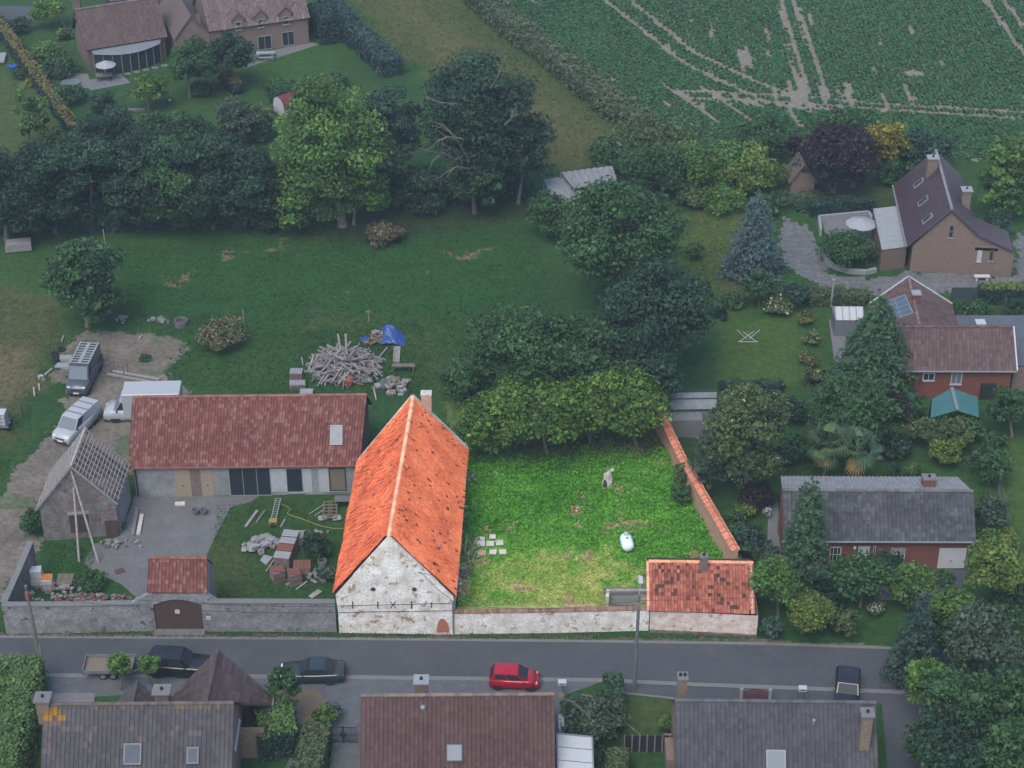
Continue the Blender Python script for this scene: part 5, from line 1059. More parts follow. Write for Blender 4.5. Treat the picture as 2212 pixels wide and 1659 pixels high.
# ================================================================ G and H: the two houses at the far left
PINK = [(0.0723, 0.0459, 0.0416), (0.085, 0.0561, 0.051), (0.0952, 0.0654, 0.0587), (0.1062, 0.0748, 0.068)]
g0, g1 = P(190,157), P(365,122); tG = thing('brick_house', 'brick house with broad pink-brown roof and curved glazed bay at the upper left', 'house', g0)
zg = 2.9; a, b = P(184,109,zg), P(362,80,zg); gu = (b-a).normalized(); gv_ = V3(-gu.y, gu.x, 0); 
d = P(160,22,6.6); hd = (d-a).dot(gv_); c = d+gu*((b-a).length); 
g0, g1 = up(a, 0)+gv_*.4+gu*.3, up(b, 0)+gv_*.4-gu*.3; k0, k1 = g0+gv_*(2*hd-.8), g1+gv_*(2*hd-.8)
walls(tG, [g0, g1, k1, k0], [[up(g0, zg), up(g1, zg)], [up(g1, zg), up((g1+k1)/2, 6.45), up(k1, zg)], [up(k1, zg), up(k0, zg)], [up(k0, zg), up((g0+k0)/2, 6.45), up(g0, zg)]], 'brick_brown')
rG = deck(tG, [[a, b, c, d], [c, b+gv_*2*hd, a+gv_*2*hd, d]]); tiles(rG, a, b, c, d, .34, .40, PINK, 'roman', 0, jit=.003); tiles(rG, b+gv_*2*hd, a+gv_*2*hd, d, c, .34, .40, PINK, 'roman', 0); ridge_tiles(rG, d, c, (.15,.11,.10), .16, .45, .06)
cq = d+gu*.6+gv_*.9; chimney(tG, cq, .9, .8, 5.2, 7.6, 'brick_brown', 1, 'kerb', .1); MB().box(d+gu*6.5+gv_*1.8+V3(0,0,-.6), (4.2,3,1.6), math.atan2(gu.y, gu.x)).build('dormer', 'darkroof', tG)
# curved bay
gn = -gv_; bay = [g0.lerp(g1, .06+.86*q/8)+gn*(1.9*sin(pi*(q/8*.86+.07)))+gn*.05 for q in range(9)]
gb = MB()
for i in range(8): gb.poly(bay[i], bay[i+1], up(bay[i+1], 2.35), up(bay[i], 2.35))
gg = gb.build('glazed_bay', 'glass', tG)
for i in range(9): MB().bar(bay[i]+gn*.03, up(bay[i], 2.4)+gn*.03, .10).build('mullion', 'zinc', gg)
m = MB(); n = 9; m.add([up(p, 2.42)+gn*.35 for p in bay]+[g0.lerp(g1, .04+.92*q/8)+V3(0,0,2.78)+gn*.02 for q in range(9)], [[i, i+1, i+10, i+9] for i in range(8)]); m.build('awning', 'zinc', tG)
h0, h1 = P(458,124), P(668,94); tH = thing('brick_house', 'tall pink brick house with three pointed wall dormers at the top', 'house', h0)
hu = (h1-h0).normalized(); hv = V3(-hu.y, hu.x, 0); hn = -hv; zh = ZT(h1, 33); HL = (h1-h0).length; hd = 4.2; zr = zh+3.9; hz2 = h0+hv*2*hd; hz3 = h1+hv*2*hd
walls(tH, [h0, h1, hz3, hz2], [[up(h0, zh), up(h1, zh)], [up(h1, zh), up((h1+hz3)/2, zr-.1), up(hz3, zh)], [up(hz3, zh), up(hz2, zh)], [up(hz2, zh), up((h0+hz2)/2, zr-.1), up(h0, zh)]], 'brick_tan')
a, b, c, d = up(h0, zh)-hu*.2+hn*.3-V3(0,0,.25), up(h1, zh)+hu*.2+hn*.3-V3(0,0,.25), up(h1, zr)+hv*hd+hu*.2, up(h0, zr)+hv*hd-hu*.2
rH = deck(tH, [[a, b, c, d], [c, b+hv*2*(hd+.3), a+hv*2*(hd+.3), d]]); tiles(rH, a, b, c, d, .32, .34, [(.09,.062,.056), (.115,.082,.074), (.14,.102,.093), (.165,.13,.118)], 'pan', 0, jit=.006); ridge_tiles(rH, d, c, (.15,.115,.10), .16, .45, .06)
for x0, x1, yt in ((502,527,21), (550,576,13), (605,630,4)):
    pa_ = onplane(x0, 50, h0+hn*.05, hn); pb2 = onplane(x1, 50, h0+hn*.05, hn); w = (pb2-pa_).dot(hu); zt = zh+.75; m = MB(); pa_ = up(pa_, zh-.6); za2 = zt+w*.45; q = [pa_, pa_+hu*w, up(pa_+hu*w, zt), up(pa_+hu*w/2, za2), up(pa_, zt)]
    m.add(q+[v+hv*1.8 for v in q], [[0,1,2,3,4],[9,8,7,6,5]]+[[i, (i+1) % 5, 5+(i+1) % 5, 5+i] for i in range(5)]); dm = m.build('dormer', 'brick_tan', tH)
    for s_ in (0, 1):
        e0 = up(pa_+hu*(w if s_ else 0), zt-.1)+hu*(.15 if s_ else -.15)+hn*.12; tpp = up(pa_+hu*w/2, za2+.05)+hn*.12; mm = MB(); v = [e0, tpp, tpp+hv*2.6, e0+hv*1.6]; nn = (v[1]-v[0]).cross(v[3]-v[0]).normalized(); nn = nn if nn.z > 0 else -nn; mm.hexa([p-nn*.02 for p in v], [p+nn*.06 for p in v]); mm.c = [(.11,.08,.072)]*8; mm.build('dormer_roof', 'tile', tH)
    wx = (x0+x1)/2; window(tH, h0+hn*.06, hu, hn, (wx-6, 35+(50-35)*(630-wx)/130-2, wx+6, 52+15*(630-wx)/130), 'greywhite', 1, 1, 'glass')
for r in ((558,75,586,109), (610,66,635,100)): window(tH, h0, hu, hn, r, 'greywhite', 2, 1, 'glass', False, .08, 'patio_door')
wg = thing('brick_house', 'pink brick side wing with pale path at the top left', 'house', P(384,20)); q0, q1 = P(412,66), P(455,60); bk = hv*10
q0 = h0-hu*4.2; q1 = h0-hu*.05+hv*.0; q0 = q0-hv*.0; zz = 3.2; mid = (q0+q1)/2
walls(wg, [q0, q1, q1+bk, q0+bk], [[up(q0, zz), up(mid, 5.6), up(q1, zz)], [up(q1, zz), up(q1+bk, zz)], [up(q1+bk, zz), up(mid+bk, 5.6), up(q0+bk, zz)], [up(q0+bk, zz), up(q0, zz)]], 'brick_tan')
dk = deck(wg, [[up(q0, zz)-hu*.2-V3(0,0,.2)+hn*.2, up(mid, 5.75)+hn*.2, up(mid, 5.75)+bk, up(q0, zz)-hu*.2-V3(0,0,.2)+bk], [up(mid, 5.75)+hn*.2, up(q1, zz+.1)+hn*.2, up(q1, zz+.1)+bk, up(mid, 5.75)+bk]], 'tile', .1, 'roof', (.11,.08,.073))
panel(wg, q0, hu, hn, (424,28,432,62), 'bark', 'window', .04)
# ================================================================ vehicles (local x = forward, y = left)
def loft(mb, rings):
    n = len(rings[0]); k0 = len(mb.v)
    for r in rings: mb.v += [Vector(p) for p in r]; mb.c += [mb.cc]*n
    for i in range(len(rings)-1):
        for k in range(n-1): a = k0+i*n+k; mb.f.append([a, a+1, a+n+1, a+n])
    mb.f.append(list(range(k0, k0+n))); mb.f.append(list(range(k0+(len(rings)-1)*n, k0+len(rings)*n))[::-1]); return mb
def bil(q, s, t): return (q[0].lerp(q[1], s)).lerp(q[3].lerp(q[2], s), t)
def qpanel(q, s0, s1, t0, t1, off=.012, th=.012):
    v = [bil(q, s0, t0), bil(q, s1, t0), bil(q, s1, t1), bil(q, s0, t1)]; n = (v[1]-v[0]).cross(v[3]-v[0]).normalized(); mb = MB(); mb.hexa([p+n*(off-th) for p in v], [p+n*off for p in v]); return mb
def car(name, label, cat, fw, rw, side, L, W, H, paint, cowl, rf, rr, tail, belt, hood, trunk, van=False, wr=.33, panes=((.06,.46),(.52,.92)), roofk=.80, bars=None, group=None, nose=.25, clad=None, frontoff=.5):
    """fw, rw = ground pixels of the visible front and rear wheels; side = +1 when that is the left side"""
    f, r = P(*fw), P(*rw); d = (f-r); d.z = 0; wb = d.length; d.normalize(); lf = V3(-d.y, d.x, 0); mid = (f+r)/2-lf*side*(W/2-.12)
    ang = math.atan2(d.y, d.x); xf, xr = wb/2, -wb/2; x1 = xf+(L-wb)*frontoff; x0 = x1-L; t = thing(name, label, cat, mid, group, ang); w = W/2
    def ring(x, zt, k=1., zb=.24): return [(x, -w*.90*k, zb), (x, -w*k, .52), (x, -w*.99*k, zt-.10), (x, -w*.90*k, zt), (x, 0, zt+.035), (x, w*.90*k, zt), (x, w*.99*k, zt-.10), (x, w*k, .52), (x, w*.90*k, zb)]
    zb_ = lambda x: belt
    R = [ring(x0, trunk-.14, .86, .32), ring(x0+.12, trunk-.03, .95), ring(tail, trunk, 1.), ring((tail+cowl)/2, belt, 1.), ring(cowl, belt, 1.), ring((cowl+x1)/2, (belt+hood)/2+.02, .99), ring(x1-nose, hood, .95), ring(x1-.06, hood-.14, .88), ring(x1, hood-.26, .80, .34)]
    body = loft(MB(), R).build('body', paint, t, smooth=True, local=True)
    g = {}
    b = belt-.03; wr_ = w*roofk; gb = w*.90
    CL, CR, TL, TR = V3(cowl, gb, b), V3(cowl, -gb, b), V3(tail, gb*.97, trunk-.03 if not van else b), V3(tail, -gb*.97, trunk-.03 if not van else b)
    FL, FR, BL, BR = V3(rf, wr_, H-.05), V3(rf, -wr_, H-.05), V3(rr, wr_*.98, H-.06), V3(rr, -wr_*.98, H-.06)
    m = MB(); m.add([CL, CR, TL, TR, FL, FR, BL, BR, V3(rf, 0, H-.05), V3((rf+rr)/2, 0, H+.02), V3(rr, 0, H-.06), V3((rf+rr)/2, wr_, H-.035), V3((rf+rr)/2, -wr_, H-.035), V3(cowl, 0, b), V3(tail, 0, b if van else trunk-.03)],
        [[0,13,8,4],[13,1,5,8],[2,6,10,14],[14,10,7,3],[0,4,11,6,2],[1,3,7,12,5],[4,8,9,11],[8,5,12,9],[11,9,10,6],[9,12,7,10]]); m.build('cabin', paint, t, local=True, bevel=.0)
    qpanel([CR, CL, FL, FR], .05, .95, .06, .93, .055, .02).build('windscreen', 'glass' if not van else 'skyglass', t, local=True)
    if not van or van == 'rear': qpanel([TL, TR, BR, BL], .07, .93, .12, .92, .045, .02).build('rear_window', 'glass', t, local=True)
    for s0, s1 in panes:
        qpanel([CL, TL, BL, FL], s0, s1, .16, .90, .014, .02).build('side_window', 'glass', t, local=True); qpanel([TR, CR, FR, BR], 1-s1, 1-s0, .16, .90, .014, .02).build('side_window', 'glass', t, local=True)
    for x in (xf, xr):
        for s_ in (-1, 1):
            wl = MB().lathe((x, s_*(w-.13), wr), [(wr*.62, -.10), (wr*.96, -.10), (wr, -.05), (wr, .05), (wr*.96, .10), (wr*.62, .10)], 18, (0, s_, 0)).build('wheel', 'rubber', t, local=True, smooth=False)
            rm = MB().lathe((x, s_*(w-.13), wr), [(wr*.63, .0), (wr*.63, .09), (wr*.5, .085), (wr*.18, .105)], 12, (0, s_, 0)); rm.build('rim', 'rim', wl, local=True)
            MB().lathe((x, s_*(w-.035), wr), [(wr*1.14, -.02), (wr*1.14, .012)], 18, (0, s_, 0)).build('wheel_arch', 'rubber', t, local=True)
    for s_ in (-1, 1):
        MB().box((x1-nose*.75, s_*w*.66, hood-.15), (.30, .32, .16)).build('headlight', 'lamp', t, local=True, bevel=.03)
        MB().box((x0+.07, s_*w*.74, trunk-.22), (.14, .26, .2)).build('tail_light', 'taillamp', t, local=True, bevel=.02)
        MB().box((cowl-.28, s_*(w+.07), belt+.09), (.12, .18, .15)).build('wing_mirror', paint if not van else 'rubber', t, local=True, bevel=.03)
    MB().box((x1-.03, 0, .42), (.12, W*.72, .22)).build('front_bumper', clad or 'rubber', t, local=True, bevel=.03)
    MB().box((x1-.01, 0, hood-.28), (.08, W*.45, .12)).build('grille', 'rubber', t, local=True)
    MB().box((x1+.02, 0, .5), (.04, .52, .11)).build('number_plate', 'plate', t, local=True)
    MB().box((x0+.03, 0, .42), (.12, W*.72, .22)).build('rear_bumper', clad or 'rubber', t, local=True, bevel=.03)
    MB().box((0, 0, .27), (L*.86, W*.86, .12)).build('underbody', 'rubber', t, local=True)
    return t, x0, x1, w, H
car('hatchback', 'small bright red hatchback parked on the gravel by the road', 'car', (1146,1493), (1075,1490), -1, 3.65, 1.62, 1.50, 'carred', .98, .22, -1.48, -1.76, .93, .82, .98, wr=.29, panes=((.10,.50),(.55,.90)), roofk=.76, nose=.42)
car('sedan', 'dark green-black sedan parked behind the young tree', 'car', (636,1480), (713,1479), 1, 4.75, 1.84, 1.45, 'cargreen', .95, .15, -.95, -1.75, .92, .82, .98, wr=.34)
car('pickup', 'black off-road car hitched to the trailer behind the two ball trees', 'car', (427,1470), (339,1464), -1, 4.9, 1.9, 1.85, 'carblack', .95, .35, -1.9, -2.35, 1.12, 1.06, 1.12, wr=.38)
car('estate_car', 'black car nosed in beside the grey-roofed house', 'car', (1851,1530), (1853,1487), 1, 4.5, 1.8, 1.52, 'carblack', .8, .15, -1.7, -2.15, .95, .86, .97, wr=.33)
tv, x0, x1, w, H = car('van', 'dark grey high roofed van with slatted white roof rack', 'van', (193,849), (217,800), 1, 5.6, 2.05, 2.45, 'cargrey', 1.75, 1.15, -2.72, -2.78, 1.25, 1.12, 1.25, True, .35, ((.03,.20),), .86, nose=.35, frontoff=.48)
MB().box((-.85, 0, H+.06), (3.5, .32, .06)).build('rack_spine', 'greywhite', tv, local=True)
for s_ in (-1, 1): MB().box((-.85, s_*w*.80, H+.06), (3.6, .14, .07)).build('rack_rail', 'greywhite', tv, local=True)
for k in range(9): MB().box((-2.5+k*.42, 0, H+.055), (.13, w*1.6, .05)).build('rack_slat', 'greywhite', tv, local=True)
tv2, x0, x1, w, H = car('van', 'white van with two roof bars parked beside the ruined barn', 'van', (166,953), (205,917), 1, 5.1, 1.95, 1.97, 'carwhite', 1.55, .75, -2.42, -2.5, 1.12, 1.02, 1.12, True, .33, ((.05,.26),), .84, nose=.3, clad='rubber')
for k in (-1.6, -.7, .1): MB().box((k, 0, H+.05), (.07, w*1.6, .05)).build('roof_bar', 'zinc', tv2, local=True)
tv3, x0, x1, w, H = car('box_truck', 'white box truck half hidden behind the long red roof', 'truck', (250,913), (346,911), 1, 6.9, 2.05, 2.15, 'carwhite', 2.0, 1.35, .7, .62, 1.2, 1.05, 1.1, True, .36, ((.10,.8),), .86, nose=.35, frontoff=.34)
MB().box((x0+2.55, 0, 1.75), (5.0, 2.2, 2.5)).build('cargo_box', 'carwhite', tv3, local=True, bevel=.05)
m = MB(); m.hexa([V3(.55,-1.0,2.1), V3(1.45,-.9,2.1), V3(1.45,.9,2.1), V3(.55,1.0,2.1)], [V3(.55,-1.0,2.98), V3(.75,-.85,2.9), V3(.75,.85,2.9), V3(.55,1.0,2.98)]); m.build('wind_deflector', 'carwhite', tv3, local=True)
# flatbed trailer
def trailer():
    a, b = P(218,1467), P(239,1467); c = (a+b)/2+V3(.2,.75,0); t = thing('trailer', 'grey flatbed trailer with drop sides and two axles at the roadside', 'trailer', c, None, radians(1))
    MB().box((0,0,.62), (3.6,1.75,.08)).build('bed', 'wood_door', t, local=True)
    for s_ in (-1, 1): MB().box((0, s_*.88, .80), (3.6,.05,.30)).build('side_board', 'zinc', t, local=True)
    for s_ in (-1, 1): MB().box((s_*1.8, 0, .80), (.05,1.8,.30)).build('end_board', 'zinc', t, local=True)
    m = MB(); m.bar((1.8,-.5,.5), (3.0,0,.45), .1); m.bar((1.8,.5,.5), (3.0,0,.45), .1); m.build('drawbar', 'zinc', t, local=True); MB().box((0,0,.52), (3.2,1.0,.12)).build('chassis', 'dark_metal', t, local=True)
    for x in (-.38, .36):
        for s_ in (-1, 1):
            wl = MB().lathe((x, s_*.78, .3), [(.18,-.08),(.3,-.07),(.3,.07),(.18,.08)], 16, (0,s_,0)).build('wheel', 'rubber', t, local=True); MB().lathe((x, s_*.78, .3), [(.18,0),(.18,.085),(.06,.09)], 12, (0,s_,0)).build('rim', 'rim', wl, local=True)
    for x in (-1.8, 1.8):
        for s_ in (-1, 1): MB().box((x, s_*.9, .82), (.07,.07,.5)).build('corner_post', 'zinc', t, local=True)
trailer()
# ================================================================ street furniture
def pole(label, base, h, lean=(0, 0), concrete=False):
    g = P(*base); t = thing('utility_pole', label, 'utility pole', g); top = g+V3(lean[0], lean[1], h)
    MB().tube([g-V3(0,0,.3), top], [.16, .10], 10).build('pole', 'concrete' if concrete else 'bark', t)
    return t, top
t, topL = pole('dark wooden utility pole standing at the left roadside', (96,1474), 9.1, (-.15, 0))
MB().bar(P(96,1474)+V3(.18,-.25,.0), P(96,1474)+V3(.12,-.05,3.6), .16).build('stub_post', 'concrete', t); MB().box(topL+V3(.02,-.12,-.8), (.22,.2,.7)).build('junction_box', 'rust', t)
for k in range(3): MB().box(topL+V3(-.1,-.1,-.3-k*.35), (.35,.06,.06)).build('insulator', 'dark_metal', t)
t, topR = pole('pale utility pole with street lamp beside the road', (1370,1490), 8.9, (.05, 0), True)
MB().bar(topR+V3(0,0,-.1), topR+V3(.15,1.1,.25), .08).build('lamp_arm', 'zinc', t); MB().box(topR+V3(.17,1.35,.28), (.34,.8,.16)).build('lamp_head', 'plastic_white', t, bevel=.04); MB().box(topR+V3(0,-.16,-.9), (.3,.12,.5)).build('fuse_box', 'zinc', t)
def wire(label, a, b, sag, r=.014):
    pts = [a.lerp(b, k/14)-V3(0,0,sag*4*(k/14)*(1-k/14)) for k in range(15)]; one(MB().tube(pts, r, 5), 'overhead_wire', 'black_wire', label, 'wire')
gw = onplane(733, 1310, FLb, V3(0,-1,0))+V3(0,-.1,0); gE = onplane(978, 1303, FLb, V3(0,-1,0))+V3(0,-.1,0)
wire('upper overhead cable from the left pole to the barn gable', topL+V3(0,0,-.3), gw+V3(0,0,.1), .5); wire('lower overhead cable from the left pole to the barn gable', topL+V3(0,0,-1.0), gw+V3(0,0,-.5), .5)
wire('overhead cable from the barn corner to the street lamp pole', gE, topR+V3(0,0,-.5), .6); wire('overhead cable leaving the picture left of the wooden pole', topL+V3(0,0,-.4), topL+V3(-30,1,-.2), .6); wire('overhead cable from the street lamp pole towards the right trees', topR+V3(0,0,-.5), topR+V3(34,5,-.8), .9)
def mailbox(label, base, h=1.2, stone=True):
    g = P(*base); t = thing('mailbox', label, 'mailbox', g); MB().lathe(g, [(.28,0),(.26,.2),(.12,.5),(.10,h)] if stone else [(.05,0),(.05,h)], 10).build('post', 'kerb', t); b = MB().box(g+V3(0,0,h+.17), (.62,.42,.34)).build('box', 'plastic_white', t, bevel=.04); MB().box(g+V3(0,-.22,h+.2), (.34,.02,.05)).build('slot', 'dark_metal', b)
mailbox('white mailbox on a stone foot beside the red hatchback', (1214,1505)); mailbox('white mailbox on a thin post in front of the grey roof', (1731,1516), 1.1, False)
# wrought gate between pillars, black panel fence, iron drive gate
t = thing('garden_gate', 'dark wrought iron garden gate with curved top between white posts', 'gate', P(1630,1512)); a, b = P(1600,1512), P(1662,1514)
for p in (a, b): MB().bar(p, p+V3(0,0,1.1), .22).build('post', 'greywhite', t)
for s_ in (0, 1):
    lf_ = MB(); p0 = a.lerp(b, .04+.48*s_); p1 = a.lerp(b, .48+.48*s_)
    for k in range(8): f = k/7; h = .75+.35*(f if s_ == 0 else 1-f); lf_.bar(p0.lerp(p1, f)+V3(0,0,.1), p0.lerp(p1, f)+V3(0,0,h), .05)
    lf_.bar(p0+V3(0,0,.15), p1+V3(0,0,.15), .06); lf_.bar(p0+V3(0,0,.6), p1+V3(0,0,.6), .06); lf_.bar(p0.lerp(p1,.0)+V3(0,0,.75 if s_ == 0 else 1.1), p1+V3(0,0,1.1 if s_ == 0 else .75), .06); lf_.build('gate_leaf', 'rust_dark', t)
t = thing('panel_fence', 'black solid panel fence with pale concrete posts beside the grey-roofed house', 'fence', P(1350,1625)); a, b = P(1348,1624), P(1462,1624)
for k in range(7): p0, p1 = a.lerp(b, k/7+.008), a.lerp(b, (k+1)/7-.008); MB().bar(p0+V3(0,0,.8), p1+V3(0,0,.8), .05, 1.5).build('panel', 'carblack' if False else 'dark_metal', t)
for k in range(8): p0 = a.lerp(b, k/7)+V3(0,-.03,0); MB().bar(p0, p0+V3(0,0,1.62), .09).build('post', 'kerb', t)
t = thing('iron_gate', 'black iron bar gate with round emblem across the gravel drive', 'gate', P(742,1604)); a, b = P(700,1604), P(773,1606)
for k in range(19): p0 = a.lerp(b, k/18); MB().bar(p0+V3(0,0,.12), p0+V3(0,0,1.55), .03).build('bar', 'dark_metal', t)
for z in (.15, .8, 1.5): MB().bar(a+V3(0,0,z), b+V3(0,0,z), .04).build('rail', 'dark_metal', t)
MB().bar(a.lerp(b,.58), a.lerp(b,.58)+V3(0,0,1.65), .08).build('stile', 'dark_metal', t); MB().lathe(a.lerp(b,.58)+V3(0,-.03,.85), [(.26,0),(.26,.04),(.2,.05)], 16, (0,-1,0)).build('emblem', 'dark_metal', t)
MB().bar(a+V3(-.2,-.3,.08), a+V3(1.0,-.3,.08), .16, .16).build('sill', 'kerb', t)
# ================================================================ walled yard: tank, slabs, stump, rubble, brushwood
t = thing('gas_tank', 'pale mint green horizontal gas tank lying in the yard grass', 'gas tank', P(1353,1192)); a, b = P(1358,1199), P(1349,1170); ax_ = (b-a).normalized(); r = .50; L = (b-a).length
prof = [(.02,0),(.22,.04),(.36,.12),(.45,.24),(r,.42),(r,L-.42),(.45,L-.24),(.36,L-.12),(.22,L-.04),(.02,L)]
MB().lathe(a+V3(0,0,.62), prof, 24, ax_).build('tank', 'tankmint', t, smooth=True); c = a.lerp(b, .72)+V3(0,0,1.10)
MB().lathe(c, [(.2,0),(.2,.12),(.14,.2),(.02,.22)], 14).build('valve_dome', 'plastic_white', t)
for f in (.25, .75): MB().box(a.lerp(b, f)+V3(0,0,.1), (.7,.18,.24), math.atan2(ax_.y, ax_.x)+pi/2).build('foot', 'kerb', t)
MB().box(a.lerp(b,.45)+V3(0,0,1.10), (.2,.3,.06), math.atan2(ax_.y, ax_.x)+pi/2).build('lifting_lug', 'greywhite', t)
sp_lbl = ['back left', 'back right', 'middle row left', 'middle row centre', 'middle row right', 'front row left, stained tan', 'front row centre', 'front row right']
for (x, y), w, l in zip(((1042,1167),(1064,1163),(1039,1178),(1059,1178),(1079,1176),(1041,1198),(1065,1196),(1086,1196)), (.4,.55,.72,.68,.66,.7,.62,.62), sp_lbl):
    p = P(x, y)+V3(0,0,.18); one(MB().box(p, (w*.9,w*.95,.07), random.uniform(-.12,.12), Matrix.Rotation(random.uniform(-.05,.05), 3, 'X')), 'paving_slab', 'slab_pale' if 'tan' not in l else 'brick_warm', f'loose pale paving slab in the yard grass, {l} of the group', 'paving slab', 'loose paving slabs in the yard')
t = thing('stone_stump', 'broken white stone stump standing among the green weeds', 'stone stump', P(1310,1052)); g = P(1310,1052)
m = MB(); ring = []
for j, (rr_, z) in enumerate(((.50,0),(.48,.5),(.42,1.0),(.33,1.5),(.20,1.75))):
    for k in range(11): a_ = -2.6+k*.42; ring.append(g+V3(cos(a_)*rr_*random.uniform(.75,1.2), sin(a_)*rr_*.8*random.uniform(.8,1.2), z+random.uniform(-.22,.18)*(j > 0)))
m.add(ring, [[j*11+k, j*11+k+1, (j+1)*11+k+1, (j+1)*11+k] for j in range(4) for k in range(10)]); m.add([p*.55+(g+V3(0,.12,.6))*.45 for p in ring], [[j*11+k, (j+1)*11+k, (j+1)*11+k+1, j*11+k+1] for j in range(4) for k in range(10)])
m.build('shell', 'palestone', t); MB().bar(g+V3(.15,.1,1.45), g+V3(.6,.3,1.62), .16).build('spur', 'palestone', t); MB().lathe(g+V3(-.16,-.40,.55), [(.13,-.25),(.17,.0),(.13,.3),(.04,.5)], 9).build('hollow', 'deck', t)  # last part is a dark lump, its colour standing for shade in a cavity
def rubble(label, px, n, sx, sy, h, mats, s=(.12,.35), name='rubble_heap', cat='rubble', flat=.6):
    g = P(*px); t = thing(name, label, cat, g)
    for k in range(n):
        x, y = random.gauss(0, .45)*sx, random.gauss(0, .45)*sy; z = h*max(0, 1-(x/sx)**2-(y/sy)**2)*random.uniform(.3, 1)+.06; w = random.uniform(*s)
        mt = random.choice(mats); R = Matrix.Rotation(random.uniform(0, 3), 3, random.choice('XYZ')); o = MB().box(g+V3(x,y,z), (w, w*random.uniform(.5,.9), w*random.uniform(.35,flat)), random.uniform(0,pi), R if random.random() < .6 else None).build('stone' if mt != 'terracotta' else 'brick', mt, t)
    return t
rubble('small pinkish rubble patch in the middle of the yard weeds', (1245,1104), 16, .8, .6, .35, ['brick_warm','terracotta','palestone'], (.12,.3))
rubble('white stones and rubble at the barn corner by the weeds', (1018,1032), 14, .4, 1.0, .4, ['palestone','stone'], (.15,.35)); rubble('small white stone cluster in the right of the yard', (1335,1088), 8, .4, .4, .3, ['palestone'], (.1,.22))
rubble('rubble and stones along the foot of the barn wall', (1000,1110), 26, .35, 3.6, .25, ['palestone','terracotta','stone'], (.1,.28)); rubble('pale bricks by the barn downpipe', (992,1265), 14, .35, 1.5, .35, ['palestone','greywhite'], (.12,.35))
t = thing('brushwood_pile', 'bleached branches piled against the barn wall beside the slabs', 'brushwood', P(1006,1200))
for k in range(46):
    g = P(1008,1200)+V3(random.uniform(-.3,.7), random.uniform(-2.4,2.4), .1); e = g+V3(random.uniform(-.5,.8), random.uniform(-1.2,1.2), random.uniform(.1,1.0)); o = MB(); o.cc = tuple(np.array((2.2,2.0,1.6))*random.uniform(.5,1.2)); o.tube([g, g.lerp(e,.5)+V3(0,0,random.uniform(0,.3)), e], [.05,.04,.015], 5); o.build('branch', 'timber', t)
for x, y, l in ((1003,1250,'grey'),(1000,1232,'pale')): one(MB().lathe(P(x,y), [(.24,0),(.28,.5),(.24,.52),(.2,.1)], 12), 'bucket', 'zinc' if l == 'grey' else 'plastic_white', f'{l} bucket standing at the foot of the barn wall', 'bucket')
# ================================================================ farm clutter
def beam(name, a, b, w, label, cat, group=None, tint=1.6, h=None, round_=False):
    o = MB(); o.cc = tuple(np.array((.97,.98,1.0))*tint*random.uniform(.75,1.2))
    if round_: o.tube([a, b], [w/2, w/2*.85], 8)
    else: o.bar(a, b, w, h)
    return tag(o.build(name, 'timber'), label, cat, group)
hc = P(745,796)
for k in range(230):
    an = random.uniform(0, 2*pi); rr_ = sqrt(random.random()); x, y = cos(an)*rr_*3.3, sin(an)*rr_*3.0; z = .12+1.5*(1-rr_**1.5)*random.uniform(.35,1); L = random.uniform(.9,2.9)*(1.0 if rr_ < .7 else .7); az = an+random.gauss(0,.8) if random.random() < .6 else random.uniform(0,pi); el = random.gauss(-.12,.22)
    d = V3(cos(az)*cos(el), sin(az)*cos(el), sin(el))*L/2; c = hc+V3(x,y,z); lo = min((c-d).z, (c+d).z); c.z += max(0, .07-lo)
    beam('timber_log', c-d, c+d, random.uniform(.06,.18), 'grey weathered beam lying in the big demolition timber heap', 'timber', 'beams of the timber heap', 1.5)
for k, (p, q, l) in enumerate((((745,760),(738,718),'left of two logs standing up from the timber heap'), ((754,760),(752,718),'right of two logs standing up from the timber heap'))):
    g = hc+V3(-.25+.45*k,.5,.35); beam('log', g, g+V3(-.35+.25*k,.9,2.5), .24, l, 'log', None, 1.8, None, True)
for p, q, l in (((764,795),(802,828),'thick log lying right of the red drum'), ((772,790),(795,808),'thin log lying above the thick log near the drum'), ((800,798),(836,755),'long pale pole along the right edge of the timber heap'), ((652,775),(655,792),'short grey post left of the timber heap'), ((808,843),(813,868),'upright pale board behind the long red roof')):
    beam('log', P(*p)+V3(0,0,.16), P(*q)+V3(0,0,.2), .26 if 'thick' in l else .15, l, 'log', None, 1.8, None, True)
for k in range(3): beam('timber_log', P(851+k*5,785)+V3(0,0,.12), P(853+k*5,752)+V3(0,0,.12), .2, ('left','middle','right')[k]+' of three long beams laid side by side below the blue tarp', 'timber', None, 1.5)
t = thing('oil_drum', 'rusty red drum lying on its side below the timber heap', 'drum', P(753,838)); ax_ = V3(.25,1,0).normalized(); MB().lathe(P(751,838)+V3(0,0,.38), [(.36,0),(.38,.02),(.36,.05),(.36,.42),(.38,.45),(.36,.48),(.36,.95),(.38,.98),(.34,1.0)], 18, ax_).build('drum', 'rust', t, smooth=False); MB().lathe(P(751,838)+V3(0,-.012,.38), [(.33,0),(.33,.01)], 16, ax_).build('lid', 'brick_red', t)
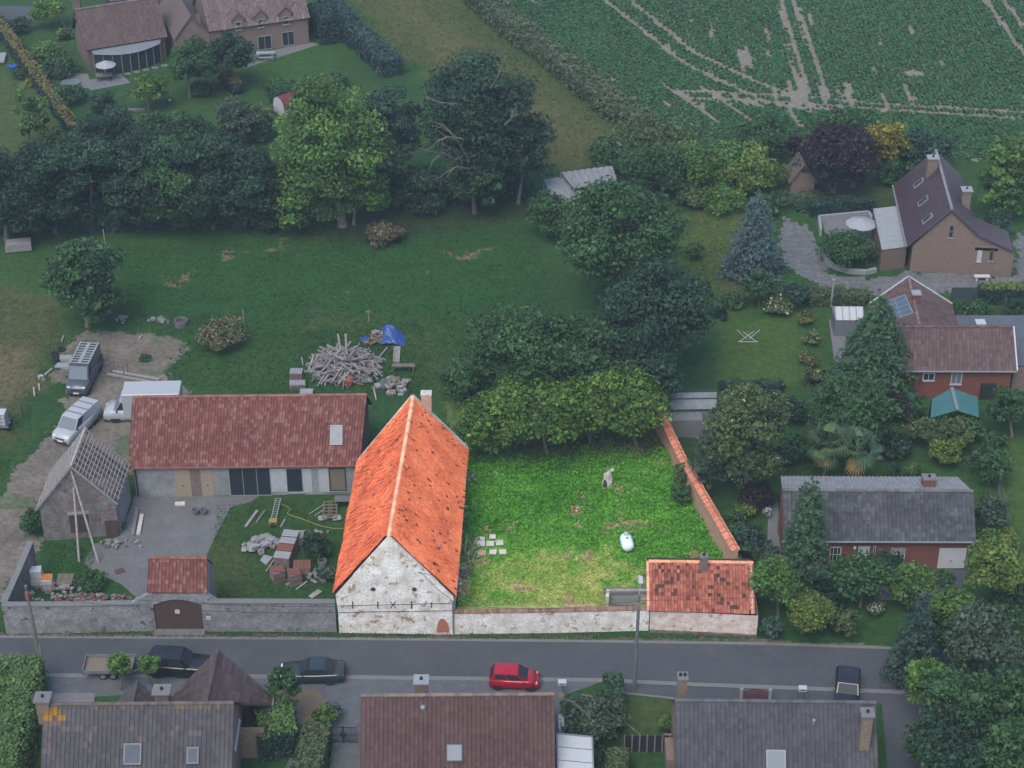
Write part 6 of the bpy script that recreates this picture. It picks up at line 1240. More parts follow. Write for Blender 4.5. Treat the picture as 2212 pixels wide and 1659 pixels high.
def crate_stack(label, px, w, d, n, h, mat, name='pallet_stack', cat='pallet stack', rz=0., top=None, pal=True):
    g = P(*px); t = thing(name, label, cat, g)
    if pal:
        p = MB()
        for k in range(3): p.box(g+Matrix.Rotation(rz,3,'Z') @ V3(0,(k-1)*d*.42,.06), (w,.1,.12), rz)
        p.build('pallet', 'wood_door', t)
    for k in range(n): MB().box(g+V3(random.uniform(-.03,.03),random.uniform(-.03,.03),.13+h*(k+.5)), (w*random.uniform(.93,1),d*random.uniform(.93,1),h*.96), rz+random.uniform(-.03,.03)).build('layer', mat, t, bevel=.02)
    if top:
        for k in range(5): MB().box(g+V3((k-2)*w/5.3,0,.13+h*n+.04), (w/6.5,d*.9,.07), rz+random.uniform(-.06,.06)).build('top_brick' if top == 'terracotta' else 'top_board', top if top != 'terracotta' else 'brick_red', t)
    return t
crate_stack('stack of grey boards on a pallet left of the timber heap', (641,818), 1.2, 1.0, 3, .22, 'brick_brown', top='greywhite'); crate_stack('low slatted crate in front of the board stack', (643,838), 1.5, .9, 2, .2, 'bark', top='greywhite', rz=.15)
crate_stack('pale pallet just behind the long red ridge', (663,856), 1.2, 1.0, 2, .2, 'greywhite')
# tarp-covered heap
t = thing('tarp_heap', 'crumpled blue tarpaulin over a heap at the pasture edge', 'tarpaulin', P(845,742)); g = P(845,742); m = MB(); N = 9; vs = []
for j in range(N):
    for i in range(N): u, v = i/(N-1), j/(N-1); h = 1.5*(1-abs(2*u-.75)**1.6*.75)*(1-.75*v)*random.uniform(.86,1.1); vs.append(g+V3((u-.45)*2.4+random.uniform(-.06,.06), 1.2-v*1.7+random.uniform(-.05,.05), max(.05,h)))
m.add(vs, [[j*N+i, j*N+i+1, (j+1)*N+i+1, (j+1)*N+i] for j in range(N-1) for i in range(N-1)]); m.build('tarpaulin', 'tarp', t); m = MB(); m.hexa([g+V3(-.9,.2,0), g+V3(1.1,.2,0), g+V3(1.1,1.3,0), g+V3(-.9,1.3,0)], [g+V3(-.5,.6,.5), g+V3(.5,.6,.5), g+V3(.5,1.0,.6), g+V3(-.5,1.0,.6)]); m.build('heap', 'brick_old', t)
rubble('brown splintered debris under the timber heap', (745,800), 60, 3.0, 2.4, .5, ['brick_brown','wood_door','bark'], (.2,.6), 'debris_heap', 'debris', .3)
rubble('heap of broken timber and debris left of the blue tarp', (815,738), 50, 1.1, .8, 1.1, ['brick_old','wood_door','stone'], (.15,.5), 'debris_heap', 'debris'); one(MB().box(P(788,735)+V3(0,0,.12), (.9,.7,.2), .3), 'folded_tarp', 'tarp', 'small folded blue sheet beside the debris heap', 'tarpaulin', bevel=.06)
t = thing('work_bench', 'dark plank bench standing right of the beams', 'bench', P(872,803)); MB().box(P(872,803)+V3(0,0,.7), (2.1,.5,.08)).build('top', 'bark', t); [MB().box(P(872,803)+V3(s_*.9,0,.33), (.1,.45,.66)).build('leg', 'bark', t) for s_ in (-1,1)]
rubble('scatter of pale broken boards by the barn chimney', (852,838), 60, 1.5, 1.6, .7, ['greywhite','kerb','wood_door'], (.2,.9), 'board_scatter', 'boards', .2)
# ring, heap, rails, stakes, tyres, sheets, tank
t = thing('concrete_ring', 'round concrete well ring beside the pasture', 'well ring', P(392,703)); MB().lathe(P(392,703), [(.62,0),(.62,.62),(.50,.62),(.50,.1)], 20).build('ring', 'concrete', t); MB().lathe(P(392,703)+V3(0,0,.1), [(.49,0),(.49,.32)], 16).build('fill', 'deck', t)
for a, b, l in (((232,812),(330,830),'front'), ((245,806),(345,824),'rear')): beam('concrete_lintel', P(*a)+V3(0,0,.2), P(*b)+V3(0,0,.2), .2, f'{l} of two long pale beams lying on the dirt yard', 'beam', None, 1.5, .2)
for x, y, l in ((240,806,'first'),(247,800,'second'),(268,812,'third'),(276,803,'fourth')): beam('stake', P(x,y), P(x,y)+V3(0,0,1.1), .06, f'{l} upright stake from the left beside the long pale beams', 'stake', None, .8)
for k, (x, y, z, l) in enumerate(((121,780,.0,'bottom tyre of the stack beside the dark van'), (121,780,.22,'upper tyre of the stack beside the dark van'), (118,766,.0,'tyre lying just behind the tyre stack'), (133,757,.0,'black tyre farthest back by the grass edge'))):
    one(MB().lathe(P(x,y)+V3(0,0,z), [(.2,0),(.34,.01),(.37,.06),(.37,.15),(.34,.21),(.2,.22),(.2,.16),(.28,.11),(.2,.05)], 20), 'tyre', 'rubber', l, 'tyre', 'old tyres by the van')
for x, y, l, w in ((145,778,'pale sheet leaning left of the dark van', 1.1), (137,794,'stack of loose white sheets left of the dark van', 1.3)):
    t = thing('sheet_stack', l, 'sheets', P(x,y)); [MB().box(P(x,y)+V3(random.uniform(-.15,.15),random.uniform(-.1,.1),.06+.07*k), (w,.75,.05), random.uniform(-.4,.4), Matrix.Rotation(random.uniform(-.06,.06),3,'Y')).build('sheet', 'greywhite', t) for k in range(4)]
rubble('old stump of masonry in the grass left of the vans', (90,822), 12, .3, .3, .5, ['stone','palestone'], (.2,.4)); 
for a, b, l in (((97,812),(112,800),'weathered plank beside the masonry stump'), ((75,858),(73,840),'short pale post lying left of the vans'), ((86,846),(84,832),'pale stick next to the short post'), ((133,740),(138,728),'pale stake at the corner of the dirt yard'), ((300,735),(306,728),'short pale stick on the gravel edge')): beam('plank', P(*a)+V3(0,0,.1), P(*b)+V3(0,0,.14), .13, l, 'plank', None, 1.7)
t = thing('water_tank', 'white caged water tank on a cart at the left edge', 'water tank', P(4,930)); g = P(2,930)
MB().box(g+V3(0,.4,1.15), (1.1,1.1,1.1)).build('tank', 'plastic_white', t, bevel=.06); fr = MB()
for x in (-.56,-.19,.19,.56):
    for y in (-.16,.96): fr.bar(g+V3(x,y,.6), g+V3(x,y,1.72), .035)
for z in (.62,.98,1.35,1.72):
    for y in (-.16,.96): fr.bar(g+V3(-.56,y,z), g+V3(.56,y,z), .035)
    fr.bar(g+V3(.56,-.16,z), g+V3(.56,.96,z), .035)
fr.build('cage', 'zinc', t); MB().box(g+V3(0,.4,.5), (1.6,1.3,.14)).build('cart_bed', 'zinc', t); [MB().lathe(g+V3(.75,.4+s_*.4,.33), [(.2,-.08),(.33,-.06),(.33,.06),(.2,.08)], 14, (1,0,0)).build('wheel', 'rubber', t) for s_ in (-1,1)]
# bricks, pallets and stone in the farmyard
for px, l, w, n, rz in (((601,1252),'shrink-wrapped cube of bricks nearest the gatehouse',1.05,3,.5), ((637,1258),'cube of bricks with open top in the middle of the farmyard',1.05,3,.35), ((654,1236),'wide brick stack with orange top row beside the cubes',1.45,2,.05)): crate_stack(l, px, w, w*.85, n, .3, 'brick_old', 'brick_pallet', 'bricks', rz, 'terracotta')
t = thing('brick_stack', 'long plastic-covered brick stack in the centre of the farmyard', 'bricks', P(622,1212)); g = P(622,1200)
for k in range(4): MB().box(g+V3(-.25+k*.14,-1.3+k*.85,.55), (1.25,.8,1.0+.06*k), -.15).build('brick_block', 'brick_old', t, bevel=.04); MB().box(g+V3(-.25+k*.14,-1.3+k*.85,1.1+.06*k), (1.3,.84,.08), -.15, Matrix.Rotation(random.uniform(-.08,.08),3,'X')).build('cover', 'greywhite' if k != 1 else 'brick_red', t, bevel=.03)
one(MB().lathe(g+V3(-.5,-1.9,.0), [(.2,0),(.27,.45),(.24,.46),(.18,.1)], 14), 'bucket', 'tealroof', 'teal bucket standing at the end of the long brick stack', 'bucket')
crate_stack('pale stone slabs stacked with a rounded back in the farmyard', (636,1172), 1.6, 1.0, 4, .2, 'stone', 'slab_stack', 'stone slabs')
rubble('pile of white limestone blocks left of the brick stacks', (554,1182), 34, 1.3, 1.0, .9, ['stone','greywhite'], (.25,.6)); rubble('jagged stone heap with upright slabs', (580,1174), 18, .8, .7, .7, ['stone','greywhite'], (.3,.7)); rubble('flat pile of grey stones beside the slab stack', (597,1180), 14, .8, .6, .5, ['stone'], (.2,.5)); rubble('low spread of grey rubble right of the bricks', (688,1245), 50, 2.2, 1.2, .3, ['stone','kerb'], (.12,.4))
rubble('scattered stones in the grass below the patio doors', (680,1156), 20, 1.6, .7, .2, ['stone','kerb'], (.12,.35))
one(MB().hexa([P(x,y)+V3(0,0,.03) for x,y in ((562,1212),(575,1222),(590,1204),(570,1200))], [P(x,y)+V3(0,0,.09) for x,y in ((562,1212),(575,1222),(590,1204),(570,1200))]), 'plastic_sheet', 'greywhite', 'flat pale plastic sheet on the farmyard grass', 'plastic sheet')
t = thing('concrete_pipe', 'hollow concrete pipe section standing right of the bricks', 'concrete pipe', P(697,1226)); MB().lathe(P(697,1226), [(.36,0),(.36,.75),(.26,.75),(.26,.1)], 18).build('pipe', 'concrete', t)
t = thing('brick_hoist', 'yellow ladder hoist lying in the farmyard grass', 'hoist', P(595,1125)); a, b = P(591,1130)+V3(0,0,.3), P(602,1087)+V3(0,0,.5); sx = V3(.2,0,0)
for s_ in (-1,1): MB().bar(a+sx*s_, b+sx*s_, .06, .1).build('rail', 'greywhite', t)
for k in range(11): MB().bar((a-sx).lerp(b-sx,k/10), (a+sx).lerp(b+sx,k/10), .04).build('rung', 'greywhite', t)
MB().box(a+V3(0,-.1,-.05), (.7,.5,.4)).build('motor', 'yellow', t, bevel=.05); MB().box(a+V3(0,-.5,-.15), (.3,.3,.25)).build('winch', 'dark_metal', t)
pts = [P(x,y)+V3(0,0,.06) for x,y in ((607,1090),(622,1096),(628,1102),(620,1110),(632,1116),(650,1121),(672,1130),(695,1138),(722,1143),(748,1142))]
one(MB().tube(pts, .035, 6), 'hose', 'yellow', 'yellow hose snaking across the farmyard grass', 'hose')
for a, b, l, w in (((530,1140),(556,1105),'broad weathered board in the farmyard grass',.22), ((553,1131),(573,1104),'narrow weathered board beside the broad one',.14), ((575,1236),(596,1205),'pale batten leaning toward the brick stack',.12), ((670,1292),(692,1278),'wide plank by the street wall near the barn',.45), ((640,1275),(664,1258),'slim board in front of the brick cubes',.16), ((606,1140),(616,1124),'white board beside the hoist motor',.14), ((668,1112),(700,1092),'first of two battens beside the pallet ladder',.08), ((680,1116),(703,1101),'second of two battens beside the pallet ladder',.08)): beam('plank', P(*a)+V3(0,0,.08), P(*b)+V3(0,0,.12), w, l, 'plank', None, 1.4, .05)
t = thing('ladder', 'yellowish wooden ladder pallet lying over plastic sacks', 'ladder', P(713,1115)); a, b = P(712,1127)+V3(0,0,.35), P(715,1094)+V3(0,0,.45)
for x in (-.55,-.1,.1,.55): MB().bar(a+V3(x,0,0), b+V3(x,0,0), .08).build('rail', 'wood_door', t)
for k in range(6): MB().bar(a.lerp(b,k/5)+V3(-.55,0,.05), a.lerp(b,k/5)+V3(.55,0,.05), .07).build('rung', 'wood_door', t)
for x, l in ((698,'left'),(728,'right')): one(MB().box(P(x,1122)+V3(0,0,.16), (.8,.6,.3), .3), 'plastic_sack', 'greywhite', f'white plastic sack {l} of the ladder pallet', 'sack', bevel=.12)
for x, y, l in ((424,1110,'upright'),(441,1110,'dented')): one(MB().lathe(P(x,y), [(.26,0),(.3,.45),(.27,.47),(.22,.1)], 14), 'cement_tub', 'concrete', f'{l} cement tub on the concrete yard', 'tub')
t = thing('trestle_table', 'grey trestle table against the barn in the farmyard', 'table', P(742,1098)); MB().box(P(742,1094)+V3(0,0,.8), (1.4,.8,.06)).build('top', 'concrete', t); [MB().box(P(742,1094)+V3(s_*.6,0,.38), (.08,.7,.76)).build('leg', 'bark', t) for s_ in (-1,1)]
one(MB().box(P(389,1090)+V3(0,0,.08), (.85,.45,.14), .1), 'foam_block', 'palestone', 'cream foam board lying before the farm doors', 'foam board'); one(MB().box(P(259,1234)+V3(0,0,.012), (.75,.65,.02), .5), 'drain_cover', 'brown_paint', 'rusty square drain cover in the concrete yard', 'drain cover')
for a, b, l, m_ in (((286,1158),(297,1100),'bundle of grey gutters beside the ruin','zinc'), ((299,1156),(307,1114),'cream plank beside the gutters','palestone')): one(MB().bar(P(*a)+V3(0,0,.1), P(*b)+V3(0,0,.12), .3, .16), 'gutter_bundle' if 'gutter' in l else 'plank', m_, l, 'gutters' if 'gutter' in l else 'plank')
crate_stack('tall stack of white insulation packs by the corner wall', (82,1262), .95, .8, 3, .48, 'plastic_white', 'insulation_stack', 'insulation', .1); crate_stack('stack of orange and white packs beside the insulation', (104,1268), .9, .8, 2, .42, 'plastic_white', 'package_stack', 'packages', .1, 'orange')
t = thing('pallet', 'empty wooden pallet leaning on rubble behind the wall', 'pallet', P(142,1262)); g = P(142,1262)+V3(0,0,.5)
for k in range(6): MB().box(g+V3(0,(k-2.5)*.19,.06*k*.3), (1.2,.11,.03), 0., Matrix.Rotation(.2,3,'X')).build('slat', 'wood_door', t)
for x in (-.55,0,.55): MB().box(g+V3(x,0,-.02), (.1,1.1,.09), 0., Matrix.Rotation(.2,3,'X')).build('bearer', 'wood_door', t)
rubble('long heap of reddish brick rubble behind the street wall', (190,1300), 150, 3.6, .8, .6, ['brick_old','brick_red','stone','brick_brown'], (.14,.38)); rubble('grey rubble platform under the pallet', (120,1275), 60, 1.9, 1.1, .55, ['stone','brick_old'], (.2,.5)); rubble('stones fallen at the foot of the ruined barn', (250,1178), 40, 1.9, .7, .3, ['stone','brick_old'], (.12,.4)); rubble('grey debris at the wall end by the track', (32,1295), 30, .9, .8, .6, ['stone','kerb'], (.2,.6))
crate_stack('stack of pale stone blocks at the wood edge far left', (42,540), 2.6, 1.3, 2, .45, 'stone', 'stone_stack', 'stone blocks', .2, None, False); rubble('stone pile under the lone round tree', (265,692), 14, .5, .5, .5, ['stone'], (.2,.4)); rubble('sticks and stones left of the concrete ring', (345,694), 16, 1.1, .5, .3, ['kerb','stone'], (.15,.5))
for k, (x, y, l) in enumerate(((797,694,'pale cross-topped post at the pasture edge'),(527,695,'pale thin pasture post above the brush heap'),(930,700,'dark pasture post right of the blue tarp'),(668,690,'thin dark post in the middle of the pasture edge'),(280,480,'fence post below the dark trees, right'),(226,520,'fence post below the dark trees, left'),(50,900,'short dark stake beside the water tank'),(432,690,'thin pasture post right of the concrete ring'))):
    t = thing('fence_post', l, 'fence post', P(x,y)); o = MB(); o.cc = (1.6,1.4,1.1) if 'pale' in l or 'fence post b' in l else (.4,.4,.4); o.bar(P(x,y), P(x,y)+V3(0,0,1.3), .1); o.build('post', 'timber', t)
    if 'cross' in l: o = MB(); o.cc = (1.6,1.3,1.); o.bar(P(x,y)+V3(-.3,0,1.05), P(x,y)+V3(.3,0,1.05), .08); o.build('crossbar', 'timber', t)
# ================================================================ gardens on the right
t = thing('clothes_dryer', 'white folding clothes dryer open on the clipped lawn', 'clothes dryer', P(1615,735)); g = P(1615,735)
for s_ in (-1,1): MB().bar(g+V3(s_*.1,0,.1), g+V3(s_*1.05,0,1.15), .05).build('wing', 'white_paint', t)
for s_ in (-1,1): MB().bar(g+V3(s_*.8,-.3,.02), g+V3(-s_*.5,.1,.9), .05).build('leg', 'white_paint', t)
MB().bar(g+V3(-.9,-.3,.03), g+V3(.9,-.3,.03), .05).build('foot_bar', 'white_paint', t)
for k in range(4): MB().bar(g+V3(-(.3+k*.2),0,.3+k*.22), g+V3(.3+k*.2,0,.3+k*.22), .015).build('line', 'zinc', t)
def parasol(label, base, ztop, r, mat='parasol'):
    g = P(*base); t = thing('parasol', label, 'parasol', g); MB().tube([g, g+V3(0,0,ztop)], .035, 8).build('pole', 'zinc', t); m = MB(); n = 16; m.add([g+V3(0,0,ztop+.15)]+[g+V3(cos(2*pi*k/n)*r, sin(2*pi*k/n)*r, ztop-.45+(.05 if k % 2 else 0)) for k in range(n)], [[0, 1+k, 1+(k+1) % n] for k in range(n)]); m.build('canopy', mat, t); MB().box(g+V3(0,0,.06), (.5,.5,.12)).build('base', 'kerb', t)
parasol('large pale parasol on the terrace beside the purple-brown roofed house', (1856,520), 2.4, 1.55); parasol('white parasol over the table at the glazed bay', (232,172), 2.3, 1.2)
t = thing('terrace_wall', 'low white terrace wall behind the pale parasol', 'wall', P(1780,490)); mb = MB(); pts = [P(1772,510), P(1768,482), P(1875,472), P(1888,500)]
for a, b in zip(pts[:-1], pts[1:]): mb.bar(a+V3(0,0,.45), b+V3(0,0,.45), .25, .9)
mb.build('wall', 'greywhite', t)
t = thing('retaining_wall', 'curved white garden retaining wall by the gravel drive', 'wall', P(1830,585)); pts = [P(1778,548), P(1783,566), P(1800,580), P(1830,590), P(1870,593), P(1892,588)]
for a, b in zip(pts[:-1], pts[1:]): MB().bar(a+V3(0,0,.25), b+V3(0,0,.25), .28, .5).build('wall_block', 'greywhite', t)
t = thing('garden_bench', 'white stone bench against the brick gable', 'bench', P(2120,604)); g = P(2120,605); MB().box(g+V3(0,0,.45), (1.5,.5,.1)).build('seat', 'white_paint', t); [MB().box(g+V3(s_*.5,0,.2), (.2,.4,.4)).build('leg', 'white_paint', t) for s_ in (-1,1)]
t = thing('garden_sheet_fence', 'dark green mesh fence behind the salmon-roofed house', 'fence', P(2055,650)); a, b = P(2052,652), P(2300,652)
for k in range(5): MB().bar(a.lerp(b,k/5)+V3(0,0,.8), a.lerp(b,(k+1)/5-.004)+V3(0,0,.8), .04, 1.6).build('panel', 'screen_green', t)
t = thing('white_post', 'tall white post beside the gravel drive', 'post', P(1795,660)); MB().bar(P(1795,662), P(1795,662)+V3(0,0,2.9), .2).build('post', 'greywhite', t); MB().box(P(1795,662)+V3(0,0,2.95), (.26,.26,.1)).build('cap', 'greywhite', t)
t = thing('greenhouse', 'small white framed greenhouse half hidden by the cedar', 'greenhouse', P(1815,700)); g = P(1828,712)
MB().box(g+V3(0,0,.9), (2.6,2.4,1.8)).build('glazing', 'skyglass', t); m = MB(); m.hexa([g+V3(-1.35,-1.25,1.8), g+V3(1.35,-1.25,1.8), g+V3(1.35,1.25,1.8), g+V3(-1.35,1.25,1.8)], [g+V3(-1.3,-.05,2.5), g+V3(1.3,-.05,2.5), g+V3(1.3,.05,2.5), g+V3(-1.3,.05,2.5)]); m.build('roof', 'plastic_white', t)
for k in range(5): MB().bar(g+V3(-1.3+k*.65,-1.27,1.84), g+V3(-1.3+k*.65,-.05,2.54), .06).build('glazing_bar', 'zinc', t)
def posts_fence(label, pts, n, h=1.2, mesh=True):
    t = thing('wire_fence', label, 'fence', P(*pts[0])); pw = [P(*p) for p in pts]
    for k in range(n): f = k/(n-1)*(len(pw)-1); i = min(int(f), len(pw)-2); g = pw[i].lerp(pw[i+1], f-i); MB().bar(g, g+V3(0,0,h), .11).build('post', 'concrete', t)
    for z in (.3,.7,h-.05):
        m = MB()
        for a, b in zip(pw[:-1], pw[1:]): m.bar(a+V3(0,0,z), b+V3(0,0,z), .02)
        m.build('wire', 'zinc', t)
posts_fence('post and wire fence along the right garden boundary', ((2122,955),(2150,1040),(2172,1130),(2195,1210)), 8, 1.4); posts_fence('low wire fence in front of the lawn shrubs by the gravel drive', ((1580,640),(1680,625),(1790,645),(1880,655)), 7, 1.1); posts_fence('dark low fence at the bungalow front garden', ((1640,1300),(1780,1300),(1900,1298)), 5, .8)
t = thing('stone_urn', 'pale stone urn on the lawn beside the palms', 'urn', P(1898,985)); MB().lathe(P(1898,988), [(.3,0),(.3,.1),(.12,.2),(.12,.45),(.3,.6),(.42,.85),(.36,.86),(.2,.65)], 16).build('urn', 'stone', t); MB().box(P(1898,988)+V3(0,0,-.0), (.75,.75,.1)).build('plinth', 'kerb', t)
# ================================================================ gardens at the top left
t = thing('garden_table', 'wooden garden table under the white parasol', 'table', P(228,176)); g = P(226,174); MB().box(g+V3(0,0,.75), (1.9,.95,.06), .2).build('top', 'wood_door', t); [MB().box(g+V3(sx*.75,sy*.3,.36), (.08,.08,.72), .2).build('leg', 'dark_metal', t) for sx in (-1,1) for sy in (-1,1)]
t = thing('picnic_table', 'white picnic table with benches on the pale terrace', 'picnic table', P(575,128)); g = P(574,126); MB().box(g+V3(0,0,.75), (2.2,.8,.06), .1).build('top', 'greywhite', t); [MB().box(g+V3(0,s_*.75,.45), (2.2,.3,.06), .1).build('bench', 'greywhite', t) for s_ in (-1,1)]; [MB().box(g+V3(s_*.8,0,.36), (.1,1.5,.7), .1).build('trestle', 'greywhite', t) for s_ in (-1,1)]
pt_ = thing('patio', 'pale slab patio with stepping stones in front of the glazed bay', 'patio', P(190,190)); a, b, c = P(176,176), P(262,160), P(196,196); uu = (b-a)/7; vv = (c-a)/3
for i in range(7):
    for j in range(3): q = a+uu*i+vv*j; MB().hexa([q+uu*.02+vv*.02, q+uu*.98+vv*.02, q+uu*.98+vv*.98, q+uu*.02+vv*.98][::-1], [v+V3(0,0,.05) for v in (q+uu*.02+vv*.02, q+uu*.98+vv*.02, q+uu*.98+vv*.98, q+uu*.02+vv*.98)][::-1]).build('paving_slab', 'slab', pt_)
for k in range(5): MB().box(P(275+k*20,160-k*4.5)+V3(0,0,.025), (.75,.6,.05), .2).build('stepping_stone', 'slab', pt_)
one(MB().lathe(P(152,182), [(1.05,.02),(1.15,.25),(1.05,.25),(1.0,.16),(.02,.15)], 20), 'garden_pond', 'skyglass', 'round pale garden pond basin beside the slab patio', 'pond'); one(MB().lathe(P(28,150), [(.55,0),(.6,.5),(.5,.52),(.1,.5)], 16), 'paddling_pool', 'tarp', 'small blue and white round pool at the far left edge', 'pool')
one(MB().lathe(P(182,208), [(.3,0),(.4,.35),(.1,.5)], 12), 'garden_toy', 'tealroof', 'turquoise garden toy beside the round bush', 'toy'); one(MB().box(P(290,239)+V3(0,0,.1), (2.6,.5,.2), .12), 'stone_trough', 'slab', 'long pale stone edging in the far left garden', 'edging'); one(MB().lathe(P(367,219), [(.1,0),(.19,.08),(.19,.2),(.05,.3)], 12), 'ball', 'plastic_white', 'white ball on the lawn under the garden trees', 'ball')
t = thing('garden_swing', 'pale wooden rail frame in the orchard', 'frame', P(365,330)); MB().bar(P(340,325)+V3(0,0,.7), P(375,330)+V3(0,0,.7), .1).build('rail', 'wood_door', t); [MB().bar(P(x,328), P(x,328)+V3(0,0,.75), .1).build('post', 'wood_door', t) for x in (342,358,374)]
one(MB().box(P(2,130)+V3(0,0,.3), (1.2,2.6,.3), .1), 'garden_lounger', 'greywhite', 'white lounger at the far left edge', 'lounger', bevel=.05)
# ================================================================ trees, shrubs and hedges
hedge('dark tangled undergrowth along the foot of the wood edge', ((-20,492),(120,488),(300,482),(470,478),(600,482)), 3.5, 3.2, 'dark', size=.34, rag=.55, name='undergrowth', cat='undergrowth')
hedge('dark undergrowth below the giant tree', ((820,440),(960,432),(1130,415)), 3.0, 2.4, 'dark', size=.34, rag=.5, name='undergrowth', cat='undergrowth')
# lone tree and the wood edge behind the pasture
tree('round_tree', 'dense round green tree standing alone by the dirt yard', (190,706), (186,608,190,222), 'mid', clump=.24, K=64, cov=3.2)
for b, c, k, l in (((15,520),(22,400,190,210),'dark','dark tree at the left end of the wood edge'), ((120,505),(105,385,170,220),'dark','dark leafy tree second from the left in the wood edge'), ((200,500),(205,395,180,230),'dark','broad dark tree in the middle of the wood edge'), ((225,400),(228,290,150,150),'dark','dark tree top rising behind the wood edge'),
    ((300,498),(300,390,160,220),'dark','dark narrow tree right of the middle of the wood edge'), ((375,495),(375,385,170,220),'mid','greener tree in the wood edge below the orchard'), ((460,495),(455,385,180,230),'dark','dark tree with feathery crown left of the big ash'), ((540,490),(535,400,170,200),'dark','dark tree at the left foot of the big ash'),
    ((845,420),(840,270,150,220),'teal','blue-grey tree between the ash and the giant tree'), ((900,450),(905,405,150,110),'dark','dark undergrowth tree in the gap below the blue-grey tree')):
    tree('woodland_tree', l, b, (c[0], c[1]+12, c[2]*1.1, c[3]+24), k, size=.31, clump=.26, cov=3.0, low=-1)
tree('ash_tree', 'tall light green ash tree with spreading crown at the pasture edge', (740,488), (708,305,270,320), 'light', size=.34, clump=.24, K=70, cov=2.4, low=-.9, r0=.5, nl=14)
tree('ash_tree', 'lower light green bough mass of the ash beside the brush pile', (745,490), (650,425,170,170), 'light', size=.33, clump=.28, r0=.25); tree('ash_tree', 'small light green crown right of the ash trunk', (765,485), (785,415,120,150), 'light', size=.33, clump=.3, r0=.2)
GT = tree('giant_tree', 'giant dark green tree with bare twisted limbs in the top middle', (1035,430), (1035,240,310,310), 'dark', size=.34, clump=.22, K=74, cov=2.0, low=-.9, r0=.6, nl=22)
tree('giant_tree', 'fresh green lower crown hanging under the giant tree', (1025,460), (1025,390,140,150), 'mid', size=.33, clump=.3, r0=.25)
tree('woodland_tree', 'dark tree on the right flank of the giant tree', (1120,440), (1130,330,150,200), 'dark', size=.34, clump=.28)
# middle trees by the field shed and behind the yard
tree('big_tree', 'big grey-green tree right of the pasture below the field shed', (1345,660), (1338,500,310,290), 'mid', size=.34, clump=.22, K=74, cov=2.6, r0=.5, nl=16); tree('big_tree', 'big dark green tree above the walled yard corner', (1400,815), (1415,680,270,250), 'dark', size=.33, clump=.22, K=70, cov=2.8, r0=.45, nl=12)
shrub('rounded dark bush left of the field shed', (1180,510), (1188,465,110,110), 'mid', size=.34); tree('small_tree', 'green tree just behind the field shed on the right', (1430,420), (1420,360,160,130), 'mid', size=.31); tree('small_tree', 'yellow-green tree on the field edge', (1480,415), (1480,360,130,120), 'light', size=.31); shrub('wide green thicket at the corner of the crop field', (1400,340), (1400,325,180,70), 'olive', size=.34); shrub('leafy thicket in front of the mown strip', (1310,360), (1330,340,140,60), 'mid', size=.32)
tree('small_tree', 'pale green tree left of the round field-edge tree', (1560,400), (1565,355,130,110), 'light', size=.31); tree('small_tree', 'yellow-green tree below the round field-edge tree', (1625,415), (1635,365,140,110), 'yell', size=.34); tree('small_tree', 'round green tree at the edge of the crop field', (1645,345), (1650,290,120,100), 'mid', size=.31)
# trees of the walled yard
tree('yard_tree', 'bright leafy tree with slim trunk at the back of the walled yard', (1182,988), (1165,882,240,165), 'bright', size=.31, clump=.24, K=60, cov=2.6, r0=.16, nl=12); tree('yard_tree', 'bright leafy tree with bent trunk by the yard side wall', (1378,978), (1348,868,195,170), 'bright', size=.31, clump=.25, K=56, cov=2.6, r0=.16, nl=12)
tree('yard_tree', 'bright leafy tree filling the corner behind the barn', (1060,985), (1062,905,170,150), 'bright', size=.31, clump=.26, K=50, cov=2.6, r0=.18); tree('yard_tree', 'leafy tree between the two yard trunks', (1275,960), (1260,880,180,160), 'bright', size=.31, clump=.26, K=50, r0=.18)
for b, c, k, l in (((1110,905),(1115,755,260,220),'mid','green tree rising behind the barn chimney'), ((1230,890),(1235,770,260,220),'mid','green tree in the middle behind the walled yard'), ((1355,905),(1365,790,210,200),'dark','dark tree at the far corner of the walled yard'), ((1010,880),(1010,830,130,110),'mid','small green tree beside the barn chimney')): tree('woodland_tree', l, b, c, k, size=.33, clump=.25, r0=.2)
shrub('ivy tangle over the broken part of the yard wall', (1478,1050), (1482,1030,60,80), 'olive', name='ivy', cat='ivy', size=.24); shrub('dark bush against the yard side wall', (1462,1090), (1470,1070,50,60), 'mid', size=.22)
shrub('grey-green feathery tree beside the yard wall', (1535,1075), (1535,990,115,190), 'grey', name='feathery_tree', cat='tree', size=.24, clump=.22, cov=1.8, nl=14, low=-.9)
# right gardens
tree('magnolia', 'big magnolia dotted with white blossoms', (1612,1075), (1612,935,215,245), 'olive', clump=.22, K=64, cov=3., size=.30, extra=((.60,.62,.60), .012))
tree('garden_tree', 'dense green tree below the drooping cedar', (1828,975), (1830,890,225,190), 'mid', clump=.22, K=64, cov=3., size=.30); conifer('cedar', 'drooping green cedar in front of the salmon-roofed house', (1880,850), 632, 240, 'mid', .45, tiers=24, per=16, dens=60, power=.72)
conifer('blue_spruce', 'blue-grey spruce standing by the gravel drive', (1625,592), 405, 150, 'blue', .25, tiers=24, per=14, dens=44, power=.75, size=.3); conifer('slim_conifer', 'tall slim conifer in front of the red brick bungalow', (1733,1248), 1035, 105, 'mid', .1, tiers=28, per=13, dens=80, power=.40, size=.26)
palm('left palm tree with shaggy fronds in the right garden', (1778,1045), 955, 1.55); palm('right palm tree with yellowed skirt in the right garden', (1842,1050), 965, 1.65)
tree('copper_beech', 'huge dark purple beech by the crop field', (1800,415), (1802,330,205,165), 'purple', clump=.22, K=64, cov=3., size=.31); shrub('purple side bush left of the dark purple beech', (1722,370), (1722,325,60,80), 'purple', name='purple_bush', size=.32)
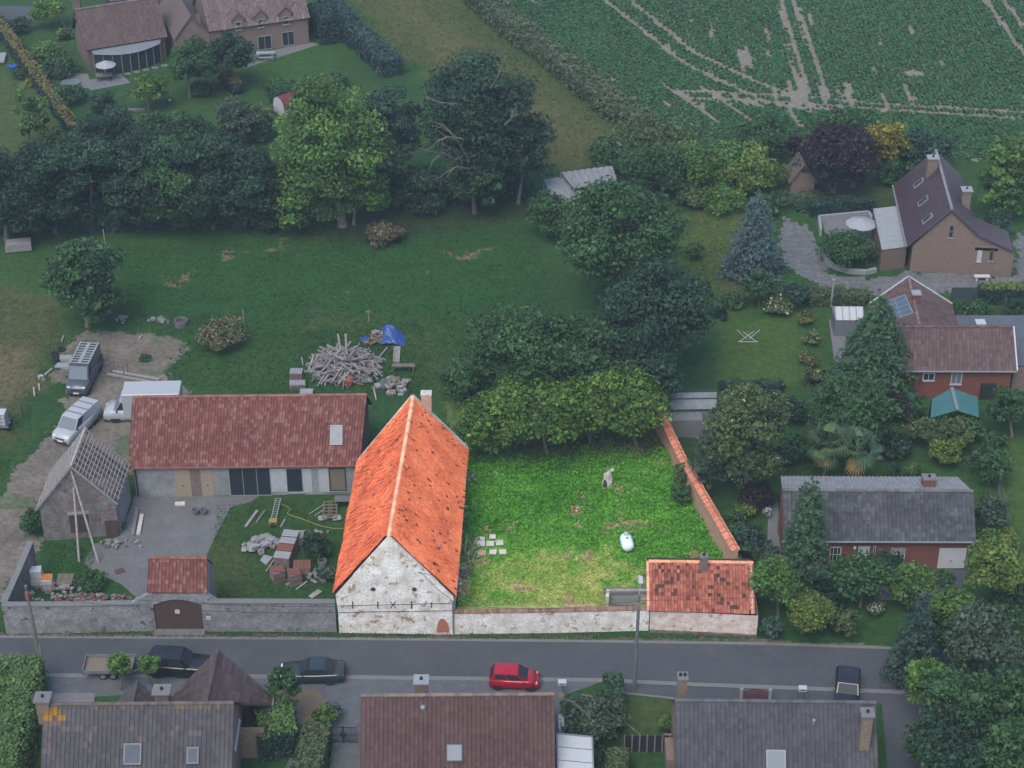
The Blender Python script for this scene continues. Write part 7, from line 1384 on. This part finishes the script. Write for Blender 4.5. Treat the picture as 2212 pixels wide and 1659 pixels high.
tree('golden_tree', 'golden yellow tree between beech and dark roof', (1920,385), (1915,310,110,120), 'gold', clump=.2, K=54, size=.30, cov=2.4); tree('garden_tree', 'green crown under the golden tree', (1925,395), (1920,370,80,70), 'mid', size=.3); tree('garden_tree', 'dark green tree behind the dark roof ridge', (2000,365), (1995,320,130,90), 'teal', size=.34); tree('garden_tree', 'green tree left of the dark roof ridge', (1955,370), (1960,335,90,80), 'mid', size=.32); shrub('bushy top above the purple beech', (1810,280), (1830,265,110,40), 'mid', size=.34)
tree('garden_tree', 'large light green tree at the right edge beside the dark roof', (2180,470), (2175,390,130,190), 'light', size=.34, clump=.22, K=50); tree('garden_tree', 'green tree in the upper right corner of the gardens', (2195,340), (2195,320,90,90), 'light', size=.34)
shrub('dark bush at the right edge beside the catslide roof', (2155,500), (2150,480,80,60), 'teal', size=.28); shrub('large round garden shrub inside the retaining wall', (1828,575), (1825,540,125,90), 'mid'); shrub('yellowish shrub beside the round garden shrub', (1872,570), (1870,545,60,60), 'olive')
shrub('clipped box bush beside the garden house', (1762,432), (1760,426,45,28), 'olive', size=.18, clump=.25); hedge('low green hedge in front of the purple beech', ((1745,462),(1790,456),(1885,450)), 1.6, 1.2, 'dark'); hedge('wild hedge below the garden house', ((1660,440),(1760,455)), 2.0, 1.0, 'mid', rag=.3)
shrub('light green pointed shrub above the clipped lawn', (1640,665), (1640,625,70,90), 'mid', size=.28); shrub('dark green shrub at the lawn corner', (1718,665), (1718,635,60,70), 'teal'); shrub('whitish flowering shrub between lawn shrubs', (1680,672), (1678,655,75,45), 'olive', extra=((.4,.42,.34), .08))
hedge('loose hedge along the gravel drive', ((1745,655),(1830,648),(1870,655)), 1.6, 1.0, 'olive', rag=.3)
for x, y, w, l in ((1740,690,40,'orange flower shrub at the top of the flower bed'), (1752,730,42,'cream flower shrub in the flower bed'), (1748,775,46,'tall yellowing flower shrub in the flower bed'), (1760,815,44,'cream and green shrub at the foot of the flower bed')): shrub(l, (x,y+14), (x,y,w,40), 'olive', size=.2, extra=((.36,.22,.05) if 'orange' in l or 'yell' in l else (.42,.38,.28), .16))
shrub('dark columnar bush at the lawn edge', (1745,838), (1743,810,26,56), 'olive', size=.18); hedge('low hedge behind the ribbed shed', ((1555,842),(1690,842)), 1.0, .7, 'dark', rag=.2)
shrub('dark purple maple bush below the red house', (1925,910), (1925,880,85,75), 'purple', name='purple_maple'); shrub('rhododendron shrub left of the teal pavilion', (2000,965), (2000,935,90,70), 'olive', extra=((.3,.16,.1), .05)); shrub('yellow-green shrub in front of the teal pavilion', (2065,965), (2065,930,95,70), 'olive'); shrub('shrub right of the teal pavilion', (2110,950), (2100,925,60,60), 'mid')
tree('garden_tree', 'grey-green tree right of the teal pavilion', (2185,945), (2180,890,100,110), 'mid', size=.26); tree('small_tree', 'small bright yellow-green tree on the bungalow lawn', (2048,1000), (2048,970,85,45), 'yell', size=.22, r0=.06); tree('garden_tree', 'round green tree behind the bungalow on the right', (2135,1045), (2135,1005,95,90), 'mid', size=.26)
shrub('round clipped bush behind the bungalow roof', (1930,1035), (1930,1015,34,36), 'dark', size=.16, clump=.25); shrub('light yellow shrub behind the bungalow roof', (1976,1035), (1974,1018,42,34), 'olive', size=.18); shrub('big grey-green shrub at the bungalow right gable', (2140,1150), (2140,1110,90,90), 'grey'); shrub('green shrub right of the garage', (2130,1200), (2130,1170,70,70), 'light'); shrub('yellow-green shrub at the right fence', (2175,1190), (2170,1165,60,60), 'yell')
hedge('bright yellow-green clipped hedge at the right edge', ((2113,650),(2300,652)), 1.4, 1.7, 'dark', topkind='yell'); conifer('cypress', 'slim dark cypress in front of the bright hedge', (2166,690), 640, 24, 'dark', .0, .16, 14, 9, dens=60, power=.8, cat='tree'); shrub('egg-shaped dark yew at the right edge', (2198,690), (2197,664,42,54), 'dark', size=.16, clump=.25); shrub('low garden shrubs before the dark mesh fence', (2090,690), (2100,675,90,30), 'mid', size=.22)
shrub('dark purple ground bush beside the yard wall', (1630,1095), (1635,1075,90,40), 'purple', name='purple_bush', size=.22); shrub('white flowering shrub under the magnolia', (1605,1065), (1605,1040,50,40), 'olive', extra=((.6,.6,.55), .2), size=.2); shrub('spiky yellow-green yucca clump beside the yard wall', (1612,1115), (1612,1100,50,36), 'yell', name='yucca', size=.26); shrub('white lily clump by the bungalow path', (1655,1120), (1655,1108,22,26), 'olive', extra=((.55,.55,.52), .5), size=.18); shrub('green shrub between yard wall and bungalow', (1590,1150), (1592,1130,70,60), 'mid'); shrub('teal shrub by the yard outbuilding', (1625,1195), (1620,1165,90,80), 'teal'); shrub('feathery shrub behind the outbuilding ridge', (1655,1225), (1655,1200,70,50), 'grey', size=.2)
tree('garden_tree', 'light green tree at the outbuilding corner', (1680,1330), (1670,1250,115,110), 'light', size=.26, K=44); tree('umbrella_tree', 'flat yellow-green umbrella shaped maple by the road', (1733,1368), (1747,1318,125,75), 'yell', size=.24, clump=.26, low=-.2, K=40); shrub('brownish round shrub right of the umbrella maple', (1826,1375), (1826,1345,70,70), 'olive'); shrub('blue-green ground shrub by the outbuilding wall', (1665,1375), (1665,1355,60,40), 'blue')
shrub('dark shrub below the bungalow window', (1768,1300), (1766,1255,70,90), 'dark'); tree('garden_tree', 'dense round green tree hiding the bungalow door', (1858,1310), (1858,1245,130,105), 'mid', size=.26, K=50); shrub('dark leafy shrub in front of the bungalow window', (1915,1255), (1915,1225,90,60), 'dark'); tree('garden_tree', 'light leafy tree in front of the garage', (1978,1315), (1972,1262,115,110), 'light', size=.26, K=44); shrub('white flowering shrub on the bungalow lawn', (1895,1330), (1893,1315,46,36), 'olive', extra=((.5,.5,.45), .15), size=.2)
conifer('dark_fir', 'dark conifer at the roadside in front of the bright trees', (1965,1470), 1270, 130, 'dark', .2, tiers=22, per=13, dens=46, power=.6, size=.3)
for b, c, k, l in (((2150,1330),(2150,1225,150,130),'yell','yellow-green tree beside the garage drive'), ((2060,1400),(2055,1330,130,150),'light','bright green tree behind the dark conifer'), ((2195,1330),(2190,1290,110,170),'mid','green tree at the right edge below the fence'), ((2120,1500),(2125,1390,190,200),'grey','grey-green birch with fine hanging twigs at the lower right'), ((2000,1560),(2010,1470,120,130),'light','bright green bush tree at the road bend'), ((2080,1640),(2080,1520,190,170),'mid','green tree in the lower right thicket'), ((2190,1640),(2185,1510,130,200),'mid','green tree at the right edge of the lower thicket'), ((2060,1720),(2070,1610,220,150),'dark','dark tree at the bottom of the lower right thicket'), ((2180,1740),(2180,1620,150,140),'mid','leafy tree in the bottom right corner')): tree('roadside_tree', l, b, c, k, size=.30, clump=.23, K=54, cov=2.8)
# street side plants
for x, l in ((257,'left'), (323,'right')): tree('ball_tree', f'{l} of two clipped lime green ball trees by the trailer', (x+5 if x < 300 else x+10,1490), (x,1437,60 if x < 300 else 50,56), 'light', size=.22, clump=.32, low=-1, K=26, r0=.07, cov=3., shape=0., group='clipped ball trees')
tree('young_tree', 'young loose tree standing in the bark mulch bed', (625,1560), (612,1480,80,140), 'mid', size=.26, clump=.22, K=30, cov=1.6, r0=.06)
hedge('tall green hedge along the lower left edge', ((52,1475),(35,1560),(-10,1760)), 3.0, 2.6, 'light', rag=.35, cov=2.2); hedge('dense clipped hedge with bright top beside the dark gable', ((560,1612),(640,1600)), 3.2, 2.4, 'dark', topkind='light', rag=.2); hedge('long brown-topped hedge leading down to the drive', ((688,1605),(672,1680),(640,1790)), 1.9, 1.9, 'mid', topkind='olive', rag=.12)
shrub('green bush at the head of the long hedge', (702,1570), (700,1545,50,60), 'light'); shrub('lavender bush at the gravel edge', (718,1550), (718,1535,40,40), 'grey', size=.18, extra=((.16,.14,.22), .2)); shrub('small shrub beside the iron gate', (700,1610), (698,1590,36,40), 'olive')
WT = tree('weeping_tree', 'weeping shrub tree with pale twisted branches beside the red-brown house', (1290,1600), (1280,1545,160,120), 'grey', size=.26, clump=.24, K=44, cov=2., r0=.14, nl=22); hedge('square clipped hedge beside the pavement', ((1322,1497),(1326,1580)), 1.3, 2.0, 'mid', rag=.1); hedge('short brown-topped hedge in front of the panel fence', ((1332,1650),(1325,1760)), 1.5, 1.5, 'mid', topkind='olive', rag=.12)
shrub('round bright green box ball on the lawn', (1440,1580), (1440,1562,44,42), 'light', size=.16, clump=.25, K=40); shrub('low shrub beside the weeping tree', (1270,1640), (1280,1625,60,50), 'dark'); shrub('dry weed tuft at the pavement kerb', (1318,1480), (1316,1474,20,14), 'olive', size=.16)
# farm plants
shrub('brown and green brush heap on the pasture edge', (480,748), (480,720,110,70), 'olive', name='brush_heap', cat='brush heap', extra=((.22,.15,.10), .35), size=.24); shrub('brown dead brush pile under the ash tree', (830,525), (830,508,90,45), 'olive', name='brush_pile', cat='brush pile', extra=((.16,.11,.075), .7), size=.24, nl=16); shrub('green weeds at the ruined barn corner', (68,1150), (75,1130,70,80), 'mid', size=.2, clump=.25); shrub('round weed bush behind the street wall', (196,1272), (196,1256,70,46), 'mid', size=.2); shrub('dark rose bush with red flowers in the farmyard', (680,1205), (680,1178,75,70), 'dark', size=.2, extra=((.25,.01,.02), .02)); shrub('green weeds beside the gable of the ruin', (262,1142), (262,1136,24,20), 'mid', size=.16); shrub('weed clump on the gravel yard', (316,778), (316,774,30,22), 'mid', size=.18); shrub('green bush in the rubble left of the bricks', (700,1255), (705,1238,40,40), 'grey', size=.18)
# field boundary and far-left gardens
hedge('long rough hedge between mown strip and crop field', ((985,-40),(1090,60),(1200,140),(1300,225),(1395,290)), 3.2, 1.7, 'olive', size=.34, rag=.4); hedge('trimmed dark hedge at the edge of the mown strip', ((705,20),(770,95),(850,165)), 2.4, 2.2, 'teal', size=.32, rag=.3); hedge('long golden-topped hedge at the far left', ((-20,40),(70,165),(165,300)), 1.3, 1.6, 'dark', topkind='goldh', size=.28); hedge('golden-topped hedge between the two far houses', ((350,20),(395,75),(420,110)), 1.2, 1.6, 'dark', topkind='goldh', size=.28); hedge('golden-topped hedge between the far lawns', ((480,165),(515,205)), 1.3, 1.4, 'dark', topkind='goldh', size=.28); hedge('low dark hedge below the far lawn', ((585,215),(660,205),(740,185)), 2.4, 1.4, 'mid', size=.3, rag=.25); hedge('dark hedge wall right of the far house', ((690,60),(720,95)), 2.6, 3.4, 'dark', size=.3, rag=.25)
for b, c, k, l in (((410,210),(415,130,125,120),'mid','round garden tree in front of the far terrace'), ((455,190),(500,110,115,100),'dark','dark garden tree in front of the far brick house'), ((322,238),(318,190,100,75),'light','light green garden tree below the slab patio'), ((222,250),(222,222,72,56),'dark','dark round garden tree left of the lawn'), ((60,318),(66,245,85,140),'light','tall light green tree at the far left garden'), ((512,315),(512,258,100,105),'grey','grey-green tree at the edge of the orchard'), ((320,320),(320,275,110,60),'mid','low orchard tree on the left'), ((400,320),(400,278,120,70),'mid','low orchard tree on the right'), ((140,60),(100,20,80,70),'light','tree with yellow top at the upper left corner'), ((130,330),(125,305,90,60),'mid','small tree at the end of the golden hedge'), ((265,300),(262,270,90,60),'mid','round orchard tree above the wood edge'), ((345,350),(350,320,120,70),'mid','broad orchard tree just behind the wood edge'), ((470,345),(470,320,110,80),'dark','dark orchard tree beside the big ash'), ((560,300),(560,270,80,80),'mid','green tree left of the barrel shed'), ((690,50),(700,25,70,70),'teal','dark blue-green tree beside the far brick house'), ((455,310),(450,300,80,60),'mid','small orchard tree by the grey-green tree')): tree('garden_tree', l, b, c, k, size=.31, clump=.27)
for b, c, k, l in (((40,70),(40,55,50,40),'dark','dark shrub behind the golden hedge at the far left'), ((100,130),(100,115,80,50),'light','light shrub left of the glazed bay house'), ((140,165),(128,155,90,40),'mid','leafy shrub beside the round pond'), ((155,225),(150,205,70,50),'mid','shrub cluster below the round pond'), ((65,185),(65,178,24,22),'gold','small golden bush beside the far left hedge'), ((38,170),(38,160,30,28),'mid','small ball bush on the far left lawn'), ((140,85),(138,75,40,36),'olive','white flowering shrub at the brick house corner'), ((600,200),(598,196,60,34),'mid','bush at the left end of the low dark hedge'), ((250,20),(300,4,60,20),'gold','golden shrub behind the pink-brown roof'), ((560,255),(560,245,70,40),'olive','pale shrub in the orchard corner'), ((430,205),(430,195,60,30),'dark','dark bed shrub under the round garden tree')): shrub(l, b, c, k, size=.3)

def bare_limbs(t, px, name, r, mat='deadwood'):
    """pale bare limbs that stand clear of a crown: each a list of (x, y, depth offset from the trunk in metres)"""
    base = t.location
    for pts in px:
        w = []
        for x, y, dy in pts:
            Y = base.y+dy; q = V3(0, Y, 0); z = ZT(q, y); c = P(x, y, z); w.append(V3(c.x, Y, z))
        mb = MB(); mb.tube(w, [r*(1-.75*k/(len(w)-1)) for k in range(len(w))], 5)
        for k in range(1, len(w)):
            for q in range(3):
                a = w[k-1].lerp(w[k], random.random()); d = (w[k]-w[k-1]).normalized()*.5+Vector(unit(1)[0])*.8; b = a+d*r*9; mb.tube([a, b, b+(d+Vector(unit(1)[0])*.6)*r*5], [r*.38, r*.25, r*.08], 4)
        mb.build(name, mat, t)
bare_limbs(GT, [[(1010,330,-4), (985,345,-6), (955,330,-6.5), (930,350,-7)], [(1000,350,-4), (975,320,-6), (950,310,-6.5)], [(1010,340,-5), (985,300,-6.5), (960,270,-6), (930,262,-5)], [(990,225,-5), (955,222,-6), (915,210,-6)], [(1000,300,-6), (965,295,-7), (945,305,-7), (920,330,-7)], [(1015,365,-5), (985,360,-6.5), (960,375,-7), (940,390,-7)], [(1060,190,-5), (1075,165,-6), (1085,140,-6)], [(1090,270,-6), (1110,250,-6.5), (1125,245,-6)]], 'bare_branch', .10)
bare_limbs(WT, [[(1212,1508,0), (1240,1517,-.5), (1262,1540,-1)], [(1255,1500,1), (1280,1505,.6), (1292,1520,.2)], [(1330,1512,1), (1335,1522,.8), (1322,1535,.5)], [(1290,1545,0), (1310,1555,-.3), (1312,1570,-.6)], [(1340,1545,.4), (1350,1560,0), (1375,1580,-.5), (1390,1598,-1)], [(1285,1570,-1), (1310,1570,-1.2)], [(1265,1592,-1.5), (1278,1580,-1.4), (1275,1600,-1.8)], [(1300,1530,.5), (1318,1540,.2)]], 'pale_branch', .07)

for b, c, k, l in (((1545,905),(1540,890,60,50),'mid','green shrub between the ribbed shed and the magnolia'), ((1700,905),(1705,880,90,70),'dark','dark shrub between magnolia and round tree'), ((1720,990),(1722,965,80,70),'mid','leafy shrub left of the palms'), ((1930,985),(1935,965,80,50),'dark','dark shrub right of the palms'), ((1690,1010),(1690,990,70,50),'dark','dark ground shrub beside the magnolia trunk'), ((1960,905),(1965,890,60,50),'mid','green shrub at the foot of the purple maple'), ((2150,965),(2150,950,50,40),'mid','low shrub beside the wire fence'), ((1800,860),(1790,845,70,50),'mid','green shrub left of the drooping cedar foot'), ((1500,440),(1500,425,90,40),'olive','low wild shrub above the rough grass'), ((1560,450),(1560,435,110,40),'light','bright wild shrub above the spruce'), ((1640,460),(1650,445,80,36),'mid','wild shrub behind the spruce'), ((1500,560),(1500,545,50,40),'mid','small shrub at the flank of the big tree'), ((1590,660),(1585,650,60,28),'mid','low lawn edge shrub left'), ((1560,690),(1552,680,40,40),'dark','dark shrub at the left lawn edge'), ((1800,1310),(1795,1295,70,36),'dark','low dark shrub row before the bungalow'), ((2045,1260),(2040,1250,50,40),'mid','shrub at the garage drive')): shrub(l, b, c, k)
for b, c, k, l in (((2010,1420),(2020,1360,120,120),'mid','green roadside tree left of the birch'), ((2090,1450),(2090,1400,130,130),'light','light green tree before the birch'), ((2200,1450),(2195,1400,110,150),'mid','green tree right of the birch'), ((1990,1660),(2000,1600,110,110),'mid','lower tree beside the right drive')): tree('roadside_tree', l, b, c, k, size=.30, clump=.23, K=40, cov=2.4)
# ================================================================ added thin blue-grey veil volume, put in to lift the dark tones
def added_veil(density, color):
    m = bpy.data.materials.new('added_veil'); m.use_nodes = True; t = m.node_tree; t.nodes.clear(); o = t.nodes.new('ShaderNodeOutputMaterial'); v = t.nodes.new('ShaderNodeVolumePrincipled')
    v.inputs['Color'].default_value = (*color, 1); v.inputs['Density'].default_value = density; v.inputs['Anisotropy'].default_value = .2; t.links.new(v.outputs[0], o.inputs['Volume'])
    mb = MB(); mb.obox(V3(-1600, -60, -1), V3(1,0,0), V3(0,1,0), V3(0,0,1), 3200, 1960, 101); b = link('added_veil', mb.mesh('added_veil'), m); b['kind'] = 'stuff'; tag(b, 'added thin blue-grey veil lifting the dark tones of the whole view', 'added_veil')
added_veil(.0003, (.72, .86, 1.0))
